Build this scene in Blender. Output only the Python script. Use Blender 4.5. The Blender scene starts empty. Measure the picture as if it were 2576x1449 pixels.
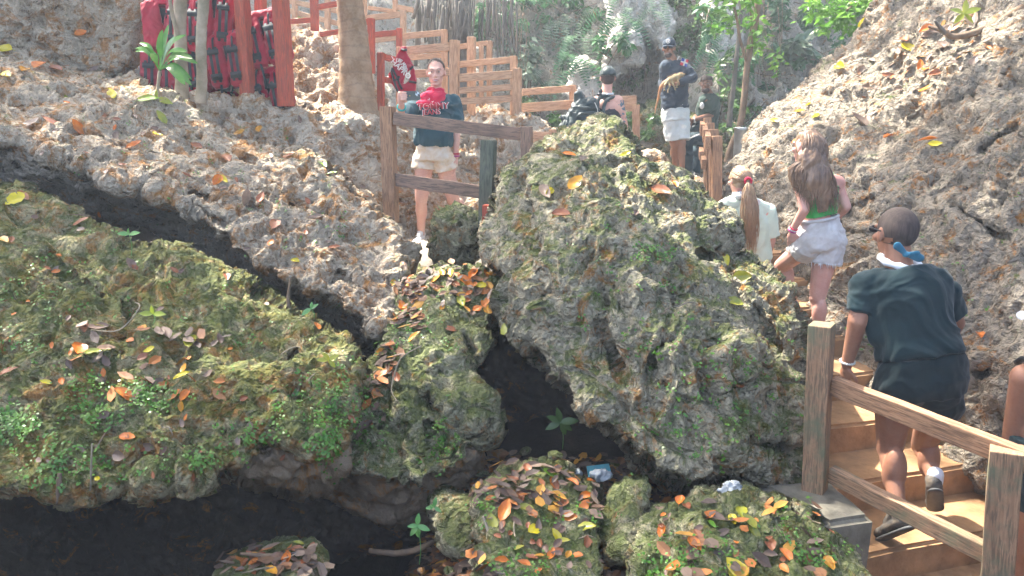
import bpy, bmesh, math, random
import numpy as np
from mathutils import Vector, Matrix, Quaternion
R = math.radians
random.seed(7)
sc = bpy.context.scene
COL = sc.collection
PITCH = R(12.0); F = 1950.0
# ---------------------------------------------------------------- camera, sky, sun, exposure
cd = bpy.data.cameras.new("camera"); cam = bpy.data.objects.new("camera", cd); COL.objects.link(cam)
cd.sensor_width = 36.0; cd.lens = 36.0 * F / 2576.0; cd.clip_end = 3000; cd.clip_start = 0.05
cam.location = (0, 0, 0); cam.rotation_euler = (R(90) - PITCH, 0, 0)
sc.camera = cam
SUN = Vector((-0.40, 0.34, 0.86)).normalized()          # towards the sun
SUN_EL = math.asin(SUN.z); SUN_AZ = math.atan2(SUN.x, SUN.y)
w = bpy.data.worlds.new("World"); sc.world = w; w.use_nodes = True
nt = w.node_tree
sky = nt.nodes.new("ShaderNodeTexSky"); sky.sky_type = 'NISHITA'; sky.sun_disc = False
sky.sun_elevation = SUN_EL; sky.sun_rotation = SUN_AZ; sky.dust_density = 5.0; sky.air_density = 0.7; sky.ozone_density = 0.3
nt.links.new(sky.outputs[0], nt.nodes["Background"].inputs[0]); nt.nodes["Background"].inputs[1].default_value = 0.15
sd = bpy.data.lights.new("sun", 'SUN'); so = bpy.data.objects.new("sun", sd); COL.objects.link(so)
sd.energy = 2.3; sd.angle = R(1.0); sd.color = (1.0, 0.95, 0.86)
so.rotation_euler = SUN.to_track_quat('Z', 'Y').to_euler(); so.location = SUN * 30
sc.view_settings.view_transform = 'Standard'; sc.view_settings.look = 'None'
sc.view_settings.exposure = 3.2; sc.view_settings.gamma = 1.0
sc.cycles.use_denoising = True; sc.cycles.max_bounces = 6; sc.cycles.diffuse_bounces = 4; sc.cycles.volume_bounces = 0
sc.cycles.sample_clamp_indirect = 6.0

# ---------------------------------------------------------------- projection helpers (T = pixels of the 2576 wide picture)
CP, SP = math.cos(PITCH), math.sin(PITCH)
def P(x, y, Y):
    dx = (x - 1288) / F; dy = (724.5 - y) / F
    s = Y / (dy * SP + CP)
    return Vector((dx * s, Y, (dy * CP - SP) * s))
def Parr(x, y, Y):
    dx = (x - 1288) / F; dy = (724.5 - y) / F
    s = Y / (dy * SP + CP)
    return np.stack([dx * s, Y + 0 * x, (dy * CP - SP) * s], -1)
def proj(v):
    d = v[..., 1] * CP - v[..., 2] * SP; u = v[..., 1] * SP + v[..., 2] * CP
    return 1288 + F * v[..., 0] / d, 724.5 - F * u / d
def ppm(Y, y=724): return F / (Y * 1.0)

# ---------------------------------------------------------------- numpy noise
def _h(ix, iy, iz, k):
    n = (ix * 374761393 + iy * 668265263 + iz * 2147483647 + k * 1274126177) & 0xffffffff
    n = ((n ^ (n >> 13)) * 1274126177) & 0xffffffff
    n = ((n ^ (n >> 16)) * 2246822519) & 0xffffffff
    n = n ^ (n >> 15)
    return (n & 0xffffff) / float(0xffffff)
def perlin(p, k=0):
    i = np.floor(p).astype(np.int64); f = p - i
    u = f * f * f * (f * (f * 6 - 15) + 10)
    out = 0
    for a in (0, 1):
        wa = u[:, 0] if a else 1 - u[:, 0]
        for b in (0, 1):
            wb = u[:, 1] if b else 1 - u[:, 1]
            for c in (0, 1):
                wc = u[:, 2] if c else 1 - u[:, 2]
                h = _h(i[:, 0] + a, i[:, 1] + b, i[:, 2] + c, k) * 12.0
                hi = h.astype(np.int64)
                x = f[:, 0] - a; y = f[:, 1] - b; z = f[:, 2] - c
                g = np.choose(hi % 12, [x + y, -x + y, x - y, -x - y, x + z, -x + z, x - z, -x - z, y + z, -y + z, y - z, -y - z])
                out = out + wa * wb * wc * g
    return out
def fbm(p, oct=4, k=0, gain=.5, ridged=False):
    a = 1.0; s = 0; t = 0
    for o in range(oct):
        n = perlin(p * (2.03 ** o) + o * 7.3, k + o)
        if ridged: n = 1 - 2 * np.abs(n) * 1.4
        s = s + a * n; t += a; a *= gain
    return s / t
def worley(p, k=0):
    i = np.floor(p).astype(np.int64); f = p - i
    d1 = np.full(len(p), 9.0); d2 = np.full(len(p), 9.0)
    for a in (-1, 0, 1):
        for b in (-1, 0, 1):
            for c in (-1, 0, 1):
                X = i[:, 0] + a; Y = i[:, 1] + b; Z = i[:, 2] + c
                dx = a + _h(X, Y, Z, k) - f[:, 0]; dy = b + _h(X, Y, Z, k + 1) - f[:, 1]; dz = c + _h(X, Y, Z, k + 2) - f[:, 2]
                d = dx * dx + dy * dy + dz * dz
                m = d < d1
                d2 = np.where(m, d1, np.minimum(d2, d)); d1 = np.where(m, d, d1)
    return np.sqrt(d1), np.sqrt(d2)
def sstep(x, a, b):
    t = np.clip((x - a) / (b - a), 0, 1); return t * t * (3 - 2 * t)

# ---------------------------------------------------------------- object helpers
def tag(o, label=None, cat=None, group=None, kind=None):
    if label: o['label'] = label
    if cat: o['category'] = cat
    if group: o['group'] = group
    if kind: o['kind'] = kind
    return o
def empty(name, loc, label=None, cat=None, group=None):
    o = bpy.data.objects.new(name, None); COL.objects.link(o); o.location = loc; o.empty_display_size = .1
    return tag(o, label, cat, group)
def world_loc(o):
    l = Vector(o.location); p = o.parent
    while p: l = l + Vector(p.location); p = p.parent
    return l
def link(name, me, parent=None, loc=None):
    o = bpy.data.objects.new(name, me); COL.objects.link(o)
    if parent: o.parent = parent
    if loc is not None: o.location = loc
    return o
def mesh(name, V, Fc, mat, parent=None, origin=None, smooth=True):
    """V in world coordinates; the object's origin sits at its base centre (or at its parent's)."""
    V = np.asarray(V, dtype=np.float64)
    if origin is None:
        origin = Vector((V[:, 0].mean(), V[:, 1].mean(), V[:, 2].min())) if parent is None else world_loc(parent)
    me = bpy.data.meshes.new(name)
    Vl = V - np.array(origin)
    if isinstance(Fc, np.ndarray):
        n, k = Fc.shape
        me.vertices.add(len(Vl)); me.vertices.foreach_set("co", Vl.astype(np.float32).ravel())
        me.loops.add(n * k); me.loops.foreach_set("vertex_index", Fc.astype(np.int32).ravel())
        me.polygons.add(n); me.polygons.foreach_set("loop_start", np.arange(0, n * k, k, dtype=np.int32))
        me.update(calc_edges=True); me.validate()
    else:
        me.from_pydata([tuple(v) for v in Vl], [], [tuple(f) for f in Fc]); me.update()
    if smooth: me.polygons.foreach_set("use_smooth", np.ones(len(me.polygons), dtype=bool))
    me.materials.append(mat)
    o = link(name, me, parent)
    if parent is None: o.location = origin
    return o

# ---------------------------------------------------------------- materials
def newmat(name):
    m = bpy.data.materials.new(name); m.use_nodes = True
    n = m.node_tree.nodes; b = n["Principled BSDF"]
    return m, m.node_tree, n, b
def N(t, kind, **kw):
    n = t.nodes.new(kind)
    for k, v in kw.items():
        if k.startswith('i_'): n.inputs[k[2:].replace('_', ' ')].default_value = v
        else: setattr(n, k, v)
    return n
def noise(t, vec, scale, detail=4, rough=.6, dist=0.0):
    n = N(t, "ShaderNodeTexNoise"); n.inputs["Scale"].default_value = scale; n.inputs["Detail"].default_value = detail
    n.inputs["Roughness"].default_value = rough; n.inputs["Distortion"].default_value = dist
    if vec is not None: t.links.new(vec, n.inputs["Vector"])
    return n.outputs["Fac"]
def ramp(t, fac, stops):
    r = N(t, "ShaderNodeValToRGB"); t.links.new(fac, r.inputs[0]); e = r.color_ramp.elements
    while len(e) < len(stops): e.new(.5)
    for i, (p, c) in enumerate(stops):
        e[i].position = p; e[i].color = (*c, 1) if not isinstance(c, (int, float)) else (c, c, c, 1)
    return r.outputs[0]
def mix(t, fac, a, b, mode='MIX'):
    m = N(t, "ShaderNodeMix", data_type='RGBA', blend_type=mode)
    for s, v in ((0, fac), (6, a), (7, b)):
        if isinstance(v, (int, float)): m.inputs[s].default_value = v
        elif isinstance(v, tuple): m.inputs[s].default_value = (*v, 1)
        else: t.links.new(v, m.inputs[s])
    return m.outputs[2]
def mth(t, op, a, b=None):
    m = N(t, "ShaderNodeMath", operation=op)
    for s, v in ((0, a), (1, b)):
        if v is None: continue
        if isinstance(v, (int, float)): m.inputs[s].default_value = v
        else: t.links.new(v, m.inputs[s])
    return m.outputs[0]
def bump(t, h, b, strength=.5, dist=.01):
    bp = N(t, "ShaderNodeBump"); bp.inputs["Strength"].default_value = strength; bp.inputs["Distance"].default_value = dist
    t.links.new(h, bp.inputs["Height"]); t.links.new(bp.outputs[0], b.inputs["Normal"])
def rockmat(name, base=(.36, .33, .27), dark=(.10, .10, .085), pale=(.55, .52, .45), orange=.3, moss=.3, dk=.5, smooth_stone=False):
    m, t, n, b = newmat(name)
    g = N(t, "ShaderNodeNewGeometry"); pos = g.outputs["Position"]; nor = g.outputs["Normal"]
    a = noise(t, pos, 2.6, 6, .65)
    c1 = mix(t, ramp(t, a, [(.40, 0), (.60, 1)]), base, tuple((x * .6 + y * .4) for x, y in zip(base, pale)))
    # warped position for the honeycomb weathering
    wn = N(t, "ShaderNodeTexNoise"); wn.inputs["Scale"].default_value = 9; wn.inputs["Detail"].default_value = 3; t.links.new(pos, wn.inputs["Vector"])
    wv = N(t, "ShaderNodeVectorMath", operation='SCALE'); wv.inputs[3].default_value = .16; t.links.new(wn.outputs["Color"], wv.inputs[0])
    ad = N(t, "ShaderNodeVectorMath", operation='ADD'); t.links.new(pos, ad.inputs[0]); t.links.new(wv.outputs[0], ad.inputs[1]); q = ad.outputs[0]
    rg = N(t, "ShaderNodeTexNoise"); rg.noise_type = 'RIDGED_MULTIFRACTAL'; rg.normalize = True
    for k, v in (("Scale", 13), ("Detail", 6), ("Roughness", .62), ("Lacunarity", 2.1), ("Offset", .9), ("Gain", 1.6)): rg.inputs[k].default_value = v
    t.links.new(q, rg.inputs["Vector"]); rgf = rg.outputs["Fac"]
    v1 = N(t, "ShaderNodeTexVoronoi"); v1.feature = 'F1'; v1.inputs["Scale"].default_value = 24; t.links.new(q, v1.inputs["Vector"])
    v2 = N(t, "ShaderNodeTexVoronoi"); v2.feature = 'F1'; v2.inputs["Scale"].default_value = 58; t.links.new(q, v2.inputs["Vector"])
    vh = mth(t, 'ADD', mth(t, 'MULTIPLY', mth(t, 'MINIMUM', v1.outputs["Distance"], .55), .9), mth(t, 'MULTIPLY', mth(t, 'MINIMUM', v2.outputs["Distance"], .55), .45))
    s = .45 if smooth_stone else 1.0
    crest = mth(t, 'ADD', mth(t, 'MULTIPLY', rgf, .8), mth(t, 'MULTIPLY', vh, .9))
    # lichen and wear plus relief shading put into the colour: hollows dark, crests pale
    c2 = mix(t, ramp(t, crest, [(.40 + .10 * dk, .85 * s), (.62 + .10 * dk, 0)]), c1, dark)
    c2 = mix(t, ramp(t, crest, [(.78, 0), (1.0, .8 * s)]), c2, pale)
    sp2 = noise(t, pos, 70, 4, .75)
    c2 = mix(t, ramp(t, sp2, [(.56, 0), (.68, .5)]), c2, pale)
    c2 = mix(t, ramp(t, noise(t, pos, 48, 4, .75, .4), [(.54, 0), (.66, .6 * dk)]), c2, dark)
    on = noise(t, pos, 5.5, 7, .8, .8)
    c3 = mix(t, ramp(t, on, [(.62 - .16 * orange, 0), (.68 - .12 * orange, .8)]), c2, (.38, .155, .02))
    sep = N(t, "ShaderNodeSeparateXYZ"); t.links.new(nor, sep.inputs[0])
    up = mth(t, 'MULTIPLY', sep.outputs[2], .14)
    mo = noise(t, pos, 4.6, 8, .82, .6)
    mf = mth(t, 'ADD', mo, up)
    c4 = mix(t, ramp(t, mf, [(.78 - .22 * moss, 0), (.86 - .20 * moss, .8)]), c3, mix(t, noise(t, pos, 60, 3, .6), (.03, .055, .010), (.115, .165, .02)))
    t.links.new(c4, b.inputs["Base Color"]); b.inputs["Roughness"].default_value = .85
    b.inputs["Specular IOR Level"].default_value = .3
    h = mth(t, 'ADD', crest, mth(t, 'MULTIPLY', noise(t, pos, 60, 5, .75, .3), .5))
    bump(t, h, b, .4 if smooth_stone else 1.0, .03)
    return m
def plain(name, col, rough=.7, var=.25, scale=30, bmp=.2, metal=0, spec=.4, col2=None, dist=.004, coord='Object'):
    m, t, n, b = newmat(name)
    tc = N(t, "ShaderNodeTexCoord"); vec = tc.outputs[coord]
    f = noise(t, vec, scale, 5, .6)
    c2 = col2 or tuple(c * (1 - var) for c in col)
    t.links.new(mix(t, ramp(t, f, [(.35, 0), (.65, 1)]), c2, col), b.inputs["Base Color"])
    b.inputs["Roughness"].default_value = rough; b.inputs["Metallic"].default_value = metal; b.inputs["Specular IOR Level"].default_value = spec
    if bmp: bump(t, noise(t, vec, scale * 3, 4, .6), b, bmp, dist)
    return m
def woodmat(name, c1, c2, c3, moss=0.0, red=None):
    m, t, n, b = newmat(name)
    tc = N(t, "ShaderNodeTexCoord"); mp = N(t, "ShaderNodeMapping"); mp.inputs["Scale"].default_value = (1.2, 14, 14)
    inf = N(t, "ShaderNodeObjectInfo"); t.links.new(tc.outputs["Object"], mp.inputs[0])
    off = N(t, "ShaderNodeVectorMath", operation='ADD'); t.links.new(mp.outputs[0], off.inputs[0])
    sc_ = mth(t, 'MULTIPLY', inf.outputs["Random"], 50.0); cb = N(t, "ShaderNodeCombineXYZ")
    for i in range(3): t.links.new(sc_, cb.inputs[i])
    t.links.new(cb.outputs[0], off.inputs[1]); v = off.outputs[0]
    gr = noise(t, v, 3.0, 6, .65, 1.2)
    c = mix(t, ramp(t, gr, [(.35, 0), (.62, 1)]), c2, c1)
    st = noise(t, v, 9.0, 3, .6, .4)
    c = mix(t, ramp(t, st, [(.40, .8), (.52, 0)]), c, c3)
    big = noise(t, tc.outputs["Object"], 5, 4, .7)
    c = mix(t, ramp(t, big, [(.5, 0), (.75, .6)]), c, c3)
    if moss:
        c = mix(t, ramp(t, noise(t, tc.outputs["Object"], 3.5, 6, .7), [(.62 - .2 * moss, 0), (.7 - .1 * moss, .8)]), c, (.13, .15, .09))
    t.links.new(c, b.inputs["Base Color"]); b.inputs["Roughness"].default_value = .75; b.inputs["Specular IOR Level"].default_value = .3
    bump(t, mth(t, 'ADD', gr, st), b, .5, .004)
    return m
def leafmat(name, col, col2, rough=.35, trans=.3, spec=.5, scale=8):
    m, t, n, b = newmat(name)
    g = N(t, "ShaderNodeNewGeometry")
    f = noise(t, g.outputs["Position"], scale, 3, .6)
    c = mix(t, ramp(t, f, [(.35, 0), (.65, 1)]), col, col2)
    t.links.new(c, b.inputs["Base Color"]); b.inputs["Roughness"].default_value = rough; b.inputs["Specular IOR Level"].default_value = spec
    if trans:
        out = n["Material Output"]; tr = N(t, "ShaderNodeBsdfTranslucent"); t.links.new(c, tr.inputs[0])
        mx = N(t, "ShaderNodeMixShader"); mx.inputs[0].default_value = trans
        t.links.new(b.outputs[0], mx.inputs[1]); t.links.new(tr.outputs[0], mx.inputs[2]); t.links.new(mx.outputs[0], out.inputs[0])
    return m

M = {}
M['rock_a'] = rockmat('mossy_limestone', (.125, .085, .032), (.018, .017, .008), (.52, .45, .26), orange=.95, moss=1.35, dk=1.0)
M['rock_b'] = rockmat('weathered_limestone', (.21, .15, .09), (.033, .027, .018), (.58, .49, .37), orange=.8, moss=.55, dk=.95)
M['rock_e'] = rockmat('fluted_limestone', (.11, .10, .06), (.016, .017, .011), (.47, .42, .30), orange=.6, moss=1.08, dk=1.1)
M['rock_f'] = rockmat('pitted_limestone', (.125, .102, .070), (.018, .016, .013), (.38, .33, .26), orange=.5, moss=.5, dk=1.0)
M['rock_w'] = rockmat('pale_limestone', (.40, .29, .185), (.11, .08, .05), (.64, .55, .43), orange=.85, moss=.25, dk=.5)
M['rock_u'] = rockmat('shaded_smooth_limestone', (.07, .055, .042), (.02, .02, .02), (.10, .085, .07), orange=.35, moss=.1, dk=.5, smooth_stone=True)  # albedo cut to deepen the cave shade on the rear walls
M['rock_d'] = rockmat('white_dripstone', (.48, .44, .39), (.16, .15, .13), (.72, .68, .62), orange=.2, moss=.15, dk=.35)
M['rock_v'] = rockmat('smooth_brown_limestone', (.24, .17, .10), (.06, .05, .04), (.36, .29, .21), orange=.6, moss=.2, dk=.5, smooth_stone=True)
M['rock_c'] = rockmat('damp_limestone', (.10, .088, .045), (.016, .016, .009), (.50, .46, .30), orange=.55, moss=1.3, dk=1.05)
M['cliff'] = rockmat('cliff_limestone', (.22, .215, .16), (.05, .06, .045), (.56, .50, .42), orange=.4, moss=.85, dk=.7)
M['soil'] = plain('soil', (.03, .026, .022), .95, .5, 14, .8, dist=.03, coord='Object')
M['path'] = plain('pale_path', (.52, .45, .36), .9, .35, 9, .6, dist=.02)
M['wood'] = woodmat('weathered_timber', (.42, .24, .135), (.29, .155, .085), (.14, .08, .05))
M['woodg'] = woodmat('greenish_timber', (.38, .23, .135), (.26, .15, .085), (.12, .085, .055), moss=.6)
M['woodp'] = woodmat('pale_timber', (.58, .37, .23), (.47, .28, .165), (.30, .17, .10))
M['woodr'] = woodmat('red_timber', (.50, .10, .05), (.33, .06, .04), (.20, .06, .04))
M['woodd'] = woodmat('grey_brown_timber', (.32, .205, .145), (.23, .145, .105), (.11, .08, .06))
M['woodx'] = woodmat('dark_green_timber', (.15, .155, .11), (.10, .11, .08), (.05, .06, .045))
M['concrete'] = plain('worn_concrete', (.44, .25, .12), .88, .42, 7, .6, dist=.012, coord='Object')
M['concrete_d'] = plain('damp_concrete', (.23, .21, .16), .85, .5, 8, .6, dist=.012, coord='Object')
# ---------------------------------------------------------------- rocks: closed boulders with a karst surface
SURF = []     # (verts, normals, name) of visible stone, used to lay leaves and plants on it
def karst(p, amp=1.0, flute=False, seed=0, fine=1.0):
    q = p.copy()
    if flute: q[:, 2] *= .5
    wv = np.stack([perlin(q * 4 + 11 + seed, 1), perlin(q * 4 + 31, 2), perlin(q * 4 + 51, 3)], -1)
    wf = np.stack([perlin(q * 15 + 11 + seed, 71), perlin(q * 15 + 31, 72), perlin(q * 15 + 51, 73)], -1)
    q2 = q + wv * .07 + wf * .016
    fc, _ = worley(p * 1.9 + wv * .25 + seed, 33); fc2, _ = worley(p * 4.3 + wv * .3 + seed, 43)
    form = perlin(p * 1.1 + seed, 5) * .07 + perlin(p * 2.6 + seed, 6) * .045 - (fc - .5) * .13 - (fc2 - .5) * .05
    m1 = sstep(perlin(p * 1.5 + seed * 3, 60) + .35 * perlin(p * 4 + 2, 61), -.35, .25)
    m2 = sstep(perlin(p * 2.3 + seed * 5, 62) + .3 * perlin(p * 6 + 2, 65), -.35, .25)
    f1, _ = worley(q2 * 7.5 + seed, 3); f2, _ = worley(q2 * 17.0 + seed, 9); f3, _ = worley(q2 * 37.0 + seed, 15)
    comb = (.25 + .85 * m1) * .135 * (np.minimum(f1, .62) - .40) + (.35 + .75 * m2) * .070 * fine * (np.minimum(f2, .62) - .40) + (.5 + .5 * m1) * .027 * fine * (np.minimum(f3, .62) - .40)
    rid = fbm(q2 * 5.5 + seed, 4, 8, .55, True) * .022
    g1, _ = worley(q2 * 3.6 + 5 + seed, 53)
    hole = -.11 * (1 - sstep(g1, .12, .30)) * sstep(perlin(p * 1.3 + 5, 17), -.4, -.1)
    st = p @ np.array([.35, .25, .9]); led = np.abs(((st * 2.6 + perlin(p * 1.6, 63) * 1.3) % 1.0) - .5)
    ledge = -.045 * (1 - sstep(led, .0, .09)) * sstep(perlin(p * 1.9 + 9, 64), -.05, .25)
    return amp * (form + comb + rid + hole + ledge)
def dist_poly(x, y, poly):
    poly = np.array(poly, float); a = poly; b = np.roll(poly, -1, 0)
    d = np.full(x.shape, 1e9); ins = np.zeros(x.shape, bool)
    for (ax, ay), (bx, by) in zip(a, b):
        vx, vy = bx - ax, by - ay; L = vx * vx + vy * vy + 1e-9
        t = np.clip(((x - ax) * vx + (y - ay) * vy) / L, 0, 1)
        d = np.minimum(d, (x - ax - t * vx) ** 2 + (y - ay - t * vy) ** 2)
        cr = ((ay > y) != (by > y)) & (x < vx * (y - ay) / (by - ay + 1e-12) + ax)
        ins ^= cr
    return np.sqrt(d), ins
def rbf(ctrl):
    c = np.array(ctrl, float); n = len(c); X = c[:, :2] / 500.0; z = 1 / c[:, 2]
    r = np.linalg.norm(X[:, None] - X[None], axis=2)
    A = np.zeros((n + 3, n + 3)); A[:n, :n] = r + np.eye(n) * -.0; A[:n, n] = 1; A[:n, n + 1:] = X; A[n, :n] = 1; A[n + 1:, :n] = X.T
    sol = np.linalg.lstsq(A, np.r_[z, 0, 0, 0], rcond=None)[0]
    def f(x, y):
        o = sol[n] + sol[n + 1] * x / 500 + sol[n + 2] * y / 500
        for i in range(n): o = o + sol[i] * np.hypot(x / 500 - X[i, 0], y / 500 - X[i, 1])
        return 1 / np.clip(o, .02, 1.2)
    return f
def rock(name, label, cat, poly, ctrl, mat, edge=60, bulge=.25, thick=.8, step=3.2, amp=1.0, flute=False, seed=0, fine=1.0, keep=True, kind=None, group=None, cuts=(), rough=7):
    poly = np.array(poly, float)
    x0, y0 = poly.min(0) - 2; x1, y1 = poly.max(0) + 2
    xs = np.arange(x0, x1 + step, step); ys = np.arange(y0, y1 + step, step)
    gx, gy = np.meshgrid(xs, ys)
    q = np.stack([gx.ravel() / 38, gy.ravel() / 38, 0 * gx.ravel() + seed], -1)
    wx = (perlin(q, 40) + .5 * perlin(q * 2.7, 41)).reshape(gx.shape) * rough; wy = (perlin(q, 50) + .5 * perlin(q * 2.7, 51)).reshape(gx.shape) * rough
    d, ins = dist_poly(gx + wx, gy + wy, poly)
    f = rbf(ctrl) if len(ctrl) > 2 else (lambda a, b: 0 * a + ctrl[0][2])
    Y = f(gx, gy)
    t = np.clip(d / edge, 0, 1); h = np.sqrt(np.clip(1 - (1 - t) ** 2.6, 0, 1))
    Yf = Y + bulge * (1 - h); Yb = Y + bulge + thick * np.sqrt(np.clip(d / (edge * 1.6), 0, 1)).clip(0, 1)
    for (px, py, qx, qy, wd, dep) in cuts:                       # cracks and hollows worn into the face
        vx, vy = qx - px, qy - py; L = vx * vx + vy * vy + 1e-9
        tt = np.clip(((gx + wx - px) * vx + (gy + wy - py) * vy) / L, 0, 1)
        dd = np.hypot(gx + wx - px - tt * vx, gy + wy - py - tt * vy)
        Yf = Yf + dep * (1 - sstep(dd, 0, wd))
    Yf = np.minimum(Yf, Yb)
    idx = -np.ones(gx.shape, int); idx[ins] = np.arange(ins.sum()); n = ins.sum()
    Vf = Parr(gx[ins], gy[ins], Yf[ins]); Vb = Parr(gx[ins], gy[ins], Yb[ins])
    a = idx[:-1, :-1]; b = idx[:-1, 1:]; c = idx[1:, 1:]; e = idx[1:, :-1]
    ok = (a >= 0) & (b >= 0) & (c >= 0) & (e >= 0)
    qf = np.stack([a[ok], e[ok], c[ok], b[ok]], -1); qb = np.stack([a[ok], b[ok], c[ok], e[ok]], -1) + n
    # boundary edges: edges used once
    ed = np.concatenate([qf[:, [i, (i + 1) % 4]] for i in range(4)])
    key = ed[:, 0] * (2 * n) + ed[:, 1]; rk = ed[:, 1] * (2 * n) + ed[:, 0]
    bd = ed[~np.isin(key, rk)]
    side = np.stack([bd[:, 1], bd[:, 0], bd[:, 0] + n, bd[:, 1] + n], -1)
    V = np.concatenate([Vf, Vb]); Q = np.concatenate([qf, qb, side])
    used = np.zeros(2 * n, bool); used[Q.ravel()] = True; remap = np.cumsum(used) - 1
    V = V[used]; Q = remap[Q]
    nf = used[:n].sum()
    nor = vnorm(V, Q)
    V = V + nor * karst(V, amp, flute, seed, fine)[:, None]
    nor2 = vnorm(V, Q)
    if keep: SURF.append((V[:nf], nor2[:nf], name))
    o = mesh(name, V, Q, M[mat] if isinstance(mat, str) else mat)
    return tag(o, label, cat, group, kind)
def vnorm(V, Q):
    fn = np.cross(V[Q[:, 2]] - V[Q[:, 0]], V[Q[:, 3]] - V[Q[:, 1]])
    nor = np.zeros_like(V)
    for k in range(4):
        for ax in range(3): nor[:, ax] += np.bincount(Q[:, k], fn[:, ax], len(V))
    return nor / (np.linalg.norm(nor, axis=1, keepdims=True) + 1e-12)

# ---- terrain: pit floor, path shelf, plateau, unseen pit wall behind the viewer raised to block low sky; one sheet to the horizon
def ter_h(X, Y):
    X = np.asarray(X, float); Y = np.asarray(Y, float)
    z = np.full(X.shape, -2.10)
    z = z - 1.2 * sstep(X, 1.35, 1.5) * (1 - sstep(Y, 6.5, 7.0))
    z = z - 1.9 * sstep(-X, .15, 1.3) * (1 - sstep(Y, 6.0, 7.0)) * sstep(Y, 1.8, 2.6)
    up = sstep(Y, 5.6, 6.6)
    z = z * (1 - up) + up * (-1.12)
    up2 = sstep(Y, 7.9, 8.6) * (1 - sstep(X, 1.0, 1.8))
    z = z * (1 - up2) + up2 * (-.12)
    upr = sstep(Y, 6.6, 9.6) * sstep(X, 1.0, 1.8)
    z = z + upr * .42
    z = z + sstep(Y, 13, 16) * 1.5
    back = sstep(-Y, .2, 2.5); z = z * (1 - back) + back * (.3)
    side = sstep(X, 3.6, 5.5) * (1 - sstep(Y, 7, 10)); z = z * (1 - side) + side * 1.2
    sl = sstep(-X, 3.6, 5.5) * (1 - sstep(Y, 7, 9)); z = z * (1 - sl) + sl * .4
    return z
def ter():
    xs = np.concatenate([np.linspace(-1500, -40, 12), np.linspace(-36, -7, 16), np.arange(-6.6, 6.7, .12), np.linspace(7, 36, 16), np.linspace(40, 1500, 12)])
    ys = np.concatenate([np.linspace(-1500, -30, 10), np.linspace(-25, -4, 10), np.arange(-3.6, 16.1, .12), np.linspace(17, 40, 12), np.linspace(60, 1500, 12)])
    gx, gy = np.meshgrid(xs, ys); V = np.stack([gx.ravel(), gy.ravel(), ter_h(gx, gy).ravel()], -1)
    near = (np.abs(V[:, 0]) < 9) & (V[:, 1] > -6) & (V[:, 1] < 18)
    nz = perlin(V * 1.3, 70) * .10 + perlin(V * 5, 71) * .03
    V[:, 2] += np.where(near, nz, nz)
    r, c = gx.shape; i = np.arange((r - 1) * (c - 1)); a = (i // (c - 1)) * c + i % (c - 1)
    Q = np.stack([a, a + 1, a + 1 + c, a + c], -1)
    o = mesh('ground', V, Q, M['soil'], origin=Vector((0, 0, 0))); tag(o, kind='structure')
ter()
def path():
    xs = np.arange(-2.2, 1.6, .06); ys = np.arange(6.25, 7.75, .06); gx, gy = np.meshgrid(xs, ys)
    V = np.stack([gx.ravel(), gy.ravel(), ter_h(gx, gy).ravel()], -1); V[:, 2] += perlin(V * 1.3, 70) * .10 + perlin(V * 5, 71) * .03 + .035 + perlin(V * 9, 74) * .02
    r, c = gx.shape; i = np.arange((r - 1) * (c - 1)); a = (i // (c - 1)) * c + i % (c - 1)
    o = mesh('path', V, np.stack([a, a + 1, a + 1 + c, a + c], -1), M['path'], origin=Vector((0, 7, -1.1))); tag(o, kind='structure')
path()

# ---- the boulders, each traced to its own distance and size
rock('boulder', 'huge mossy slab along the lower left, overhanging the dark hollow', 'boulder',
     [(-120,470),(0,480),(60,492),(130,512),(190,545),(260,600),(330,640),(380,636),(430,632),(500,655),(560,690),(620,705),(680,740),(760,800),(830,830),(890,860),(912,905),(905,960),(882,1020),(855,1100),(820,1150),(770,1120),(690,1110),(640,1150),(560,1195),(480,1210),(400,1215),(300,1215),(200,1232),(80,1235),(-120,1232)],
     [(0,1230,3.0),(300,1210,3.05),(600,1180,3.15),(850,1110,3.35),(0,490,4.9),(380,640,4.7),(700,760,4.35),(900,900,3.75),(200,900,3.6),(550,950,3.5)],
     'rock_a', edge=30, bulge=.13, thick=1.5, seed=1, step=2.1,
     cuts=[(330,760,300,900,26,.12),(740,890,700,1000,18,.10),(120,640,260,760,20,.07),(450,1000,560,1060,16,.07),(790,1000,770,1090,18,.12),(250,980,120,1060,14,.06)])
rock('boulder', 'brown bare rock underside beneath the right end of the lower left slab', 'boulder',
     [(560,1185),(640,1120),(700,1090),(780,1090),(850,1110),(868,1170),(830,1235),(770,1255),(690,1225),(620,1215)],
     [(600,1180,3.3),(800,1100,3.45),(760,1240,3.5)], 'rock_v', edge=60, bulge=.25, thick=.9, seed=2, fine=.6, step=3.6)
rock('boulder', 'long sunlit slab of rock sloping down from the upper left above the dark cleft', 'boulder',
     [(-120,90),(0,112),(80,125),(150,150),(250,172),(340,190),(400,225),(450,250),(500,292),(560,330),(640,352),(703,378),(800,403),(863,451),(916,495),(974,558),(1013,597),(1040,630),(1035,700),(1010,760),(985,800),(945,835),(900,800),(850,755),(800,735),(740,715),(690,690),(620,650),(570,600),(520,560),(430,510),(360,470),(280,470),(220,420),(150,400),(60,375),(-120,345)],
     [(0,350,5.4),(0,115,7.3),(250,430,5.4),(360,200,7.1),(560,340,6.6),(703,378,6.3),(600,620,5.2),(1030,630,5.5),(860,450,6.0),(850,750,4.95),(980,790,4.9),(500,450,5.7)],
     'rock_b', edge=26, bulge=.15, thick=1.4, seed=4, step=2.1,
     cuts=[(380,440,560,520,16,.12),(620,400,700,470,22,.12),(730,520,860,560,16,.09),(480,520,560,560,18,.1),(200,330,330,390,16,.09),(860,690,900,720,18,.2),(560,480,640,530,20,.10)])
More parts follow.
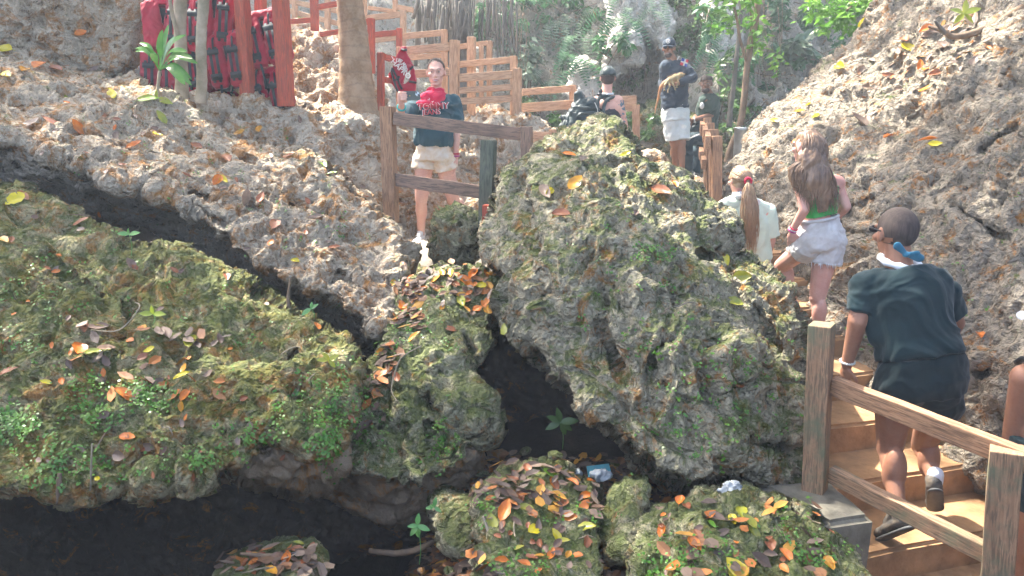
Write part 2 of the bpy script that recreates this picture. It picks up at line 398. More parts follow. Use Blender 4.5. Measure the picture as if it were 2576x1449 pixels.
rock('boulder', 'shadowed grey overhanging rock underside in the dark cleft at left', 'boulder',
     [(-120,330),(60,350),(250,400),(420,470),(600,600),(800,700),(960,800),(945,862),(880,850),(760,760),(640,690),(560,680),(430,610),(300,560),(220,540),(110,505),(-120,480)],
     [(0,380,5.5),(0,490,5.7),(250,450,5.6),(300,520,6.0),(420,600,6.3),(640,680,5.9),(900,830,5.5)], 'rock_f', edge=50, bulge=.3, thick=1.2, seed=5, fine=.7, step=4)
rock('boulder', 'rough grey brown rock filling the top left corner', 'boulder',
     [(-120,-120),(200,-120),(372,-60),(378,20),(374,70),(362,120),(340,170),(300,200),(210,210),(140,190),(60,180),(-120,180)],
     [(0,0,7.2),(350,20,7.6),(300,130,7.5),(0,120,7.2)], 'rock_b', edge=45, bulge=.4, thick=1.4, seed=6)
rock('boulder', 'pale lumpy rock ledge below the life jacket rack and palm trunk', 'rock ledge',
     [(380,215),(430,232),(480,250),(560,250),(620,238),(660,245),(730,262),(780,272),(838,287),(880,300),(960,300),(1080,300),(1190,296),(1300,302),(1420,318),(1440,400),(1400,520),(1300,640),(1150,720),(1000,700),(900,620),(800,520),(640,430),(480,360)],
     [(400,230,7.25),(640,245,7.3),(850,290,7.5),(1200,300,8.1),(640,400,6.9),(800,500,6.9),(1000,560,7.35),(1300,560,7.5),(1420,330,8.4),(1000,640,7.35)],
     'rock_w', edge=26, bulge=.16, thick=1.3, seed=7, amp=1.15, step=3.0)
rock('boulder', 'sun bleached rock mound behind the red rack posts', 'boulder',
     [(700,70),(730,62),(790,72),(840,100),(880,140),(930,200),(965,250),(975,310),(900,320),(760,300),(700,280),(650,250),(640,120)],
     [(730,65,9.2),(730,280,8.2),(930,300,8.4),(850,110,9.0)], 'rock_w', edge=50, bulge=.4, thick=1.5, seed=8, amp=1.1)
rock('boulder', 'large dark fluted boulder in the centre with pointed crest', 'boulder',
     [(1220,575),(1240,500),(1275,440),(1330,400),(1380,345),(1440,320),(1500,303),(1545,318),(1580,350),(1612,400),(1680,420),(1755,470),(1790,515),(1825,575),(1858,650),(1905,660),(1950,700),(1985,730),(2000,760),(2030,850),(2042,930),(2028,1000),(2025,1100),(2010,1200),(1950,1210),(1850,1190),(1760,1215),(1680,1205),(1620,1160),(1560,1110),(1490,1060),(1440,990),(1400,940),(1350,880),(1300,830),(1275,780),(1265,700),(1215,630)],
     [(1500,305,5.55),(1250,560,5.1),(1275,780,4.4),(1400,910,4.0),(1560,1090,3.65),(1680,1190,3.55),(1950,1190,3.8),(2020,900,4.2),(1860,620,4.9),(1600,700,4.05),(1500,450,4.9),(1420,600,4.35),(1650,480,4.85),(1800,900,3.8),(1350,440,5.2)],
     'rock_e', edge=28, bulge=.15, thick=1.1, seed=9, flute=True, step=1.9, amp=1.1,
     cuts=[(1370,640,1385,800,22,.14),(1600,560,1560,640,18,.1),(1770,640,1785,650,22,.2),(1480,430,1560,410,22,.09),(1580,410,1640,470,20,.1),(1820,640,1860,760,30,.12),(1900,780,1960,880,24,.12),(1660,860,1620,1010,18,.08),(1850,960,1900,1060,22,.10),(1900,1110,2010,1150,40,.25),(1500,820,1560,940,20,.07)])
rock('boulder', 'upper grey green block wedged between left slab and centre boulder', 'boulder',
     [(985,800),(1010,745),(1050,700),(1130,690),(1200,695),(1245,712),(1257,760),(1247,820),(1262,855),(1232,905),(1207,935),(1216,1000),(1218,1082),(1150,1055),(1100,1010),(1050,985),(1010,990),(965,960),(940,905),(960,850)],
     [(1130,695,5.1),(1000,790,4.75),(1250,800,4.6),(960,930,4.2),(1210,1070,4.0),(1100,880,4.25)],
     'rock_c', edge=26, bulge=.15, thick=.8, seed=11, cuts=[(1090,740,1160,800,20,.08),(1170,850,1210,930,20,.12)])
rock('boulder', 'lower mossy block with hanging green sprigs left of the cave mouth', 'boulder',
     [(930,958),(985,985),(1050,995),(1110,1035),(1160,1070),(1197,1088),(1196,1135),(1150,1185),(1065,1215),(1000,1220),(930,1195),(866,1175),(884,1085),(912,1015)],
     [(960,970,4.15),(1190,1100,3.85),(900,1150,3.72),(1050,1200,3.62)], 'rock_c', edge=24, bulge=.13, thick=.8, seed=12,
     cuts=[(960,1050,930,1130,16,.1),(1080,1060,1100,1140,14,.07)])
rock('boulder', 'smooth brown bulging rock under the mossy block', 'boulder',
     [(850,1160),(940,1130),(1080,1140),(1195,1095),(1215,1140),(1170,1225),(1120,1290),(1050,1310),(960,1300),(870,1255),(800,1225),(798,1195)],
     [(870,1170,3.95),(1190,1120,3.95),(1060,1290,4.15),(950,1230,3.85)], 'rock_v', edge=70, bulge=.4, thick=.9, seed=13, fine=.5, amp=.8, step=3.6)
rock('boulder', 'small rounded brown boulder by the walking woman', 'boulder',
     [(1085,560),(1110,530),(1150,524),(1185,545),(1206,590),(1208,640),(1185,680),(1130,684),(1085,665),(1065,620)],
     [(1135,600,6.0),(1190,640,6.0),(1080,640,6.1)], 'rock_c', edge=60, bulge=.3, thick=.4, seed=14, amp=.8)
rock('boulder', 'flat topped mossy rock heaped with fallen leaves at the bottom centre', 'boulder',
     [(1195,1330),(1205,1260),(1240,1210),(1270,1185),(1340,1165),(1400,1172),(1450,1205),(1500,1215),(1525,1290),(1520,1400),(1515,1520),(1195,1520),(1200,1400)],
     [(1340,1175,3.75),(1230,1300,3.2),(1500,1300,3.3),(1350,1449,2.8)], 'rock_c', edge=40, bulge=.16, thick=.6, seed=15, amp=.75)
rock('boulder', 'squarish brown mossy rock leaning right of the leaf heap', 'boulder',
     [(1510,1240),(1530,1205),(1580,1190),(1635,1190),(1640,1230),(1615,1290),(1600,1350),(1585,1400),(1530,1410),(1508,1350)],
     [(1580,1200,3.6),(1540,1380,3.2),(1610,1300,3.3)], 'rock_c', edge=34, bulge=.16, thick=.5, seed=16, amp=.6)
rock('boulder', 'small upright grey rock beside the leafy seedlings at bottom centre', 'boulder',
     [(1085,1290),(1082,1250),(1110,1234),(1160,1240),(1195,1260),(1200,1330),(1205,1420),(1150,1400),(1110,1375),(1092,1330)],
     [(1140,1245,3.6),(1100,1350,3.35),(1190,1390,3.3)], 'rock_c', edge=36, bulge=.16, thick=.5, seed=17, amp=.6)
rock('boulder', 'mossy rock with scattered yellow leaves at the bottom right before the stair plinth', 'boulder',
     [(1590,1449),(1605,1370),(1620,1310),(1632,1255),(1690,1262),(1740,1240),(1800,1228),(1880,1232),(1930,1262),(2000,1310),(2060,1330),(2110,1350),(2150,1400),(2170,1520),(1590,1520)],
     [(1640,1270,3.4),(1850,1235,3.55),(2100,1360,3.2),(1800,1449,2.7),(1620,1449,2.85)], 'rock_c', edge=34, bulge=.16, thick=.7, seed=18, amp=.85,
     cuts=[(1700,1300,1760,1380,16,.08),(1880,1300,1990,1360,14,.06)])
rock('boulder', 'low rock with dead twigs and leaves at the bottom left of centre', 'boulder',
     [(520,1520),(560,1430),(620,1400),(680,1375),(730,1355),(780,1360),(800,1390),(795,1430),(770,1520)],
     [(740,1362,3.35),(560,1449,3.0),(780,1449,2.95)], 'rock_c', edge=34, bulge=.16, thick=.5, seed=19, amp=.6)
rock('boulder', 'steep pitted rock wall rising on the right of the stairs', 'rock wall',
     [(2150,88),(2190,30),(2235,-60),(2300,-120),(2760,-120),(2760,1500),(2620,1400),(2480,1250),(2330,1180),(2200,1060),(2060,930),(1950,800),(1880,640),(1830,500),(1828,440),(1850,395),(1882,345),(1930,300),(1980,240),(2050,185),(2110,140)],
     [(1840,430,8.2),(2150,95,8.6),(2400,-60,8.2),(2576,0,6.9),(2576,300,5.6),(2576,700,4.6),(2576,1100,4.15),(2300,1050,4.7),(2050,900,5.4),(1950,700,6.4),(2200,500,6.0),(2350,200,6.9),(2250,230,7.6),(1960,330,8.0)],
     'rock_f', edge=50, bulge=.3, thick=1.5, seed=20, step=2.3, amp=1.0, flute=True,
     cuts=[(2300,300,2450,250,26,.14),(2400,520,2520,600,22,.12),(2440,930,2560,960,20,.2),(2100,560,2200,500,20,.1),(2480,380,2560,330,30,.16),(2300,700,2420,760,18,.1)])
rock('boulder', 'small rocks piled at the foot of the steel bin', 'boulder',
     [(1812,425),(1830,402),(1860,395),(1890,400),(1900,470),(1880,540),(1820,540),(1812,480)],
     [(1850,400,8.3),(1820,500,8.0),(1890,520,8.0)], 'rock_f', edge=30, bulge=.3, thick=.5, seed=21, amp=.8)
rock('boulder', 'low stone bank below the barefoot man holding the lizard', 'rock ledge',
     [(1560,420),(1600,385),(1660,372),(1700,425),(1760,440),(1800,455),(1850,470),(1900,540),(1960,640),(1940,700),(1800,700),(1560,560)],
     [(1600,385,10.2),(1700,432,10.3),(1800,456,9.2),(1860,540,8.2),(1700,600,8.4)], 'rock_w', edge=30, bulge=.3, thick=1.0, seed=22, amp=.7)
rock('boulder', 'sunny rounded rocks beyond the pale fence beside the phone woman', 'boulder',
     [(1150,330),(1165,285),(1210,262),(1260,262),(1290,280),(1340,312),(1420,322),(1430,360),(1150,380)],
     [(1200,270,9.6),(1420,330,9.4),(1200,370,9.2)], 'rock_w', edge=30, bulge=.3, thick=.6, seed=23, amp=.8)
# cave interior: the rear walls that close the hollows
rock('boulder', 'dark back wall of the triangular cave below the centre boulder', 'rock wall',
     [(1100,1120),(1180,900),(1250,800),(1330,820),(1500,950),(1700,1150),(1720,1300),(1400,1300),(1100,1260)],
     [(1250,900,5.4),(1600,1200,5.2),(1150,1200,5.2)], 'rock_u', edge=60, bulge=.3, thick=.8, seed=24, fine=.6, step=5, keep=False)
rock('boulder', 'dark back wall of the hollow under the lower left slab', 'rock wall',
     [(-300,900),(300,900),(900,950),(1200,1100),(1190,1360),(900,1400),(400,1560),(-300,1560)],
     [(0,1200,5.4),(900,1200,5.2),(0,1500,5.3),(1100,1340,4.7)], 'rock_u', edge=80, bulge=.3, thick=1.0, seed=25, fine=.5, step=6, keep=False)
rock('boulder', 'long brown ledge of stone inside the hollow below the smooth rock', 'boulder',
     [(795,1200),(870,1205),(960,1235),(1080,1295),(1060,1318),(960,1310),(860,1268),(810,1236)],
     [(800,1210,4.2),(1070,1300,4.2),(900,1260,4.15)], 'rock_v', edge=24, bulge=.12, thick=.6, seed=26, fine=.5, amp=.5)
# right hand cleft between the plinth and the boulder
rock('boulder', 'damp dark stone at the foot of the centre boulder beside the first post', 'boulder',
     [(1880,1110),(1960,1080),(2030,1100),(2040,1240),(1960,1260),(1860,1250),(1700,1230),(1690,1190),(1800,1180)],
     [(1950,1100,4.0),(1750,1220,3.9),(2030,1230,3.85)], 'rock_c', edge=30, bulge=.2, thick=.5, seed=27, fine=.8, amp=.7)

rock('boulder', 'white dripstone mass bulging from the far cliff between the two capped men', 'dripstone',
     [(1530,-60),(1660,-60),(1690,20),(1700,90),(1688,150),(1665,158),(1640,120),(1625,95),(1605,150),(1590,165),(1575,140),(1552,185),(1530,205),(1515,170),(1525,110),(1540,50)],
     [(1600,-40,12.6),(1600,150,11.9),(1690,100,12.3),(1530,190,12.0)], 'rock_d', edge=40, bulge=.6, thick=1.4, seed=31, amp=1.6, flute=True, step=3)
rock('boulder', 'pale stained rock face on the far cliff behind the young trees', 'rock face',
     [(1770,-60),(1850,-60),(1860,60),(1850,150),(1835,210),(1800,200),(1785,120),(1775,40)],
     [(1800,-40,12.9),(1820,180,12.5),(1860,60,12.9)], 'rock_d', edge=34, bulge=.4, thick=1.0, seed=32, amp=1.3, flute=True, step=3.4)
rock('boulder', 'grey pitted rock at the cliff foot behind the long two rail fence', 'boulder',
     [(1440,160),(1475,150),(1515,180),(1530,230),(1510,280),(1450,290),(1425,240)],
     [(1450,180,12.2),(1500,260,11.9),(1430,270,12.0)], 'rock_d', edge=34, bulge=.4, thick=.9, seed=33, amp=1.3, step=3.4)
rock('boulder', 'mossy brown boulders at the cliff foot behind the bare legged man', 'boulder',
     [(1600,270),(1640,255),(1690,262),(1760,300),(1830,330),(1860,380),(1840,430),(1600,440),(1590,330)],
     [(1620,280,11.6),(1700,420,11.2),(1830,400,11.2)], 'rock_c', edge=34, bulge=.4, thick=.9, seed=34, amp=1.3, step=3.4)

rock('boulder', 'broad mossy rock bank continuing past the left edge of the picture', 'rock wall',
     [(-1500,-200),(-70,-120),(-60,300),(-66,480),(-70,800),(-60,1235),(-300,1330),(-1500,1500)],
     [(-90,0,7.6),(-90,350,5.6),(-90,520,5.0),(-90,1200,3.2),(-1400,0,6.5),(-1400,700,3.8),(-1400,1400,2.4),(-500,1200,2.9)], 'rock_b', edge=40, bulge=.2, thick=1.4, seed=41, step=6.5, keep=False)
rock('boulder', 'steep rock bank continuing past the right edge of the picture', 'rock wall',
     [(2700,-200),(3900,-300),(3900,1500),(2700,1500)],
     [(2700,0,6.5),(2700,700,4.7),(2700,1400,4.1),(3900,0,5.0),(3900,1400,3.0)], 'rock_f', edge=40, bulge=.2, thick=1.2, seed=42, step=7, keep=False)
# ---------------------------------------------------------------- far cliff
def cliff():
    xs = np.arange(-1400, 3900, 7.0); ys = np.arange(-900, 620, 7.0)
    gx, gy = np.meshgrid(xs, ys)
    f = rbf([(700,0,17.5),(1200,0,15.0),(1200,300,13.0),(1600,0,14.5),(1600,380,12.0),(2200,0,14.5),(2200,400,12.0),(1650,150,13.6),(700,400,13.5),(1900,60,15.0),(-1400,0,20),(3900,0,16),(1400,-900,15.5),(-1400,-900,21),(3900,-900,16)])
    V = Parr(gx.ravel(), gy.ravel(), f(gx, gy).ravel())
    r, c = gx.shape; i = np.arange((r - 1) * (c - 1)); a = (i // (c - 1)) * c + i % (c - 1)
    Q = np.stack([a, a + c, a + 1 + c, a + 1], -1)
    q = V * np.array([1, 1, .45])
    n = vnorm(V, Q)
    d = perlin(q * .45, 80) * .9 + fbm(q * 1.1, 4, 81, .55, True) * .45 + karst(V * .6, 2.6, True, 30)
    # overhanging white dripstone mass, hollow beneath it
    m = np.exp(-(((gx.ravel() - 1625) / 75) ** 2 + ((gy.ravel() - 60) / 95) ** 2)); d = d + m * 1.1
    m2 = np.exp(-(((gx.ravel() - 1600) / 110) ** 2 + ((gy.ravel() - 235) / 60) ** 2)); d = d - m2 * .8
    V = V + n * d[:, None]
    SURF.append((V, vnorm(V, Q), 'cliff'))
    o = mesh('cliff', V, Q, M['cliff'], origin=Vector((0, 14, -1))); tag(o, kind='structure')
cliff()
# ---------------------------------------------------------------- timber
def beam(name, p0, p1, w, h, mat, parent, up=Vector((0, 0, 1)), twist=0, bev=.006):
    p0 = Vector(p0); p1 = Vector(p1); d = p1 - p0; L = d.length; x = d.normalized()
    y = up.cross(x)
    if y.length < .05: y = Vector((0, 1, 0)).cross(x)
    y.normalize(); z = x.cross(y)
    bm = bmesh.new(); bmesh.ops.create_cube(bm, size=1)
    for v in bm.verts: v.co = Vector((v.co.x * L, v.co.y * w, v.co.z * h))
    es = [e for e in bm.edges if abs((e.verts[0].co - e.verts[1].co).normalized().x) > .9]
    bmesh.ops.subdivide_edges(bm, edges=es, cuts=5, use_grid_fill=True)
    rs = random.Random(int(abs(p0.x * 977 + p0.z * 131 + p1.x * 17) * 100))
    ox = {}
    for v in bm.verts:
        k = round(v.co.x / L, 2)
        if k not in ox: ox[k] = (rs.uniform(-1, 1) * w * .02, rs.uniform(-1, 1) * h * .02)
        v.co.y += ox[k][0] + rs.uniform(-.001, .001); v.co.z += ox[k][1] + rs.uniform(-.001, .001)
    bmesh.ops.bevel(bm, geom=[e for e in bm.edges if len(e.link_faces) == 2 and e.calc_face_angle(0) > 1.0], offset=bev, segments=2, affect='EDGES', profile=.6)
    me = bpy.data.meshes.new(name); bm.to_mesh(me); bm.free(); me.materials.append(M[mat])
    rot = Matrix((x, y, z)).transposed().to_quaternion()
    o = bpy.data.objects.new(name, me); COL.objects.link(o); o.parent = parent
    base = world_loc(parent) if parent else Vector((0, 0, 0))
    o.location = (p0 + p1) / 2 - base; o.rotation_mode = 'QUATERNION'
    o.rotation_quaternion = rot @ Quaternion((1, 0, 0), twist)
    return o
def post(par, x0, x1, yt, yb, Y, mat, xb=None, w=None, yaw=.25):
    """post seen between x0..x1 (T px) from yt to yb at distance Y"""
    d = Y * CP; xm = (x0 + x1) / 2; wd = w or (x1 - x0) / F * (Y * 1.01) / (math.cos(yaw) + math.sin(yaw))
    a = P(xb if xb is not None else xm, yb, Y); b = P(xm, yt, Y)
    o = beam('post', a, b, wd, wd, mat, par, up=Vector((math.sin(yaw), math.cos(yaw), 0)))
    return o
def rail(par, xa, ya0, ya1, xb, yb0, yb1, Ya, Yb, mat, w=.045, off=0):
    a = P(xa, (ya0 + ya1) / 2, Ya - off); b = P(xb, (yb0 + yb1) / 2, Yb - off)
    h = (abs(ya1 - ya0) / F * Ya + abs(yb1 - yb0) / F * Yb) / 2
    return beam('rail', a, b, w, h, mat, par)

def fence(label, loc, posts, rails, group='timber fences along the path'):
    root = empty('timber_fence', loc, label, 'fence', group)
    for p in posts: post(root, *p[:6], **(p[6] if len(p) > 6 else {}))
    for r in rails: rail(root, *r)
    return root
G = 'timber fences along the path'
fence('dark weathered timber fence section in front of the woman holding a phone', P(985, 575, 6.4),
      [(956, 994, 268, 585, 6.45, 'wood', dict(xb=985)), (1309, 1341, 318, 450, 6.35, 'woodd')],
      [(990, 281, 315, 1312, 324, 352, 6.40, 6.40, 'woodd'), (992, 435, 468, 1275, 476, 508, 6.45, 6.3, 'woodd')])
r = empty('fence_post', P(1228, 580, 5.85), 'short dark green post with a reddish foot left of the centre boulder', 'post')
post(r, 1209, 1250, 352, 590, 5.85, 'woodx', xb=1222)
post(r, 1216, 1242, 515, 560, 5.72, 'woodr', xb=1228, w=.075).name = 'red_patch'
fence('bleached timber fence with three rails in the middle, right of the hanging life jacket', P(1143, 300, 8.5),
      [(1131, 1156, 101, 305, 8.5, 'woodp'), (1289, 1313, 172, 322, 8.5, 'woodp'), (997, 1011, 118, 300, 8.5, 'woodp')],
      [(1000, 121, 139, 1132, 107, 128, 8.5, 8.5, 'woodp'), (1035, 178, 195, 1132, 171, 189, 8.5, 8.5, 'woodp'),
       (1155, 188, 205, 1291, 176, 198, 8.5, 8.5, 'woodp'), (1155, 221, 235, 1291, 211, 227, 8.5, 8.5, 'woodp'), (1155, 247, 263, 1291, 239, 256, 8.5, 8.5, 'woodp'),
       (1158, 287, 304, 1329, 303, 318, 8.45, 8.3, 'woodp')])
fence('pale timber fence running behind the big three rail fence', P(1290, 300, 9.6),
      [(1283, 1302, 141, 300, 9.4, 'woodp'), (1175, 1197, 93, 300, 9.6, 'woodp'), (1224, 1239, 103, 300, 10.2, 'woodp'), (1205, 1217, 113, 300, 10.0, 'woodp')],
      [(1155, 155, 170, 1285, 143, 158, 9.5, 9.4, 'woodp'), (1150, 112, 124, 1180, 109, 121, 9.6, 9.6, 'woodp'), (1198, 106, 117, 1226, 103, 114, 10.1, 10.1, 'woodp'), (1155, 190, 202, 1240, 182, 194, 10.3, 10.3, 'woodp')])
fence('upper timber fence under the hanging roots with one dark red post', P(1004, 250, 9.6),
      [(997, 1012, 71, 250, 9.5, 'woodr'), (1110, 1126, 74, 280, 9.7, 'woodp')],
      [(942, 81, 94, 998, 76, 89, 9.5, 9.5, 'woodr'), (1012, 85, 98, 1112, 75, 90, 9.6, 9.7, 'woodp'), (1012, 141, 153, 1112, 133, 146, 9.6, 9.7, 'woodp')])
fence('red painted fence climbing behind the palm trunk', P(933, 250, 9.0),
      [(925, 943, 46, 185, 9.0, 'woodr'), (854, 869, -30, 135, 8.9, 'woodr'), (780, 799, -30, 78, 8.9, 'woodr', dict(xb=792))],
      [(904, 52, 64, 927, 48, 61, 9.0, 9.0, 'woodr'), (904, 110, 122, 927, 106, 118, 9.0, 9.0, 'woodr'), (794, 13, 25, 856, 2, 14, 8.9, 8.9, 'woodr'),
       (805, 82, 92, 857, 73, 85, 8.9, 8.9, 'woodr'), (718, 50, 61, 782, 45, 57, 8.95, 8.9, 'woodr')])
fence('thin red post and railing left of the hanging life jacket', P(958, 268, 8.0),
      [(949, 967, 132, 290, 8.0, 'woodr')], [(965, 136, 150, 996, 145, 158, 8.05, 8.4, 'woodr'), (965, 193, 206, 996, 200, 212, 8.05, 8.4, 'woodr')])
fence('sun bleached orange fence rising to the top behind the red rack posts', P(740, 90, 11.5),
      [(735, 748, -60, 80, 11.2, 'woodp'), (817, 831, -60, 110, 11.0, 'woodp'), (905, 915, -60, 120, 11.2, 'woodp')],
      [(700, -8, 4, 850, 22, 34, 11.3, 11.0, 'woodp'), (726, 22, 34, 855, 55, 66, 11.3, 11.0, 'woodp'), (725, 48, 60, 860, 80, 92, 11.3, 11.0, 'woodp'), (700, 14, 24, 760, 30, 42, 11.4, 11.2, 'woodp')])
fence('bleached fence at the top centre left of the hanging roots', P(1015, 130, 10.6),
      [(1007, 1022, 26, 150, 10.6, 'woodp'), (910, 923, -40, 60, 10.6, 'woodp'), (988, 1000, -40, 30, 10.9, 'woodp')],
      [(908, 42, 53, 1010, 28, 44, 10.6, 10.6, 'woodp'), (925, 15, 24, 990, 24, 33, 10.8, 10.9, 'woodp'), (998, 12, 24, 1040, 20, 32, 10.9, 10.9, 'woodp'), (905, 100, 112, 1010, 88, 100, 10.6, 10.6, 'woodp')])
fence('long two rail fence between the centre fence and the man with a backpack', P(1440, 320, 9.6),
      [(1432, 1451, 214, 330, 9.6, 'woodp'), (1590, 1611, 264, 385, 9.4, 'woodp')],
      [(1312, 224, 240, 1434, 215, 231, 9.2, 9.55, 'woodp'), (1312, 261, 283, 1600, 240, 262, 9.1, 9.5, 'woodp'), (1450, 240, 254, 1595, 264, 281, 9.55, 9.4, 'woodp')])
fence('low grey rails just left of the crest of the centre boulder', P(1390, 345, 7.2),
      [(1380, 1400, 325, 420, 7.3, 'woodp')], [(1338, 331, 345, 1392, 333, 347, 7.1, 7.3, 'woodp'), (1338, 345, 360, 1392, 347, 361, 7.0, 7.2, 'woodp')])
root = fence('timber fence seen end on, beside the seated bearded man', P(1803, 485, 7.4),
      [(1790, 1815, 342, 560, 7.4, 'wood', dict(yaw=.05)), (1784, 1806, 325, 540, 8.0, 'wood', dict(yaw=.05)), (1776, 1796, 309, 520, 8.6, 'wood', dict(yaw=.05)), (1771, 1789, 296, 500, 9.2, 'wood', dict(yaw=.05))], [])
for (xa, ya, Ya, xb, yb, Yb, h) in ((1781, 359, 7.3, 1779, 344, 8.1, 32), (1775, 343, 8.0, 1772, 327, 8.8, 32), (1768, 327, 8.6, 1766, 318, 9.5, 28), (1771, 414, 8.2, 1768, 400, 9.0, 24), (1765, 392, 8.8, 1763, 380, 9.6, 22)):
    beam('rail', P(xa, ya, Ya), P(xb, yb, Yb), .05, h / F * Ya, 'wood', root)
# the stair railing in front
root = empty('stair_railing', P(2045, 1232, 3.7), 'thick weathered timber railing of two posts and two rails along the stairs', 'railing')
post(root, 2033, 2101, 815, 1262, 3.72, 'woodg', xb=2048, yaw=.62, w=.108)
post(root, 2478, 2585, 1126, 1700, 3.05, 'woodg', xb=2490, yaw=.55)
beam('rail', P(2096, 969, 3.70), P(2660, 1190, 2.92), .05, .096, 'wood', root, twist=.12)
beam('rail', P(2090, 1192, 3.70), P(2500, 1400, 3.05), .05, .088, 'woodg', root, twist=.12)
# ---------------------------------------------------------------- stairs and plinth
def slab(name, pts, z0, z1, mat, parent=None, label=None, cat=None, bev=.02, kind=None):
    """pts: footprint (x, y) counter-clockwise"""
    bm = bmesh.new(); vs = [bm.verts.new((x, y, z0)) for x, y in pts]; f = bm.faces.new(vs)
    r = bmesh.ops.extrude_face_region(bm, geom=[f]); up = [v for v in r['geom'] if isinstance(v, bmesh.types.BMVert)]
    for v in up: v.co.z = z1
    bmesh.ops.recalc_face_normals(bm, faces=bm.faces)
    bmesh.ops.bevel(bm, geom=[e for e in bm.edges if all(v.co.z > z1 - .001 for v in e.verts)], offset=bev, segments=3, affect='EDGES')
    bmesh.ops.subdivide_edges(bm, edges=bm.edges[:], cuts=6, use_grid_fill=True)
    for v in bm.verts:
        n = perlin(np.array([[v.co.x * 3, v.co.y * 3, v.co.z * 3]]), 90)[0]; v.co += Vector((n, n * .5, n * .6)) * .02
    V = np.array([v.co[:] for v in bm.verts]); bm.verts.index_update(); Fc = [[v.index for v in f.verts] for f in bm.faces]; bm.free()
    o = mesh(name, V, Fc, M[mat], parent, smooth=False)
    return tag(o, label, cat, kind=kind)
def steps():
    root = empty('stairway', Vector((2.1, 3.6, -2.35)), 'worn ochre concrete steps climbing between the boulder and the rock wall', 'stairs')
    u = Vector((.955, .295, 0)); v = Vector((-.295, .955, 0))
    # nosing anchor points (left end) and their heights
    ns = [(2185, 1396, -2.17), (2181, 1211, -1.99), (2088, 1073, -1.81), (2095, 946, -1.63)]
    pts = []
    for (x, y, z) in ns:
        q = P(x, y, 1.0); s = z / q.z; pts.append(q * s)
    first = pts[0] - v * .44; last = pts[-1]
    seq = [(pts[0] - v * .9, -2.53), (first, -2.35)] + [(p, p.z) for p in pts]
    for i in range(1, 6): seq.append((last + v * .36 * i - u * .02 * i, -1.63 + .14 * i))
    for i, (p, z) in enumerate(seq):
        a = p - u * (.35 if i < 6 else .15); b = p + u * 1.7
        fp = [(a.x, a.y), (b.x, b.y), ((b + v * .75).x, (b + v * .75).y), ((a + v * .75).x, (a + v * .75).y)]
        slab('step', fp, z - .5, z, 'concrete', root)
    return seq
STEPS = steps()
pl = P(1.0, 1.0, 1.0)
def plinth():
    z = -1.86
    def at(x, y): q = P(x, y, 1.0); s = z / q.z; return (q.x * s, q.y * s)
    fp = [at(2085, 1318), at(2196, 1300), at(2092, 1205), at(1905, 1214)]
    slab('plinth', fp, -2.7, z, 'concrete_d', None, 'damp grey concrete plinth carrying the left stair post', 'plinth', bev=.03)
plinth()

# ---------------------------------------------------------------- trees, palm, bin
def tubemesh(pts, rad, sides=10, jitter=0.0, seed=0, cap=True):
    pts = [Vector(p) for p in pts]; V = []; Fc = []; n = len(pts); rs = random.Random(seed)
    prev = None
    for i, p in enumerate(pts):
        t = (pts[min(i + 1, n - 1)] - pts[max(i - 1, 0)]).normalized()
        if prev is None: prev = t.orthogonal().normalized()
        nn = (prev - t * prev.dot(t)).normalized(); prev = nn; bn = t.cross(nn)
        r = rad[i] if hasattr(rad, '__len__') else rad
        for k in range(sides):
            a = 2 * math.pi * k / sides; rr = r * (1 + rs.uniform(-jitter, jitter))
            V.append(p + nn * math.cos(a) * rr + bn * math.sin(a) * rr)
    for i in range(n - 1):
        for k in range(sides):
            a = i * sides + k; b = i * sides + (k + 1) % sides
            Fc.append((a, b, b + sides, a + sides))
    if cap: Fc.append(tuple(range(sides))[::-1]); Fc.append(tuple((n - 1) * sides + k for k in range(sides)))
    return V, Fc
def smoothpath(pts, n=6):
    pts = [Vector(p) for p in pts]; out = []
    P_ = [pts[0]] + pts + [pts[-1]]
    for i in range(1, len(P_) - 2):
        a, b, c, d = P_[i - 1], P_[i], P_[i + 1], P_[i + 2]
        for k in range(n):
            t = k / n
            out.append(.5 * ((2 * b) + (c - a) * t + (2 * a - 5 * b + 4 * c - d) * t * t + (3 * b - a - 3 * c + d) * t ** 3))
    out.append(pts[-1]); return out
def lerp_list(vals, n):
    return list(np.interp(np.linspace(0, len(vals) - 1, n), range(len(vals)), vals))
def merge(parts):
    V = []; Fc = []
    for v, f in parts:
        o = len(V); V += [tuple(x) for x in v]; Fc += [tuple(i + o for i in q) for q in f]
    return V, Fc
def tube(name, pts, rad, mat, parent=None, sides=10, n=6, jitter=.0, seed=0):
    sp = smoothpath(pts, n); V, Fc = tubemesh(sp, lerp_list(rad, len(sp)) if hasattr(rad, '__len__') else rad, sides, jitter, seed)
    return mesh(name, V, Fc, M[mat], parent)
M['bark_pale'] = plain('pale_bark', (.42, .34, .25), .85, .35, 5, .6, dist=.01, col2=(.17, .15, .09))
M['bark'] = plain('brown_bark', (.24, .16, .10), .9, .4, 12, .6, dist=.008, col2=(.13, .095, .065))
M['bark_grey'] = plain('grey_bark', (.20, .18, .15), .9, .4, 12, .6, dist=.008)
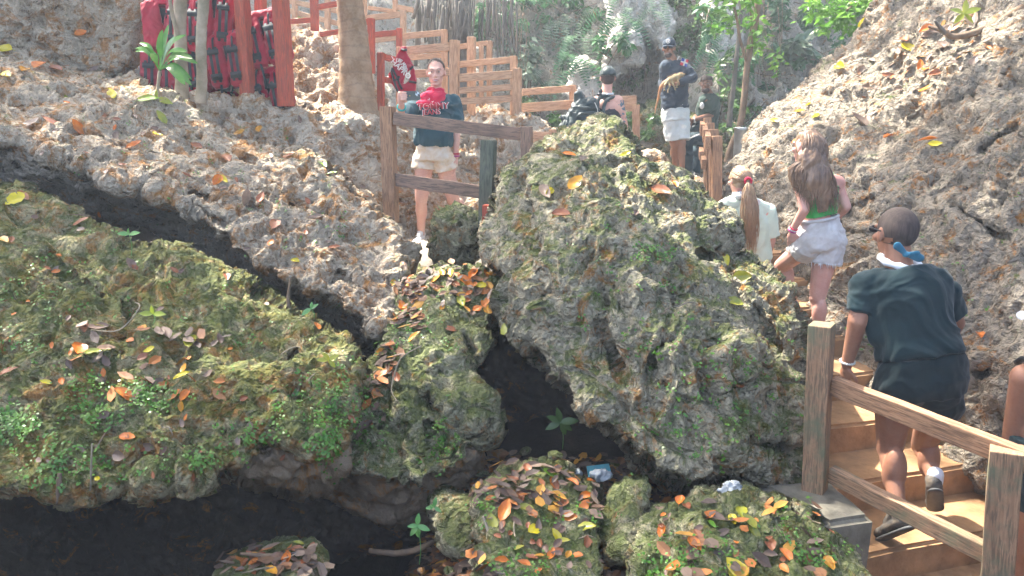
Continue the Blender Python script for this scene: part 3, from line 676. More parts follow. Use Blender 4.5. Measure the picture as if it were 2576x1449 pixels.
def palmmat():
    m, t, n, b = newmat('palm_bark'); g = N(t, "ShaderNodeNewGeometry"); pos = g.outputs["Position"]
    wv = N(t, "ShaderNodeTexWave"); wv.bands_direction = 'Z'; wv.inputs["Scale"].default_value = 2.6; wv.inputs["Distortion"].default_value = 2.5; wv.inputs["Detail"].default_value = 3; wv.inputs["Detail Scale"].default_value = 2.0
    t.links.new(pos, wv.inputs["Vector"]); f = noise(t, pos, 9, 6, .7)
    c = mix(t, ramp(t, f, [(.4, 0), (.62, 1)]), (.34, .23, .14), (.22, .13, .065)); c = mix(t, ramp(t, wv.outputs["Fac"], [(.0, .35), (.10, 0)]), c, (.16, .11, .07))
    sep = N(t, "ShaderNodeSeparateXYZ"); t.links.new(pos, sep.inputs[0])
    c = mix(t, mth(t, 'MULTIPLY', ramp(t, sep.outputs[2], [(.0, .0), (1.0, .0)]), 0.0), c, c)
    t.links.new(c, b.inputs["Base Color"]); b.inputs["Roughness"].default_value = .85
    bump(t, mth(t, 'ADD', mth(t, 'MULTIPLY', wv.outputs["Fac"], .6), noise(t, pos, 40, 4, .7)), b, .6, .01)
    return m
M['palm'] = palmmat()
def tree(name, label, loc, trunk, rad, mat, crown, leafm, lsize=.09, seed=0, group=None, branches=()):
    root = empty(name, loc, label, 'tree', group)
    tube('trunk', trunk, rad, mat, root, sides=12, jitter=.05, seed=seed)
    for bpts, br in branches: tube('limb', bpts, br, mat, root, sides=7)
    if crown: leaves_mesh('crown', crown, leafm, root, lsize, seed)
    return root
def leaf_quad(c, d, nrm, L, W, V, Fc):
    s = d.cross(nrm).normalized(); o = len(V)
    V += [c, c + d * L * .45 + s * W * .5 + nrm * L * .04, c + d * L - nrm * L * .10, c + d * L * .45 - s * W * .5 + nrm * L * .04]
    Fc.append((o, o + 1, o + 2, o + 3))
def leaves_mesh(name, clumps, mat, parent, size=.1, seed=0, droop=.3, aspect=.45):
    """clumps: (centre, (rx, ry, rz), count)"""
    rs = random.Random(seed); V = []; Fc = []
    for c, rr, cnt in clumps:
        subs = [(Vector((rs.gauss(0, .5), rs.gauss(0, .5), rs.gauss(0, .5)))) for _ in range(max(3, cnt // 40))]
        for i in range(cnt):
            s = rs.choice(subs); q = s + Vector((rs.gauss(0, .16), rs.gauss(0, .16), rs.gauss(0, .16)))
            p = Vector(c) + Vector((q.x * rr[0], q.y * rr[1], q.z * rr[2]))
            d = Vector((rs.gauss(0, 1), rs.gauss(0, 1), rs.gauss(-droop, .6))).normalized()
            n = Vector((rs.gauss(0, .6), rs.gauss(0, .6) - .2, rs.uniform(.3, 1))).normalized()
            L = size * rs.uniform(.6, 1.3); leaf_quad(p, d, n, L, L * aspect, V, Fc)
    return mesh(name, V, Fc, M[mat], parent, smooth=False)
M['leaf'] = leafmat('green_leaves', (.055, .13, .03), (.12, .22, .05), scale=3)
M['leaf_b'] = leafmat('bright_green_leaves', (.10, .26, .03), (.20, .38, .06), trans=.45, scale=4)
M['leaf_t'] = leafmat('blue_green_leaves', (.035, .12, .045), (.09, .22, .08), scale=2)
M['leaf_s'] = leafmat('silvery_green_leaves', (.10, .17, .10), (.19, .26, .17), rough=.4, scale=3)
M['leaf_y'] = leafmat('yellow_green_leaves', (.25, .34, .04), (.36, .36, .05), trans=.4, scale=4)
M['canopy'] = leafmat('canopy_leaves', (.05, .10, .03), (.09, .14, .04), trans=.25)
tree('palm_tree', 'thick brown palm trunk flaring at its foot on the pale rock ledge', P(900, 305, 7.9),
     [P(902, 318, 7.85), P(900, 290, 7.85), P(897, 240, 7.85), P(893, 150, 7.85), P(886, 60, 7.85), P(880, 0, 7.85), P(872, -150, 7.9), P(860, -500, 8.0)],
     [.235, .215, .18, .15, .135, .125, .12, .11], 'palm', None, None)
GT = 'slim trunks beside the life jacket rack'
tree('slim_tree', 'left of two slim pale trunks growing in front of the life jacket rack', P(458, 250, 7.05),
     [P(459, 262, 7.05), P(457, 200, 7.05), P(455, 120, 7.05), P(453, 60, 7.05), P(454, 0, 7.05), P(456, -300, 7.0)], [.062, .056, .052, .052, .055, .04], 'bark_pale', None, None, seed=3,
     branches=[([P(448, 90, 7.0), P(436, 45, 6.95), P(428, 0, 6.9), P(420, -100, 6.8)], [.02, .018, .016, .01])], group=GT)
tree('slim_tree', 'right of two slim pale trunks, patched green and leaning slightly', P(506, 250, 6.95),
     [P(505, 262, 6.95), P(508, 200, 6.95), P(506, 130, 6.95), P(507, 70, 6.95), P(512, 0, 6.95), P(522, -300, 6.9)], [.05, .045, .045, .044, .046, .035], 'bark_pale', None, None, seed=4, group=GT)
# trees in front of the far wall
tree('young_tree', 'slender curved brown tree rising behind the steel bin', P(1836, 400, 9.6),
     [P(1830, 410, 9.6), P(1840, 370, 9.6), P(1860, 320, 9.6), P(1872, 250, 9.6), P(1877, 190, 9.6), P(1888, 110, 9.6), P(1902, 40, 9.6), P(1910, -40, 9.6), P(1900, -200, 9.7)],
     [.05, .045, .04, .04, .036, .04, .04, .036, .03], 'bark', [(P(1890, 5, 9.5), (.45, .4, .35), 160), (P(1850, 90, 9.5), (.3, .3, .3), 60), (P(1935, 60, 9.6), (.3, .3, .4), 60)], 'leaf_b', .12, 11,
     branches=[([P(1880, 160, 9.6), P(1862, 100, 9.5), P(1850, 30, 9.5), P(1830, -40, 9.4)], [.02, .018, .015, .01]), ([P(1876, 200, 9.6), P(1886, 120, 9.7), P(1892, 60, 9.7), P(1880, -20, 9.7)], [.02, .018, .016, .01])], group='slender trees by the far wall')
tree('young_tree', 'thin grey tree to the left of the curved brown one', P(1840, 280, 10.6),
     [P(1834, 320, 10.6), P(1838, 270, 10.6), P(1845, 220, 10.6), P(1852, 150, 10.6), P(1862, 60, 10.6), P(1866, -40, 10.6)],
     [.04, .035, .034, .03, .03, .02], 'bark_grey', [(P(1870, 20, 10.5), (.5, .4, .4), 90), (P(1840, 150, 10.6), (.25, .3, .3), 40)], 'leaf', .12, 12, group='slender trees by the far wall')
# steel bin
def bin_():
    root = empty('steel_bin', P(1862, 425, 8.7), 'tall dented galvanised steel bin tapering downwards between tree and rock wall', 'bin')
    M['steel'] = plain('galvanised_steel', (.50, .55, .57), .35, .3, 9, .25, metal=.85, dist=.01)
    c0 = P(1871, 323, 8.75); c1 = P(1858, 440, 8.75); r0 = 44 / F * 8.75 / 2; V = []; Fc = []; S = 28
    prof = [(0, r0 * 1.04), (.012, r0 * 1.08), (.03, r0 * 1.04), (.04, r0), (.3, r0 * .93), (.6, r0 * .82), (1, r0 * .7)]
    for t, r_ in prof:
        for k in range(S):
            a = 2 * math.pi * k / S; p = c0.lerp(c1, t); dn = 1 + .03 * math.sin(3 * a + 9 * t)
            V.append(p + Vector((math.cos(a) * r_ * dn, math.sin(a) * r_ * dn, 0)))
    for i in range(len(prof) - 1):
        for k in range(S):
            a = i * S + k; b = i * S + (k + 1) % S; Fc.append((a, a + S, b + S, b))
    Fc.append(tuple((len(prof) - 1) * S + k for k in range(S)))
    mesh('body', V, Fc, M['steel'], root)
    V, Fc = tubemesh([c0 + Vector((math.cos(a) * r0 * 1.05, math.sin(a) * r0 * 1.05, .005)) for a in np.linspace(0, 2 * math.pi, 30)], .008, 6)
    mesh('rim', V, Fc, M['steel'], root)
bin_()
# ---------------------------------------------------------------- people
def evalmods(o):
    dg = bpy.context.evaluated_depsgraph_get(); dg.update(); e = o.evaluated_get(dg); return bpy.data.meshes.new_from_object(e)
def capsule(a, b, ra, rb, S=14, ends=True, flat=1.0, fdir=None):
    """rounded tapered limb from a to b"""
    a = Vector(a); b = Vector(b); d = (b - a); L = d.length; d = d / L if L > 1e-6 else Vector((0, 0, 1))
    pts = []; rad = []
    if ends is True or ends == 'a':
        for t in (80, 60, 40, 20): pts.append(a - d * ra * math.sin(R(t))); rad.append(ra * math.cos(R(t)))
    for i in range(7): pts.append(a.lerp(b, i / 6)); rad.append(ra + (rb - ra) * i / 6)
    if ends is True or ends == 'b':
        for t in (20, 40, 60, 80): pts.append(b + d * rb * math.sin(R(t))); rad.append(rb * math.cos(R(t)))
    x = d.orthogonal().normalized()
    if fdir is not None:
        x = (Vector(fdir) - d * Vector(fdir).dot(d)).normalized()
    y = d.cross(x); V = []; Fc = []
    for p, r in zip(pts, rad):
        for k in range(S):
            an = 2 * math.pi * k / S; V.append(p + x * math.cos(an) * r * flat + y * math.sin(an) * r)
    n = len(pts)
    for i in range(n - 1):
        for k in range(S):
            q = i * S + k; w_ = i * S + (k + 1) % S; Fc.append((q, w_, w_ + S, q + S))
    Fc.append(tuple(range(S))[::-1]); Fc.append(tuple((n - 1) * S + k for k in range(S)))
    return V, Fc
def ellip(c, r, rot=None, S=20, T=12):
    c = Vector(c); rot = rot or Matrix.Identity(3); V = []; Fc = []
    for i in range(1, T):
        th = math.pi * i / T
        for k in range(S):
            ph = 2 * math.pi * k / S
            V.append(c + rot @ Vector((math.sin(th) * math.cos(ph) * r[0], math.sin(th) * math.sin(ph) * r[1], math.cos(th) * r[2])))
    for i in range(T - 2):
        for k in range(S):
            a = i * S + k; b = i * S + (k + 1) % S; Fc.append((a, a + S, b + S, b))
    V.append(c + rot @ Vector((0, 0, r[2]))); V.append(c + rot @ Vector((0, 0, -r[2]))); t = len(V) - 2
    for k in range(S): Fc.append((t, k, (k + 1) % S)); Fc.append((t + 1, (T - 2) * S + (k + 1) % S, (T - 2) * S + k))
    return V, Fc
def blend(name, prims, mat, parent, voxel=.008, smooth=4, fold=0, foldscale=6, seed=0, fold_dir=None, keep_big=True):
    """fuse overlapping closed shapes into one continuous skin"""
    V, Fc = merge(prims)
    me = bpy.data.meshes.new(name); me.from_pydata([tuple(v) for v in V], [], Fc); me.update()
    o = bpy.data.objects.new(name, me); COL.objects.link(o)
    m = o.modifiers.new('r', 'REMESH'); m.mode = 'VOXEL'; m.voxel_size = voxel; m.use_smooth_shade = True
    if smooth: s = o.modifiers.new('s', 'SMOOTH'); s.factor = .5; s.iterations = smooth
    nm = evalmods(o); bpy.data.objects.remove(o); bpy.data.meshes.remove(me)
    n = len(nm.vertices); co = np.zeros(n * 3, np.float32); nm.vertices.foreach_get('co', co); co = co.reshape(-1, 3).astype(float)
    if fold and n:
        nn = np.zeros(n * 3, np.float32); nm.vertices.foreach_get('normal', nn); nn = nn.reshape(-1, 3)
        q = co * foldscale
        if fold_dir is not None:
            fd = np.array(Vector(fold_dir).normalized()); q = q - np.outer(q @ fd, fd) * .75
        q = q + np.stack([perlin(co * foldscale * .6 + 3, 5)] * 3, -1) * .9
        f = fbm(q + seed, 3, 100, .5, True)
        co = co + nn * (f[:, None] - .35) * fold
    L = world_loc(parent) if parent else Vector((0, 0, 0))
    nm.vertices.foreach_set('co', (co - np.array(L)).astype(np.float32).ravel()); nm.update()
    nm.name = name; nm.materials.clear(); nm.materials.append(M[mat])
    nm.polygons.foreach_set("use_smooth", np.ones(len(nm.polygons), dtype=bool))
    return link(name, nm, parent)
def frame(fwd, up=(0, 0, 1)):
    f = Vector(fwd).normalized(); u = Vector(up); r = f.cross(u).normalized(); u = r.cross(f).normalized()
    return Matrix((r, f, u)).transposed()     # columns: right, forward, up
def hand(wr, tip_dir, palm_n, curl=.6, s=1.0, thumb_side=1, spread=.18):
    """palm and five fingers; palm_n is the way the palm faces"""
    d = Vector(tip_dir).normalized(); n = (Vector(palm_n) - d * Vector(palm_n).dot(d)).normalized(); sd = d.cross(n) * thumb_side
    out = [capsule(wr, wr + d * .035 * s, .024 * s, .030 * s, flat=.7, fdir=n)]
    pc = wr + d * .055 * s
    out.append(ellip(pc, (.040 * s, .048 * s, .016 * s), Matrix((sd, d, n)).transposed(), 14, 8))
    lens = (.070, .080, .075, .058)
    for i, Ls in enumerate(lens):
        off = (1.5 - i) * .021 * s
        b = wr + d * .088 * s + sd * off
        dd = (d + sd * spread * (1.5 - i) * .35).normalized(); r = .0088 * s; p = b - dd * .015 * s
        for j, fr in enumerate((.45, .32, .25)):
            an = curl * (.45 + .45 * j) + i * .05
            dj = (dd * math.cos(an) + n * math.sin(an)).normalized(); e = p + dj * Ls * s * (fr + (.15 if j == 0 else 0))
            out.append(capsule(p, e, r, r * .93, 8)); p = e; r *= .92
    tb = wr + d * .03 * s + sd * .026 * s; t1 = tb + (d * .6 + sd * .75 + n * .25).normalized() * .036 * s
    t2 = t1 + (d * .9 + sd * .25 + n * (.3 + curl * .3)).normalized() * .030 * s
    out += [capsule(tb, t1, .012 * s, .0105 * s, 8), capsule(t1, t2, .0105 * s, .009 * s, 8)]
    return out
def head(c, fwd, s=1.0, up=(0, 0, 1), jaw=1.0):
    """c: centre of the skull; front is fwd"""
    Rm = frame(fwd, up); q = lambda x, y, z: Vector(c) + Rm @ Vector((x, y, z)) * s
    out = [ellip(q(0, -.012, .028), (.074 * s, .094 * s, .088 * s), Rm), ellip(q(0, .022, -.035), (.056 * s * jaw, .066 * s, .074 * s), Rm),
           ellip(q(0, .052, -.088), (.030 * s * jaw, .030 * s, .022 * s), Rm),
           ellip(q(0, .078, .030), (.052 * s, .018 * s, .016 * s), Rm),                    # brow
           capsule(q(0, .088, .012), q(0, .108, -.022), .009 * s, .0135 * s, 10),            # nose
           ellip(q(.012, .094, -.026), (.009 * s, .010 * s, .007 * s), Rm, 10, 6), ellip(q(-.012, .094, -.026), (.009 * s, .010 * s, .007 * s), Rm, 10, 6),
           ellip(q(0, .084, -.054), (.026 * s, .012 * s, .009 * s), Rm, 12, 6), ellip(q(0, .082, -.066), (.022 * s, .012 * s, .009 * s), Rm, 12, 6),
           ellip(q(.045, .058, -.015), (.022 * s, .024 * s, .02 * s), Rm, 12, 6), ellip(q(-.045, .058, -.015), (.022 * s, .024 * s, .02 * s), Rm, 12, 6)]
    for sg in (-1, 1):
        out.append(ellip(q(sg * .077, -.006, -.002), (.009 * s, .018 * s, .031 * s), Rm, 10, 8))
    return out, q, Rm
def face_parts(parent, q, Rm, s, skin_dark, lip, brow='hair_dark', smile=False, eyes=True, teeth=False):
    for sg in (-1, 1):
        if eyes:
            e = mesh('eye', *ellip(q(sg * .031, .0805, .010), (.0125 * s, .008 * s, .0046 * s), Rm, 12, 8), M['eye_white'], parent)
            mesh('iris', *ellip(q(sg * .031, .0885, .010), (.0058 * s, .003 * s, .0044 * s), Rm, 10, 6), M['iris'], e)
        V, Fc = tubemesh([q(sg * .014, .093, .030), q(sg * .030, .092, .037), q(sg * .050, .080, .032)], [.003 * s, .0038 * s, .002 * s], 6)
        mesh('eyebrow', V, Fc, M[brow], parent)
    up = .006 if smile else 0
    parts = [tubemesh([q(-.027, .083, -.056 + up), q(-.010, .095, -.053), q(0, .096, -.055), q(.010, .095, -.053), q(.027, .083, -.056 + up)], [.002 * s, .005 * s, .0045 * s, .005 * s, .002 * s], 6),
             tubemesh([q(-.025, .082, -.060 + up), q(0, .094, -.070), q(.025, .082, -.060 + up)], [.002 * s, .006 * s, .002 * s], 6)]
    mesh('lips', *merge(parts), M[lip], parent)
    if teeth: mesh('teeth', *ellip(q(0, .0905, -.061), (.020 * s, .005 * s, .0055 * s), Rm, 12, 6), M['eye_white'], parent)
    else: mesh('mouth', *ellip(q(0, .0905, -.0605), (.016 * s, .005 * s, .004 * s), Rm, 12, 6), M['mouth'], parent)
def foot_shoe(ankle, toe, up=(0, 0, 1), s=1.0, sole=True):
    a = Vector(ankle); t = Vector(toe); d = (t - a); d.normalize(); u = Vector(up); u = (u - d * u.dot(d)).normalized(); sd = d.cross(u)
    Rm = Matrix((sd, d, u)).transposed(); h = a
    out = [ellip(a + d * -.02 * s, (.040 * s, .050 * s, .050 * s), Rm, 14, 8), capsule(a + d * -.015 * s - u * .025 * s, a + d * .12 * s - u * .035 * s, .040 * s, .042 * s, 12, flat=.75, fdir=u),
           ellip(a + d * .155 * s - u * .040 * s, (.045 * s, .065 * s, .030 * s), Rm, 14, 8), capsule(a + u * .03 * s, a + d * .09 * s - u * .01 * s, .034 * s, .03 * s, 10)]
    so = [capsule(a - d * .035 * s - u * .062 * s, a + d * .17 * s - u * .066 * s, .038 * s, .044 * s, 12, flat=.32, fdir=u)]
    return out, so
def skinmat(name, c, c2, rough=.5):
    m, t, n, b = newmat(name); tc = N(t, "ShaderNodeTexCoord"); v = tc.outputs["Object"]
    cc = mix(t, ramp(t, noise(t, v, 7, 5, .6), [(.35, 0), (.7, 1)]), c, c2); cc = mix(t, ramp(t, noise(t, v, 60, 3, .6), [(.5, 0), (.8, .25)]), cc, tuple(x * .6 for x in c2))
    t.links.new(cc, b.inputs["Base Color"]); b.inputs["Roughness"].default_value = rough
    b.inputs["Subsurface Weight"].default_value = .12; b.inputs["Subsurface Radius"].default_value = (.02, .008, .004); b.inputs["Specular IOR Level"].default_value = .4
    bump(t, noise(t, v, 120, 3, .6), b, .15, .002); return m
M['skin_fair'] = skinmat('fair_skin', (.66, .40, .31), (.58, .29, .22))
M['skin_pink'] = skinmat('pink_skin', (.62, .36, .29), (.55, .25, .19))
M['skin_tan'] = skinmat('tan_skin', (.34, .17, .105), (.26, .115, .07))
M['skin_brown'] = skinmat('brown_skin', (.36, .175, .10), (.27, .12, .065))
M['skin_deep'] = skinmat('deep_brown_skin', (.26, .125, .075), (.19, .085, .05))
M['eye_white'] = plain('eye_white', (.50, .46, .44), .3, .05, 30, 0)
M['iris'] = plain('iris', (.05, .04, .03), .2, .2, 30, 0); M['mouth'] = plain('inner_mouth', (.08, .03, .03), .6, .2, 30, 0)
M['lip_pink'] = plain('pink_lips', (.50, .20, .17), .45, .15, 60, .1); M['lip_brown'] = plain('brown_lips', (.20, .08, .06), .45, .15, 60, .1)
def hairmat(name, c, c2, c3):
    m, t, n, b = newmat(name); g = N(t, "ShaderNodeNewGeometry"); mp = N(t, "ShaderNodeMapping"); mp.inputs["Scale"].default_value = (1, 1, .12)
    t.links.new(g.outputs["Position"], mp.inputs[0]); f = noise(t, mp.outputs[0], 90, 3, .6); f2 = noise(t, g.outputs["Position"], 7, 3, .5)
    cc = mix(t, ramp(t, f, [(.35, 0), (.65, 1)]), c, c2); cc = mix(t, ramp(t, f2, [(.4, 0), (.65, .7)]), cc, c3)
    t.links.new(cc, b.inputs["Base Color"]); b.inputs["Roughness"].default_value = .42; b.inputs["Specular IOR Level"].default_value = .5
    bump(t, f, b, .5, .004); return m
M['hair_dark'] = hairmat('dark_brown_hair', (.07, .045, .03), (.11, .07, .05), (.05, .035, .025))
M['hair_long'] = hairmat('brown_hair_with_pale_streaks', (.085, .05, .033), (.20, .12, .075), (.33, .21, .13))
M['hair_pony'] = hairmat('light_brown_hair', (.28, .17, .10), (.40, .27, .16), (.22, .12, .07))
M['stubble'] = hairmat('close_cropped_hair', (.045, .032, .027), (.085, .060, .050), (.06, .043, .036)); M['stubble'].node_tree.nodes['Principled BSDF'].inputs['Roughness'].default_value = .85
def cloth(name, c, var=.25, rough=.85, scale=14, c2=None, weave=400):
    m, t, n, b = newmat(name); tc = N(t, "ShaderNodeTexCoord"); v = tc.outputs["Object"]
    cc = mix(t, ramp(t, noise(t, v, scale, 5, .65), [(.35, 0), (.65, 1)]), c2 or tuple(x * (1 - var) for x in c), c)
    t.links.new(cc, b.inputs["Base Color"]); b.inputs["Roughness"].default_value = rough; b.inputs["Sheen Weight"].default_value = .15
    b.inputs["Specular IOR Level"].default_value = .2
    bump(t, noise(t, v, weave, 2, .5), b, .25, .0015); return m
M['tee_black'] = cloth('black_teal_cotton', (.009, .028, .033)); M['shorts_black'] = cloth('black_shorts_cloth', (.004, .016, .020))
M['tee_teal'] = cloth('dark_teal_cotton', (.035, .085, .10)); M['denim_white'] = cloth('cream_denim', (.66, .60, .52), .12, c2=(.60, .44, .28))
M['denim_pale'] = cloth('muddy_pale_denim', (.56, .55, .55), .12, c2=(.47, .44, .42)); M['green_top'] = cloth('bright_green_knit', (.055, .40, .09), .15)
M['mint'] = cloth('pale_mint_linen', (.58, .68, .58), .08); M['navy'] = cloth('navy_jersey', (.022, .04, .065)); M['olive_tee'] = cloth('dark_green_cotton', (.025, .055, .04))
M['shorts_white'] = cloth('white_cotton', (.66, .70, .68), .12); M['trousers'] = cloth('dark_teal_track_cloth', (.02, .05, .065))
M['bag'] = cloth('dark_waterproof_cloth', (.030, .050, .052), .3, .42, 9); M['black'] = plain('black_rubber', (.02, .022, .024), .5, .3, 20, .2)
M['red_cloth'] = cloth('crimson_bandana_cloth', (.55, .015, .06), .15); M['pink_cloth'] = cloth('magenta_bandana_cloth', (.42, .05, .22), .2)
M['white_cloth'] = cloth('white_cloth', (.72, .74, .78), .1); M['blue_cloth'] = cloth('blue_bandana_cloth', (.05, .20, .30), .3)
M['white'] = plain('white_print', (.78, .76, .72), .6, .1, 30, 0); M['red_print'] = plain('red_print', (.50, .05, .06), .6, .2, 30, 0)
M['shoe_mud'] = plain('muddy_black_shoe', (.05, .05, .05), .7, .4, 25, .5, col2=(.16, .13, .10)); M['sole'] = plain('shoe_sole', (.10, .10, .10), .7, .3, 20, .3)
M['bead'] = plain('pale_beads', (.62, .62, .58), .3, .1, 40, 0); M['teal_band'] = plain('teal_wristband', (.03, .35, .33), .5, .1, 30, 0)

def torso(pel, neck, shl, shr, wd=1.0, dp=1.0, hip=.16, chest=.17, waist=.14, fwd=(0, 1, 0), infl=0.0):
    """upper body volume from pelvis to neck base"""
    pel, neck, shl, shr = map(Vector, (pel, neck, shl, shr)); up = (neck - pel).normalized(); ax = (shr - shl); ax = (ax - up * ax.dot(up)).normalized()
    f = up.cross(ax); Rm = Matrix((ax, f, up)).transposed(); L = (neck - pel).length; o = []
    def sec(t, rx, ry, rz): return ellip(pel + up * L * t, (rx * wd + infl, ry * dp + infl, rz), Rm)
    o.append(sec(.02, hip, .115, .13)); o.append(sec(.28, waist, .105, .15)); o.append(sec(.52, (waist + chest) / 2 + .005, .112, .15)); o.append(sec(.74, chest, .118, .14))
    sr = .062 + infl
    m = neck - up * .035
    for s in (shl, shr):
        o.append(capsule(m - up * .02, s, sr * 1.05, sr, 14)); o.append(capsule(pel + up * L * .72 + (s - m) * .45, s, .085 + infl, sr, 12))
    return o, Rm
def loft(secs, Rm=None, S=28, ex=2.4):
    Rm = Rm or Matrix.Identity(3); V = []; Fc = []
    for c, rx, ry in secs:
        for k in range(S):
            a = 2 * math.pi * k / S; ca, sa = math.cos(a), math.sin(a)
            V.append(Vector(c) + Rm @ Vector((math.copysign(abs(ca) ** (2 / ex), ca) * rx, math.copysign(abs(sa) ** (2 / ex), sa) * ry, 0)))
    n = len(secs)
    for i in range(n - 1):
        for k in range(S):
            a = i * S + k; b = i * S + (k + 1) % S; Fc.append((a, a + S, b + S, b))
    Fc.append(tuple(range(S))); Fc.append(tuple((n - 1) * S + k for k in range(S))[::-1]); return V, Fc
def txt(s, size, mat, parent, loc, Rm, name='lettering', ext=.0015, shear=0, spacing=1.0):
    c = bpy.data.curves.new(name, 'FONT'); c.body = s; c.size = size; c.align_x = 'CENTER'; c.align_y = 'CENTER'; c.extrude = ext; c.offset = size * .018; c.space_character = spacing; c.resolution_u = 3
    o = bpy.data.objects.new(name, c); COL.objects.link(o); me = evalmods(o); bpy.data.objects.remove(o)
    base = world_loc(parent) if parent else Vector((0, 0, 0))
    mt = Matrix.Translation(Vector(loc) - base) @ Rm.to_4x4(); me.transform(mt); me.materials.clear(); me.materials.append(M[mat])
    return link(name, me, parent)
def strands(name, n, startf, pathf, mat, parent, rad=.004, seed=0, seg=12, sides=4):
    rs = random.Random(seed); parts = []
    for i in range(n):
        pts = pathf(startf(rs), rs)
        r = rad * rs.uniform(.6, 1.3); k = len(pts)
        rr = [r * (1 if j < k * .6 else max(.15, 1 - (j - k * .6) / (k * .4))) for j in range(k)]
        parts.append(tubemesh(pts, rr, sides, cap=False))
    V, Fc = merge(parts); return mesh(name, V, Fc, M[mat], parent)
def person(label, loc, group=None): return empty('person', loc, label, 'person', group)

# ---- man in black on the steps, seen from behind
def man_black():
    g = P
    root = person('broad man in black T-shirt and black shorts climbing the steps', P(2290, 1300, 3.85))
    hc = g(2254, 590, 4.02); nk = g(2262, 672, 3.98); sl = g(2182, 722, 3.98); sr = g(2372, 736, 3.98); pel = g(2312, 965, 3.84)
    el = g(2158, 808, 3.93); wr = g(2131, 915, 3.98); er = g(2402, 812, 4.02); wrr = g(2375, 880, 4.35)
    hpl = g(2250, 1010, 3.84); hpr = g(2365, 1010, 3.84); kl = g(2238, 1130, 3.86); al = g(2262, 1300, 3.66); kr = g(2322, 1120, 4.10); ar = g(2352, 1208, 3.92)
    hd, q, Rm = head(hc, (-.12, 1, -.05), 1.24)
    neck = [capsule(hc + Vector((0, -.02, -.04)), nk + Vector((0, -.01, -.02)), .062, .070)]
    tb, TR = torso(pel, nk, sl, sr, .92, .95, hip=.185, chest=.185, waist=.175)
    arms = [capsule(sl, el, .062, .052), capsule(el, wr, .050, .031), capsule(sr, er, .062, .050), capsule(er, wrr, .049, .030)]
    legs = [capsule(hpl, kl, .100, .066), capsule(kl, al, .060, .036), ellip(kl.lerp(al, .30) + Vector((0, -.022, 0)), (.062, .058, .13)),
            capsule(hpr, kr, .100, .064), capsule(kr, ar, .060, .036), ellip(kr.lerp(ar, .35) + Vector((0, -.02, 0)), (.058, .055, .11))]
    hl = hand(wr, g(2126, 948, 4.0) - wr, (.9, .3, 0), .55, 1.05, thumb_side=1)
    hr = hand(wrr, Vector((-.3, .8, -.1)), (0, 0, -1), .5, 1.0)
    blend('body', hd + neck + tb + arms + legs + hl + hr, 'skin_tan', root, .0062, 3)
    # cropped hair: a cap over the skull, clear of the face
    hair = [ellip(q(0, -.018, .031), (.0765, .0965, .090), Rm), ]
    hv, hf = ellip(q(0, -.0125, .028), (.0742 * 1.24, .0942 * 1.24, .0885 * 1.24), Rm, 40, 30)
    keep = [i for i, v in enumerate(hv) if (lambda l: (l.z > -.058 + (l.y * .9 if l.y > 0 else 0) + (.045 if abs(l.x) > .07 and l.z < 0 else 0)) and not (l.y > .055 and l.z < .06))(Rm.transposed() @ (v - q(0, 0, 0)))]
    km = {k: i for i, k in enumerate(keep)}; mesh('hair', [hv[k] for k in keep], [tuple(km[i] for i in f) for f in hf if all(i in km for i in f)], M['stubble'], root)
    up = (nk - pel).normalized()
    hem = g(2314, 892, 3.86)
    sh = [loft([(hem - up * .005, .212, .165), (hem + up * .03, .212, .165), (hem + up * .10, .198, .152), (hem + up * .20, .200, .148), (hem + up * .30, .222, .148), (hem + up * .37, .224, .140), (hem + up * .42, .195, .120), (hem + up * .46, .13, .095)], TR),
          capsule(sl, sl.lerp(el, .78), .080, .082, ends='a'), capsule(sr, sr.lerp(er, .70), .080, .080, ends='a'),
          capsule(sl - up * .07, g(2222, 840, 3.9), .075, .08), capsule(nk - up * .075, sl, .085, .090), capsule(nk - up * .075, sr, .085, .090), ellip(sl.lerp(sr, .5) - up * .10, (.225, .125, .12), TR)]
    blend('shirt', sh, 'tee_black', root, .0085, 4, fold=.015, foldscale=6, seed=3, fold_dir=(1, .1, -.8))
    st = [loft([(g(2318, 1000, 3.84), .215, .165), (g(2316, 960, 3.84), .232, .178), (g(2314, 915, 3.85), .218, .165), (g(2313, 895, 3.86), .20, .155)], TR),
          capsule(hpl, hpl.lerp(kl, .10), .120, .122, ends='a'), capsule(hpr, hpr.lerp(kr, .10), .120, .118, ends='a'),
          ellip(g(2272, 985, 3.80), (.11, .10, .12)), ellip(g(2360, 985, 3.80), (.11, .10, .12))]
    blend('shorts', st, 'shorts_black', root, .0085, 4, fold=.014, foldscale=5, seed=9, fold_dir=(.3, 0, 1))
    u1, s1 = foot_shoe(al, P(2205, 1322, 3.82), s=1.08); blend('shoe', u1, 'shoe_mud', root, .005, 2); blend('shoe_sole', s1, 'sole', root, .005, 1)
    a2 = ar + Vector((0, .01, -.02)); u2, s2 = foot_shoe(a2, a2 + Vector((.06, .09, -.11)), up=(.2, .75, .6), s=1.08); blend('shoe', u2, 'shoe_mud', root, .005, 2); blend('shoe_sole', s2, 'sole', root, .005, 1)
    mesh('sock', *capsule(ar + Vector((0, .0, .035)), ar - Vector((0, 0, .02)), .041, .040), M['white_cloth'], root)
    # bandana rolled round the neck, knot at the back
    ring = [nk + Vector((math.cos(a) * .092 * 1.0, math.sin(a) * .082, .028 + .018 * math.sin(a) + .03 * math.cos(a) * -.4)) for a in np.linspace(0, 2 * math.pi, 26)]
    mesh('bandana', *tubemesh(ring, [.018 + .004 * math.sin(i * 1.9) for i in range(26)], 8, .12, 3), M['white_cloth'], root)
    k = g(2280, 640, 3.86)
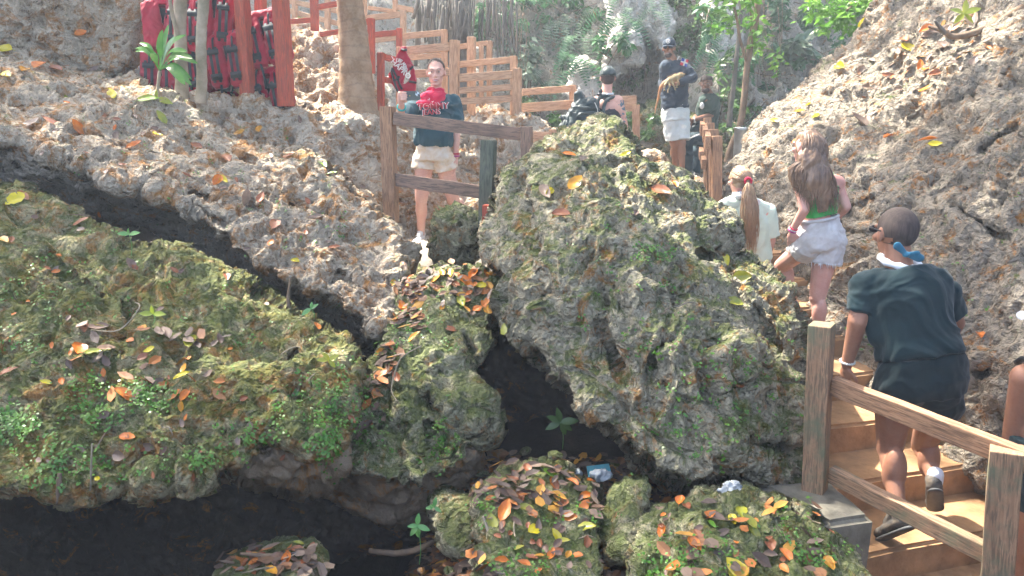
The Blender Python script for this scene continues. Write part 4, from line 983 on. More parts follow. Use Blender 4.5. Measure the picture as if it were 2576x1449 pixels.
    kn = [ellip(k, (.020, .018, .016)), capsule(k, k + Vector((-.055, -.01, .045)), .012, .022, flat=.4, fdir=(0, 1, .2)), capsule(k, k + Vector((.065, -.005, -.018)), .012, .024, flat=.4, fdir=(0, 1, .4)), capsule(k, k + Vector((.045, -.012, .006)), .012, .018, flat=.5, fdir=(0, 1, .4))]
    blend('bandana_knot', kn, 'blue_cloth', root, .004, 1)
    # sunglasses pushed back on the temple
    gl = [tubemesh([q(-.083, -.02, .018), q(-.080, .04, .024), q(-.070, .078, .028)], [.004, .005, .005], 6), ellip(q(-.040, .094, .018), (.032, .010, .020), Rm, 14, 8), ellip(q(.04, .094, .018), (.030, .010, .020), Rm, 14, 8)]
    mesh('sunglasses', *merge(gl), M['black'], root)
    for i in range(1): pass
    br = [ellip(wr + Vector((math.cos(a) * .036, math.sin(a) * .034, math.sin(a) * .006 + .012)), (.007, .007, .007), None, 8, 6) for a in np.linspace(0, 2 * math.pi, 20)[:-1]]
    mesh('bracelet', *merge(br), M['bead'], root)
man_black()

# ---- girl with long hair and green top
def girl_long():
    g = P; Y = 5.4
    root = person('young woman with long wavy brown hair, green crop top and pale cut-off shorts', P(2050, 880, Y))
    hc = g(2029, 372, Y + .02); nk = g(2042, 430, Y); sl = g(2009, 446, Y - .02); sr = g(2104, 462, Y + .05); pel = g(2058, 592, Y)
    el = g(2024, 527, Y - .10); wr = g(1993, 580, Y - .02); er = g(2128, 520, Y + .0); wrr = g(2098, 556, Y + .16)
    hpl = g(2030, 620, Y); hpr = g(2080, 622, Y); kl = g(1966, 668, Y + .30); al = g(1998, 772, Y + .30); kr = g(2056, 748, Y - .02); ar = g(2066, 862, Y - .06)
    hd, q, Rm = head(hc, (-.5, 1, .02), 1.0)
    neck = [capsule(hc + Vector((0, 0, -.05)), nk, .044, .050)]
    tb, TR = torso(pel, nk, sl, sr, .80, .82, hip=.155, chest=.155, waist=.125)
    arms = [capsule(sl, el, .046, .036), capsule(el, wr, .036, .023), capsule(sr, er, .045, .036), capsule(er, wrr, .036, .023)]
    legs = [capsule(hpl, kl, .082, .055), capsule(kl, al, .050, .030), ellip(kl.lerp(al, .3) + Vector((.012, -.02, 0)), (.046, .046, .10)),
            capsule(hpr, kr, .092, .058), capsule(kr, ar, .052, .033), ellip(kr.lerp(ar, .3) + Vector((0, -.015, 0)), (.052, .050, .11))]
    hl = hand(wr, g(1992, 615, Y) - wr, (.6, .6, 0), .25, .95, 1, spread=.5); hr = hand(wrr, Vector((-.5, .5, -.5)), (0, -1, 0), .4, .95)
    blend('body', hd + neck + tb + arms + legs + hl + hr, 'skin_pink', root, .006, 3)
    up = (nk - pel).normalized(); h0 = g(2062, 541, Y)
    blend('crop_top', [loft([(h0, .118, .092), (h0 + up * .06, .122, .098), (h0 + up * .13, .138, .104), (h0 + up * .185, .143, .106)], TR)], 'green_top', root, .006, 2, fold=.006, foldscale=12)
    for (a, b) in ((g(2038, 478, Y - .07), g(2026, 440, Y - .03)), (g(2090, 474, Y - .04), g(2094, 446, Y + .0))):
        mesh('strap', *tubemesh([a + Vector((0, -.03, 0)), a.lerp(b, .5) + Vector((0, -.055, .0)), b + Vector((0, 0, .03))], .007, 6), M['green_top'], root)
    w0 = g(2060, 549, Y)
    sh = [loft([(w0, .128, .102), (w0 - up * .04, .140, .110), (w0 - up * .11, .162, .130), (w0 - up * .18, .172, .140), (w0 - up * .21, .165, .13)], TR),
          capsule(hpl, hpl.lerp(kl, .16), .112, .108, ends='a'), capsule(hpr + Vector((0, -.01, 0)), hpr.lerp(kr, .30), .118, .118, ends='a'), ellip(g(2080, 606, Y - .07), (.085, .075, .09)), ellip(g(2040, 606, Y - .05), (.085, .075, .09))]
    so = blend('shorts', sh, 'denim_pale', root, .0065, 3, fold=.012, foldscale=8, seed=4, fold_dir=(1, .2, .2))
    V, Fc = tubemesh([w0 + TR @ Vector((math.cos(a) * .134, math.sin(a) * .108, 0)) for a in np.linspace(0, 2 * math.pi, 26)], .011, 8); mesh('waistband', V, Fc, M['denim_pale'], root)
    rs = random.Random(2); fr = []
    for c, r in ((hpl.lerp(kl, .16), .106), (hpr.lerp(kr, .30), .116)):
        for i in range(46):
            a = rs.uniform(0, 6.28); p = c + Vector((math.cos(a) * r, math.sin(a) * r, .01)); fr.append(tubemesh([p, p + Vector((rs.uniform(-.012, .012), rs.uniform(-.01, .01), -rs.uniform(.015, .04)))], [.003, .001], 4))
    mesh('frayed_hem', *merge(fr), M['white_cloth'], root)
    for (a, t) in ((al, P(1975, 800, Y + .55)), (ar, P(2045, 880, Y + .15))):
        u1, s1 = foot_shoe(a, t, s=.9); blend('shoe', u1, 'shoe_mud', root, .005, 2); blend('shoe_sole', s1, 'sole', root, .005, 1)
    # bandana at the nape
    blend('bandana', [ellip(nk + Vector((0, -.02, .03)), (.075, .068, .035)), ellip(g(2058, 448, Y - .06), (.04, .02, .035)), capsule(g(2050, 430, Y - .06), g(2068, 470, Y - .07), .02, .008)], 'pink_cloth', root, .005, 1, fold=.01, foldscale=16)
    for dz, mt in ((.0, 'pink_cloth'), (.012, 'bead'), (.022, 'red_cloth')):
        ax = (wr - el).normalized(); o1 = ax.orthogonal().normalized(); o2 = ax.cross(o1); c = wr - ax * dz
        mesh('bracelet', *tubemesh([c + o1 * math.cos(a) * .027 + o2 * math.sin(a) * .027 for a in np.linspace(0, 6.283, 18)], .0055, 6), M[mt], root)
    # hair
    back = Rm @ Vector((0, -1, 0))
    vol = [ellip(q(0, -.022, .030), (.086, .100, .094), Rm), ellip(q(0, -.055, -.03), (.080, .060, .10), Rm), ellip(g(2038, 414, Y - .07), (.108, .075, .13)), ellip(g(2058, 455, Y - .13), (.085, .040, .12)), ellip(g(2070, 492, Y - .12), (.055, .030, .12))]
    blend('hair', vol, 'hair_long', root, .008, 3, fold=.02, foldscale=9, fold_dir=(0, 0, 1))
    def start(r): return r.uniform(0, 1), r.gauss(0, 1)
    def path(s, r):
        u, n = s; side = r.uniform(-1, 1)
        x_end = 2052 + side * 50 + (12 if side > 0 else 0); y_end = r.uniform(470, 540) if side > -.35 else r.uniform(440, 515)
        th = side * 1.25; tops = q(.085 * math.sin(th) * .55, -.01 - .02 * math.cos(th), .125)
        m1 = q(.092 * math.sin(th), -.03 - .078 * math.cos(th), .045); m2 = q(.116 * math.sin(th), -.03 - .095 * math.cos(th), -.06)
        xm = 2038 + side * 52; n1 = g(xm, 430, Y - .03 - .10 * math.cos(side * 1.2)); n2 = g((xm + x_end) / 2 + r.uniform(-4, 4), 470, Y - .04 - .10 * math.cos(side * 1.2))
        e = g(x_end, y_end, Y - .05 - .09 * math.cos(side * 1.2) + r.uniform(-.02, .02))
        pts = smoothpath([tops, m1, m2, n1, n2, n2.lerp(e, .5), e], 4); ph = r.uniform(0, 6.28); am = r.uniform(.003, .012); fq = r.uniform(.6, 1.1)
        off = Vector((r.uniform(-.008, .008), r.uniform(-.012, .008), r.uniform(-.004, .008)))
        return [p + off * min(1, i / 4) + Vector((math.sin(ph + i * fq), math.cos(ph + i * fq) * .6, 0)) * am * min(1, i / 9) for i, p in enumerate(pts)]
    strands('hair_strands', 420, start, path, 'hair_long', root, .0042, 5)
girl_long()

# ---- girl with ponytail and mint shirt
def girl_pony():
    g = P; Y = 6.3
    root = person('fair haired girl with a ponytail, red hair tie and pale mint shirt, seen from behind', P(1885, 800, Y))
    hc = g(1860, 455, Y + .03); nk = g(1866, 498, Y); sl = g(1826, 522, Y); sr = g(1930, 534, Y); pel = g(1888, 668, Y)
    er = g(1939, 606, Y); wrr = g(1925, 665, Y + .1); el = g(1812, 600, Y); wl = g(1830, 650, Y + .1)
    hd, q, Rm = head(hc, (-.35, 1, -.08), .98)
    tb, TR = torso(pel, nk, sl, sr, .9, .9, hip=.16, chest=.165, waist=.14)
    body = hd + [capsule(hc + Vector((0, 0, -.05)), nk, .042, .05)] + tb + [capsule(sr, er, .048, .040), capsule(er, wrr, .039, .025), capsule(sl, el, .048, .04), capsule(el, wl, .039, .025)]
    hp = [g(1868, 690, Y), g(1908, 690, Y)]
    for h in hp:
        k = h + Vector((0, .1, -.42)); a = k + Vector((0, -.05, -.38)); body += [capsule(h, k, .085, .055), capsule(k, a, .05, .032)]
        u1, s1 = foot_shoe(a, a + Vector((0, .2, -.02)), s=.9); blend('shoe', u1 + s1, 'shoe_mud', root, .006, 2)
    body += hand(wrr, Vector((-.1, .3, -1)), (-1, 0, 0), .4, .9) + hand(wl, Vector((.1, .3, -1)), (1, 0, 0), .4, .9)
    blend('body', body, 'skin_pink', root, .0065, 3)
    up = (nk - pel).normalized(); h0 = g(1890, 655, Y)
    sh = [loft([(h0, .175, .14), (h0 + up * .1, .168, .135), (h0 + up * .25, .172, .132), (h0 + up * .36, .178, .125), (h0 + up * .44, .145, .10), (h0 + up * .50, .07, .07)], TR),
          capsule(sr, sr.lerp(er, .86), .080, .088, ends='a'), capsule(sl, sl.lerp(el, .86), .080, .088, ends='a'), capsule(nk - up * .045, sl, .074, .080), capsule(nk - up * .045, sr, .074, .080)]
    blend('shirt', sh, 'mint', root, .008, 3, fold=.020, foldscale=6, seed=7, fold_dir=(.2, 0, 1))
    blend('shorts', [loft([(g(1888, 740, Y), .17, .14), (g(1888, 640, Y), .16, .13)], TR)], 'denim_pale', root, .01, 2)
    sc_ = [ellip(nk + Vector((0, -.01, .022)), (.082, .074, .034)), ellip(g(1884, 502, Y - .08), (.022, .018, .02)), capsule(g(1884, 502, Y - .09), g(1892, 522, Y - .11), .016, .024, flat=.5, fdir=(0, 1, 0)), capsule(g(1884, 500, Y - .08), g(1905, 508, Y - .09), .014, .026, flat=.5, fdir=(0, 1, .3)), capsule(nk + Vector((-.06, -.03, .02)), g(1880, 500, Y - .08), .022, .02)]
    blend('neckerchief', sc_, 'white_cloth', root, .005, 1, fold=.012, foldscale=14)
    blend('hair', [ellip(q(0, -.016, .030), (.082, .100, .094), Rm)], 'hair_pony', root, .006, 2, fold=.006, foldscale=20, fold_dir=(.3, -1, .3))
    tie = g(1882, 456, Y - .10)
    mesh('hair_tie', *tubemesh([tie + Vector((math.cos(a) * .024, -.004 * math.cos(a), math.sin(a) * .024)) for a in np.linspace(0, 6.283, 16)], .011, 8, .2, 2), M['red_cloth'], root)
    def st(r): return r.uniform(-1.5, 1.5), r.uniform(.1, 1.4)
    def pth(s, r):
        th, el_ = s; a = q(math.sin(th) * math.cos(el_) * .083, math.cos(th) * math.cos(el_) * .06 - .0, .03 + math.sin(el_) * .098)
        d = (a - q(0, -.016, .03)); m = a.lerp(tie, .55); dd = m - q(0, -.016, .03); m = q(0, -.016, .03) + dd.normalized() * .104
        return smoothpath([a, a.lerp(m, .6) + dd.normalized() * .012, m, tie], 4)
    strands('hair_strands', 160, st, pth, 'hair_pony', root, .0035, 6)
    def pth2(s, r):
        x = r.gauss(0, 1); e = g(1890 + x * 7, r.uniform(595, 645), Y - .17); m = g(1888 + x * 9, 540, Y - .17 + r.uniform(-.03, .02)); m0 = g(1884 + x * 5, 478, Y - .13 + r.uniform(-.02, .02))
        pts = smoothpath([tie, m0, m, e], 6); ph = r.uniform(0, 6.28)
        return [p + Vector((math.sin(ph + i * .7), 0, 0)) * .006 * min(1, i / 6) for i, p in enumerate(pts)]
    strands('ponytail', 150, st, pth2, 'hair_pony', root, .005, 8)
girl_pony()

def cap_hat(root, q, Rm, s, mat, brim_dir=1, logo=None, brim=True):
    V, Fc = ellip(q(0, -.008, .040), (.086 * s, .104 * s, .095 * s), Rm, 30, 22)
    keep = [i for i, v in enumerate(V) if (Rm.transposed() @ (v - q(0, 0, 0))).z > .030 * s]; km = {k: i for i, k in enumerate(keep)}
    o = mesh('cap', [V[k] for k in keep], [tuple(km[i] for i in f) for f in Fc if all(i in km for i in f)], M[mat], root)
    md = o.modifiers.new('s', 'SOLIDIFY'); md.thickness = .005
    mesh('cap_button', *ellip(q(0, -.008, .136), (.008 * s, .008 * s, .004 * s), Rm, 10, 6), M[mat], o)
    mesh('cap_band', *tubemesh([q(math.cos(a) * .086, -.008 + math.sin(a) * .104, .034) for a in np.linspace(0, 6.283, 30)], .004, 6), M[mat], o)
    if brim:
        V = []; Fc = []; n = 14
        for i in range(n + 1):
            a = math.pi * (.12 + .76 * i / n)
            x0, y0 = math.cos(a) * .083, -.008 + math.sin(a) * .100; x1, y1 = math.cos(a) * .080, .04 + math.sin(a) * .125
            z1 = .028 - .02 * abs(math.cos(a)); V += [q(x0, y0, .036), q(x1, y1, z1), q(x0, y0, .041), q(x1, y1, z1 + .005)]
        for i in range(n):
            a = 4 * i; b = a + 4; Fc += [(a, a + 1, b + 1, b), (a + 2, b + 2, b + 3, a + 3), (a + 1, a + 3, b + 3, b + 1), (a, b, b + 2, a + 2)]
        mesh('brim', V, Fc, M[mat], o)
    if logo:
        ring = [q(math.cos(a) * .024, .0965 - .006 * math.sin(a), .085 + math.sin(a) * .024) for a in np.linspace(0, 6.283, 18)]
        mesh('emblem', *merge([tubemesh(ring, .005, 6), tubemesh([q(-.014, .099, .098), q(-.004, .103, .07), q(.004, .1, .09), q(.014, .101, .072)], .004, 6)]), M[logo], o)
    return o
# ---- woman with phone
def woman():
    g = P; Y = 7.15
    root = person('woman in dark teal T-shirt, red bandana and cream shorts filming with a phone held up', P(1090, 620, Y))
    hc = g(1097, 184, Y); nk = g(1096, 240, Y + .02); sl = g(1047, 262, Y - .02); sr = g(1139, 258, Y + .05); pel = g(1091, 385, Y)
    el = g(1008, 305, Y - .18); wr = g(1010, 262, Y - .42); er = g(1149, 318, Y + .03); wrr = g(1146, 396, Y + .02)
    hpl = g(1068, 400, Y); hpr = g(1115, 400, Y); kl = g(1060, 500, Y - .04); al = g(1059, 590, Y + .02); kr = g(1140, 500, Y + .05); ar = g(1192, 588, Y + .30)
    hd, q, Rm = head(hc, (.02, -1, -.06), 1.04, jaw=1.08)
    # facing the viewer: shoulders as seen are swapped, frame is built from left to right of the picture
    tb, TR = torso(pel, nk, sl, sr, .95, .9, hip=.165, chest=.155, waist=.13)
    legs = [capsule(hpl, kl, .095, .060), capsule(kl, al, .054, .034), ellip(kl.lerp(al, .3) + Vector((0, .012, 0)), (.055, .055, .12)), capsule(hpr, kr, .095, .060), capsule(kr, ar, .054, .034), ellip(kr.lerp(ar, .3), (.055, .055, .11))]
    arms = [capsule(sl, el, .050, .042), capsule(el, wr, .040, .026), capsule(sr, er, .050, .040), capsule(er, wrr, .040, .026)]
    hr = hand(wrr, g(1147, 430, Y) - wrr, (-1, .1, 0), .35, 1.0, -1)
    # the raised hand closes round the phone from the left
    ph = g(1034, 241, Y - .46)
    fing = []
    for i in range(4):
        z = .028 - i * .019; b = ph + Vector((-.098, .03, z)); m_ = ph + Vector((-.072, -.022, z - .002)); e = ph + Vector((-.030 - .006 * abs(i - 1.4), -.022, z - .004))
        fing += [capsule(b, m_, .0085, .008, 8), capsule(m_, e, .008, .0072, 8)]
    fing += [ellip(ph + Vector((-.100, .020, -.004)), (.020, .035, .044)), capsule(wr, ph + Vector((-.098, .02, -.03)), .026, .028), capsule(ph + Vector((-.09, .02, -.04)), ph + Vector((-.045, .015, -.046)), .012, .010, 8)]
    blend('body', hd + [capsule(hc + Vector((0, .02, -.06)), nk, .047, .055)] + tb + legs + arms + hr + fing, 'skin_fair', root, .0052, 2)
    face_parts(root, q, Rm, 1.04, 'skin_fair', 'lip_pink', teeth=True)
    hr_ = (.0766 * 1.04, .0966 * 1.04, .0906 * 1.04); V, Fc = ellip(q(0, -.014, .029), hr_, Rm, 44, 32)
    ok = lambda l: l.y < .020 + max(0, l.z - .05) * .75 and (l.z > -.03 or l.y < -.03)
    keep = [i for i, v in enumerate(V) if ok(Rm.transposed() @ (v - q(0, 0, 0)))]; km = {k: i for i, k in enumerate(keep)}
    mesh('hair', [V[k] for k in keep], [tuple(km[i] for i in f) for f in Fc if all(i in km for i in f)], M['hair_dark'], root)
    def st(r): return r.uniform(-1.5, 1.5), 0
    def pth(s, r):
        th = s[0]; out = []
        for t in range(9):
            u = t / 8; d = Vector((math.sin(th) * (1 - .75 * u), .52 - .9 * u - .7 * u * u, math.cos(th) * (1 - .5 * u) + .12)).normalized()
            out.append(q(d.x * .0785, -.014 + d.y * .0985, .029 + d.z * .0925))
        return out
    strands('hair_strands', 120, st, pth, 'hair_dark', root, .0035, 9)
    up = (nk - pel).normalized(); h0 = g(1090, 366, Y)
    sh = [loft([(h0 - up * .005, .168, .135), (h0 + up * .05, .180, .145), (h0 + up * .15, .172, .138), (h0 + up * .28, .168, .130), (h0 + up * .38, .172, .120), (h0 + up * .44, .13, .09)], TR),
          capsule(sr, sr.lerp(er, .78), .068, .082, ends='a'), capsule(sl, sl.lerp(el, .80), .066, .078, ends='a'), capsule(nk - up * .04, sl, .056, .062), capsule(nk - up * .04, sr, .056, .062)]
    blend('shirt', sh, 'tee_teal', root, .0075, 3, fold=.022, foldscale=6.5, seed=11, fold_dir=(.15, 0, 1))
    w0 = g(1091, 362, Y)
    st_ = [loft([(w0, .142, .115), (w0 - up * .08, .165, .128), (w0 - up * .15, .175, .13)], TR), capsule(hpl, hpl.lerp(kl, .26), .108, .116, ends='a'), capsule(hpr, hpr.lerp(kr, .26), .108, .116, ends='a')]
    blend('shorts', st_, 'denim_white', root, .007, 2, fold=.010, foldscale=8, seed=4)
    # bandana
    bd = [ellip(nk + Vector((0, -.005, .045)), (.078, .074, .030)), ellip(nk + Vector((0, -.035, .012)), (.088, .060, .040)), ellip(nk + Vector((-.02, -.095, -.02)), (.115, .050, .055)), ellip(nk + Vector((-.06, -.115, -.075)), (.105, .040, .038)), ellip(nk + Vector((-.05, -.10, -.085)), (.075, .030, .035)), ellip(nk + Vector((.0, -.115, -.085)), (.06, .03, .035)), capsule(nk + Vector((.05, .03, .03)), nk + Vector((.10, .04, .0)), .02, .012), capsule(nk + Vector((-.08, -.08, -.06)), nk + Vector((-.13, -.09, -.10)), .025, .014)]
    bo = blend('bandana', bd, 'red_cloth', root, .0055, 1, fold=.014, foldscale=11, seed=5, fold_dir=(1, 0, .3))
    # printed paisley squiggles on the cloth
    rs = random.Random(4); pr = []
    for i in range(34):
        t = rs.uniform(-1, 1); v = rs.uniform(-.10, .02); c = nk + Vector((t * .07 - .015, 0, v)); yf = -.158 + (t ** 2) * .045 + (.02 if v > -.03 else 0) + max(0, v + .02) * .8
        c.y = nk.y + yf; a0 = rs.uniform(0, 6.28); rr = rs.uniform(.006, .012)
        pr.append(tubemesh([c + Vector((math.cos(a0 + k) * rr, 0, math.sin(a0 + k) * rr)) for k in np.linspace(0, rs.uniform(2, 5), 7)], .0017, 4))
    for k in range(15):
        t = -1 + k / 7; pr.append(ellip(nk + Vector((t * .08 - .03, -.160 + t * t * .05, -.098 + t * t * .035)), (.004, .002, .003), None, 6, 4))
    mesh('printed_pattern', *merge(pr), M['white'], bo)
    # lettering across the chest
    Rt = Matrix(((1, 0, 0), (0, 0, -1), (0, 1, 0)))
    fy = Y - .165
    for s_, xx, yy, sz, mt, dy in (('TOMMY', 1090, 268, .078, 'white', 0), ('TOMMY', 1090, 268, .074, 'red_print', .003), ('JEANS', 1085, 282.5, .062, 'white', 0), ('JEANS', 1085, 282.5, .058, 'red_print', .003)):
        txt(s_, sz, mt, root, P(xx, yy, fy - dy), Rt @ Matrix.Rotation(R(3), 3, 'Z'), ext=.004)
    ax = (wr - el).normalized(); o1 = ax.orthogonal().normalized(); o2 = ax.cross(o1); c = wr - ax * .05
    mesh('wristband', *tubemesh([c + o1 * math.cos(a) * .033 + o2 * math.sin(a) * .033 for a in np.linspace(0, 6.283, 18)], .009, 6), M['teal_band'], root)
    for dz, mt in ((.0, 'pink_cloth'), (.02, 'red_cloth')): mesh('bracelet', *tubemesh([wrr + Vector((math.cos(a) * .031, math.sin(a) * .031, .012 + dz)) for a in np.linspace(0, 6.283, 18)], .007, 6), M[mt], root)
    M['shoe_white'] = plain('white_trainer', (.72, .70, .68), .6, .2, 20, .2)
    for a, t in ((al, al + Vector((-.03, -.2, -.01))), (ar, ar + Vector((.1, -.15, -.02)))):
        u1, s1 = foot_shoe(a, t, s=.95); blend('shoe', u1 + s1, 'shoe_white', root, .006, 2)
    # phone
    M['phone'] = plain('dark_green_phone', (.075, .095, .085), .3, .1, 10, 0); M['lens'] = plain('camera_lens', (.01, .01, .015), .1, .1, 10, 0, spec=.8); M['gold'] = plain('brass_disc', (.5, .35, .12), .3, .1, 10, 0, metal=.8)
    pr = empty('phone', ph, 'dark green phone held sideways in the raised hand of the woman', 'phone')
    bm = bmesh.new(); bmesh.ops.create_cube(bm, size=1); 
    for v in bm.verts: v.co = Vector((v.co.x * .155, v.co.y * .010, v.co.z * .078))
    bmesh.ops.bevel(bm, geom=[e for e in bm.edges if abs((e.verts[0].co - e.verts[1].co).normalized().y) > .9], offset=.012, segments=4, affect='EDGES'); bmesh.ops.bevel(bm, geom=[e for e in bm.edges if len(e.link_faces) == 2 and e.calc_face_angle(0) > 1.2], offset=.002, segments=2, affect='EDGES')
    me = bpy.data.meshes.new('case'); bm.to_mesh(me); bm.free(); me.materials.append(M['phone']); link('case', me, pr)
    bm = bmesh.new(); bmesh.ops.create_cube(bm, size=1)
    for v in bm.verts: v.co = Vector((v.co.x * .034 + .054, v.co.y * .006 - .006, v.co.z * .036 + .016))
    bmesh.ops.bevel(bm, geom=[e for e in bm.edges if abs((e.verts[0].co - e.verts[1].co).normalized().y) > .9], offset=.008, segments=3, affect='EDGES')
    me = bpy.data.meshes.new('camera_block'); bm.to_mesh(me); bm.free(); me.materials.append(M['steel']); cb = link('camera_block', me, pr)
    for dx, dz in ((.046, .024), (.062, .008)):
        mesh('lens', *ellip(ph + Vector((dx, -.0095, dz)), (.0075, .003, .0075), None, 14, 6), M['lens'], cb)
    mesh('disc', *ellip(ph + Vector((-.01, -.0055, .0)), (.006, .002, .006), None, 12, 6), M['gold'], pr)
woman()

# ---- man with cap, sunglasses and the lizard
def iguana_man():
    g = P; Y = 10.4
    root = person('smiling barefoot man in cap, navy long sleeved shirt and white shorts holding a lizard', P(1705, 437, Y))
    hc = g(1683, 122, Y); nk = g(1692, 152, Y + .02); sl = g(1674, 165, Y - .05); sr = g(1722, 168, Y + .08); pel = g(1698, 275, Y + .02)
    el = g(1668, 215, Y + .05); wl = g(1674, 265, Y + .05); er = g(1743, 196, Y - .02); wr = g(1700, 211, Y - .22)
    hpl = g(1688, 290, Y); hpr = g(1712, 290, Y + .04); kl = g(1697, 362, Y); al = g(1700, 425, Y + .04); kr = g(1714, 362, Y - .02); ar = g(1716, 428, Y - .06)
    hd, q, Rm = head(hc, (-.35, -1, -.05), 1.0)
    tb, TR = torso(pel, nk, sl, sr, .95, 1.0, hip=.16, chest=.17, waist=.155)
    body = hd + [capsule(hc + Vector((0, .02, -.05)), nk, .053, .06)] + tb + [capsule(er, wr, .045, .03), capsule(sl, el, .05, .045), capsule(el, wl, .042, .03)]
    for h, k, a in ((hpl, kl, al), (hpr, kr, ar)): body += [capsule(h, k, .09, .062), capsule(k, a, .056, .036), ellip(k.lerp(a, .3) + Vector((0, .015, 0)), (.06, .06, .12)), capsule(a + Vector((0, .02, -.035)), a + Vector((-.03, -.12, -.05)), .036, .034, flat=.8, fdir=(0, 0, 1)), ellip(a + Vector((-.04, -.15, -.055)), (.04, .05, .018))]
    body += hand(wr, g(1672, 211, Y - .24) - wr, (.0, .3, 1), .35, 1.05, 1, spread=.5) + hand(wl, Vector((0, 0, -1)), (1, 0, 0), .4)
    blend('body', body, 'skin_brown', root, .007, 2); face_parts(root, q, Rm, 1.0, '', 'lip_brown', 'black', True, eyes=False, teeth=True)
    V, Fc = ellip(q(0, .052, -.078), (.046, .046, .036), Rm); mesh('beard', V, Fc, M['stubble'], root)
    gl = [ellip(q(-.033, .092, .012), (.028, .008, .018), Rm, 14, 8), ellip(q(.033, .092, .012), (.028, .008, .018), Rm, 14, 8), tubemesh([q(-.08, .0, .015), q(-.066, .08, .018), q(0, .102, .018), q(.066, .08, .018), q(.08, 0, .015)], .0035, 6)]
    mesh('sunglasses', *merge(gl), M['black'], root); cap_hat(root, q, Rm, 1.02, 'navy', logo='white')
    up = (nk - pel).normalized(); h0 = g(1698, 272, Y + .02)
    sh = [loft([(h0, .182, .15), (h0 + up * .1, .178, .148), (h0 + up * .3, .185, .15), (h0 + up * .42, .19, .145), (h0 + up * .52, .15, .11), (h0 + up * .57, .07, .07)], TR), capsule(sr, er, .078, .06), capsule(er, er.lerp(wr, .85), .058, .042, ends='a'), capsule(sl, el, .075, .06), capsule(el, el.lerp(wl, .8), .055, .045, ends='a'), capsule(nk - up * .05, sl, .07, .07), capsule(nk - up * .05, sr, .07, .075)]
    so = blend('shirt', sh, 'navy', root, .009, 3, fold=.022, foldscale=6, seed=12, fold_dir=(.8, .1, .4))
    # shoulder patch: red, blue, white cross
    c = g(1721, 157, Y - .075); w_ = Vector((.045, .012, -.012)); h_ = Vector((.010, -.004, .042)); n_ = w_.cross(h_).normalized(); n_ = n_ if n_.y < 0 else -n_
    mk = lambda a, b, a2, b2, mt: mesh('flag_patch', [c + w_ * a + h_ * b + n_ * .012, c + w_ * a2 + h_ * b + n_ * .012, c + w_ * a2 + h_ * b2 + n_ * .012, c + w_ * a + h_ * b2 + n_ * .012, c + w_ * a + h_ * b, c + w_ * a2 + h_ * b, c + w_ * a2 + h_ * b2, c + w_ * a + h_ * b2], [(0, 1, 2, 3), (7, 6, 5, 4), (0, 4, 5, 1), (1, 5, 6, 2), (2, 6, 7, 3), (3, 7, 4, 0)], M[mt], so, smooth=False)
    M['flag_blue'] = plain('flag_blue', (.02, .06, .35), .8, .1, 20, 0); M['flag_red'] = plain('flag_red', (.55, .02, .05), .8, .1, 20, 0)
    mk(-1, -1, -.2, -.2, 'flag_red'); mk(.2, .2, 1, 1, 'flag_red'); mk(-1, .2, -.2, 1, 'flag_blue'); mk(.2, -1, 1, -.2, 'flag_blue'); mk(-.2, -1, .2, 1, 'white'); mk(-1, -.2, -.2, .2, 'white'); mk(.2, -.2, 1, .2, 'white')
    mesh('piping', *tubemesh([g(1704, 150, Y - .10), g(1708, 142, Y - .04), g(1714, 146, Y - .02)], .006, 6), M['white'], so)
    w0 = g(1698, 262, Y + .02)
    blend('shorts', [loft([(w0, .165, .14), (w0 - up * .1, .18, .15), (w0 - up * .2, .185, .15)], TR), capsule(hpl, hpl.lerp(kl, .86), .118, .118, ends='a'), capsule(hpr, hpr.lerp(kr, .86), .118, .122, ends='a')], 'shorts_white', root, .009, 3, fold=.02, foldscale=7, seed=2)
    # the lizard
    M['lizard'] = plain('orange_scaled_skin', (.36, .21, .09), .7, .4, 22, .5, col2=(.26, .25, .14)); M['lizard_t'] = plain('banded_tail_skin', (.60, .26, .09), .7, .5, 10, .4, col2=(.25, .15, .09))
    lz = empty('lizard', g(1690, 210, Y - .3), 'orange and olive iguana lying along the forearm of the man in the cap, tail hanging', 'iguana')
    hdp = g(1716, 188, Y - .30)
    b = [capsule(g(1700, 196, Y - .3), g(1682, 203, Y - .3), .05, .038), capsule(g(1700, 196, Y - .3), g(1709, 191, Y - .3), .038, .028), ellip(hdp + Vector((-.015, 0, 0)), (.048, .026, .028)), capsule(hdp, hdp + Vector((.03, 0, .004)), .022, .013), ellip(hdp + Vector((-.025, -.0, -.03)), (.02, .008, .022))]
    for (x, y, x2, y2, x3, y3) in ((1704, 196, 1706, 208, 1703, 216), (1690, 203, 1694, 214, 1698, 222), (1680, 206, 1685, 216, 1680, 228), (1680, 204, 1672, 214, 1671, 224)):
        b += [capsule(g(x, y, Y - .32), g(x2, y2, Y - .36), .018, .012, 8), capsule(g(x2, y2, Y - .36), g(x3, y3, Y - .36), .012, .009, 8)]
        for k in (-1, 0, 1): e = g(x3, y3, Y - .36); b.append(capsule(e, e + Vector((k * .014, -.01, -.026)), .006, .004, 6))
    blend('body', b, 'lizard', lz, .0055, 1, fold=.006, foldscale=30)
    tube('tail', [g(1683, 203, Y - .3), g(1670, 210, Y - .3), g(1661, 225, Y - .28), g(1656, 250, Y - .26), g(1650, 270, Y - .25), g(1647, 290, Y - .25)], [.034, .026, .020, .014, .008, .003], 'lizard_t', lz)
    sp = [tubemesh([p, p + Vector((-.01, 0, .02))], [.005, .001], 4) for p in [g(1700, 196, Y - .3).lerp(g(1680, 203, Y - .3), t / 9) + Vector((0, 0, .045 - .001 * t)) for t in range(10)]]
    mesh('crest', *merge(sp), M['lizard'], lz)
iguana_man()

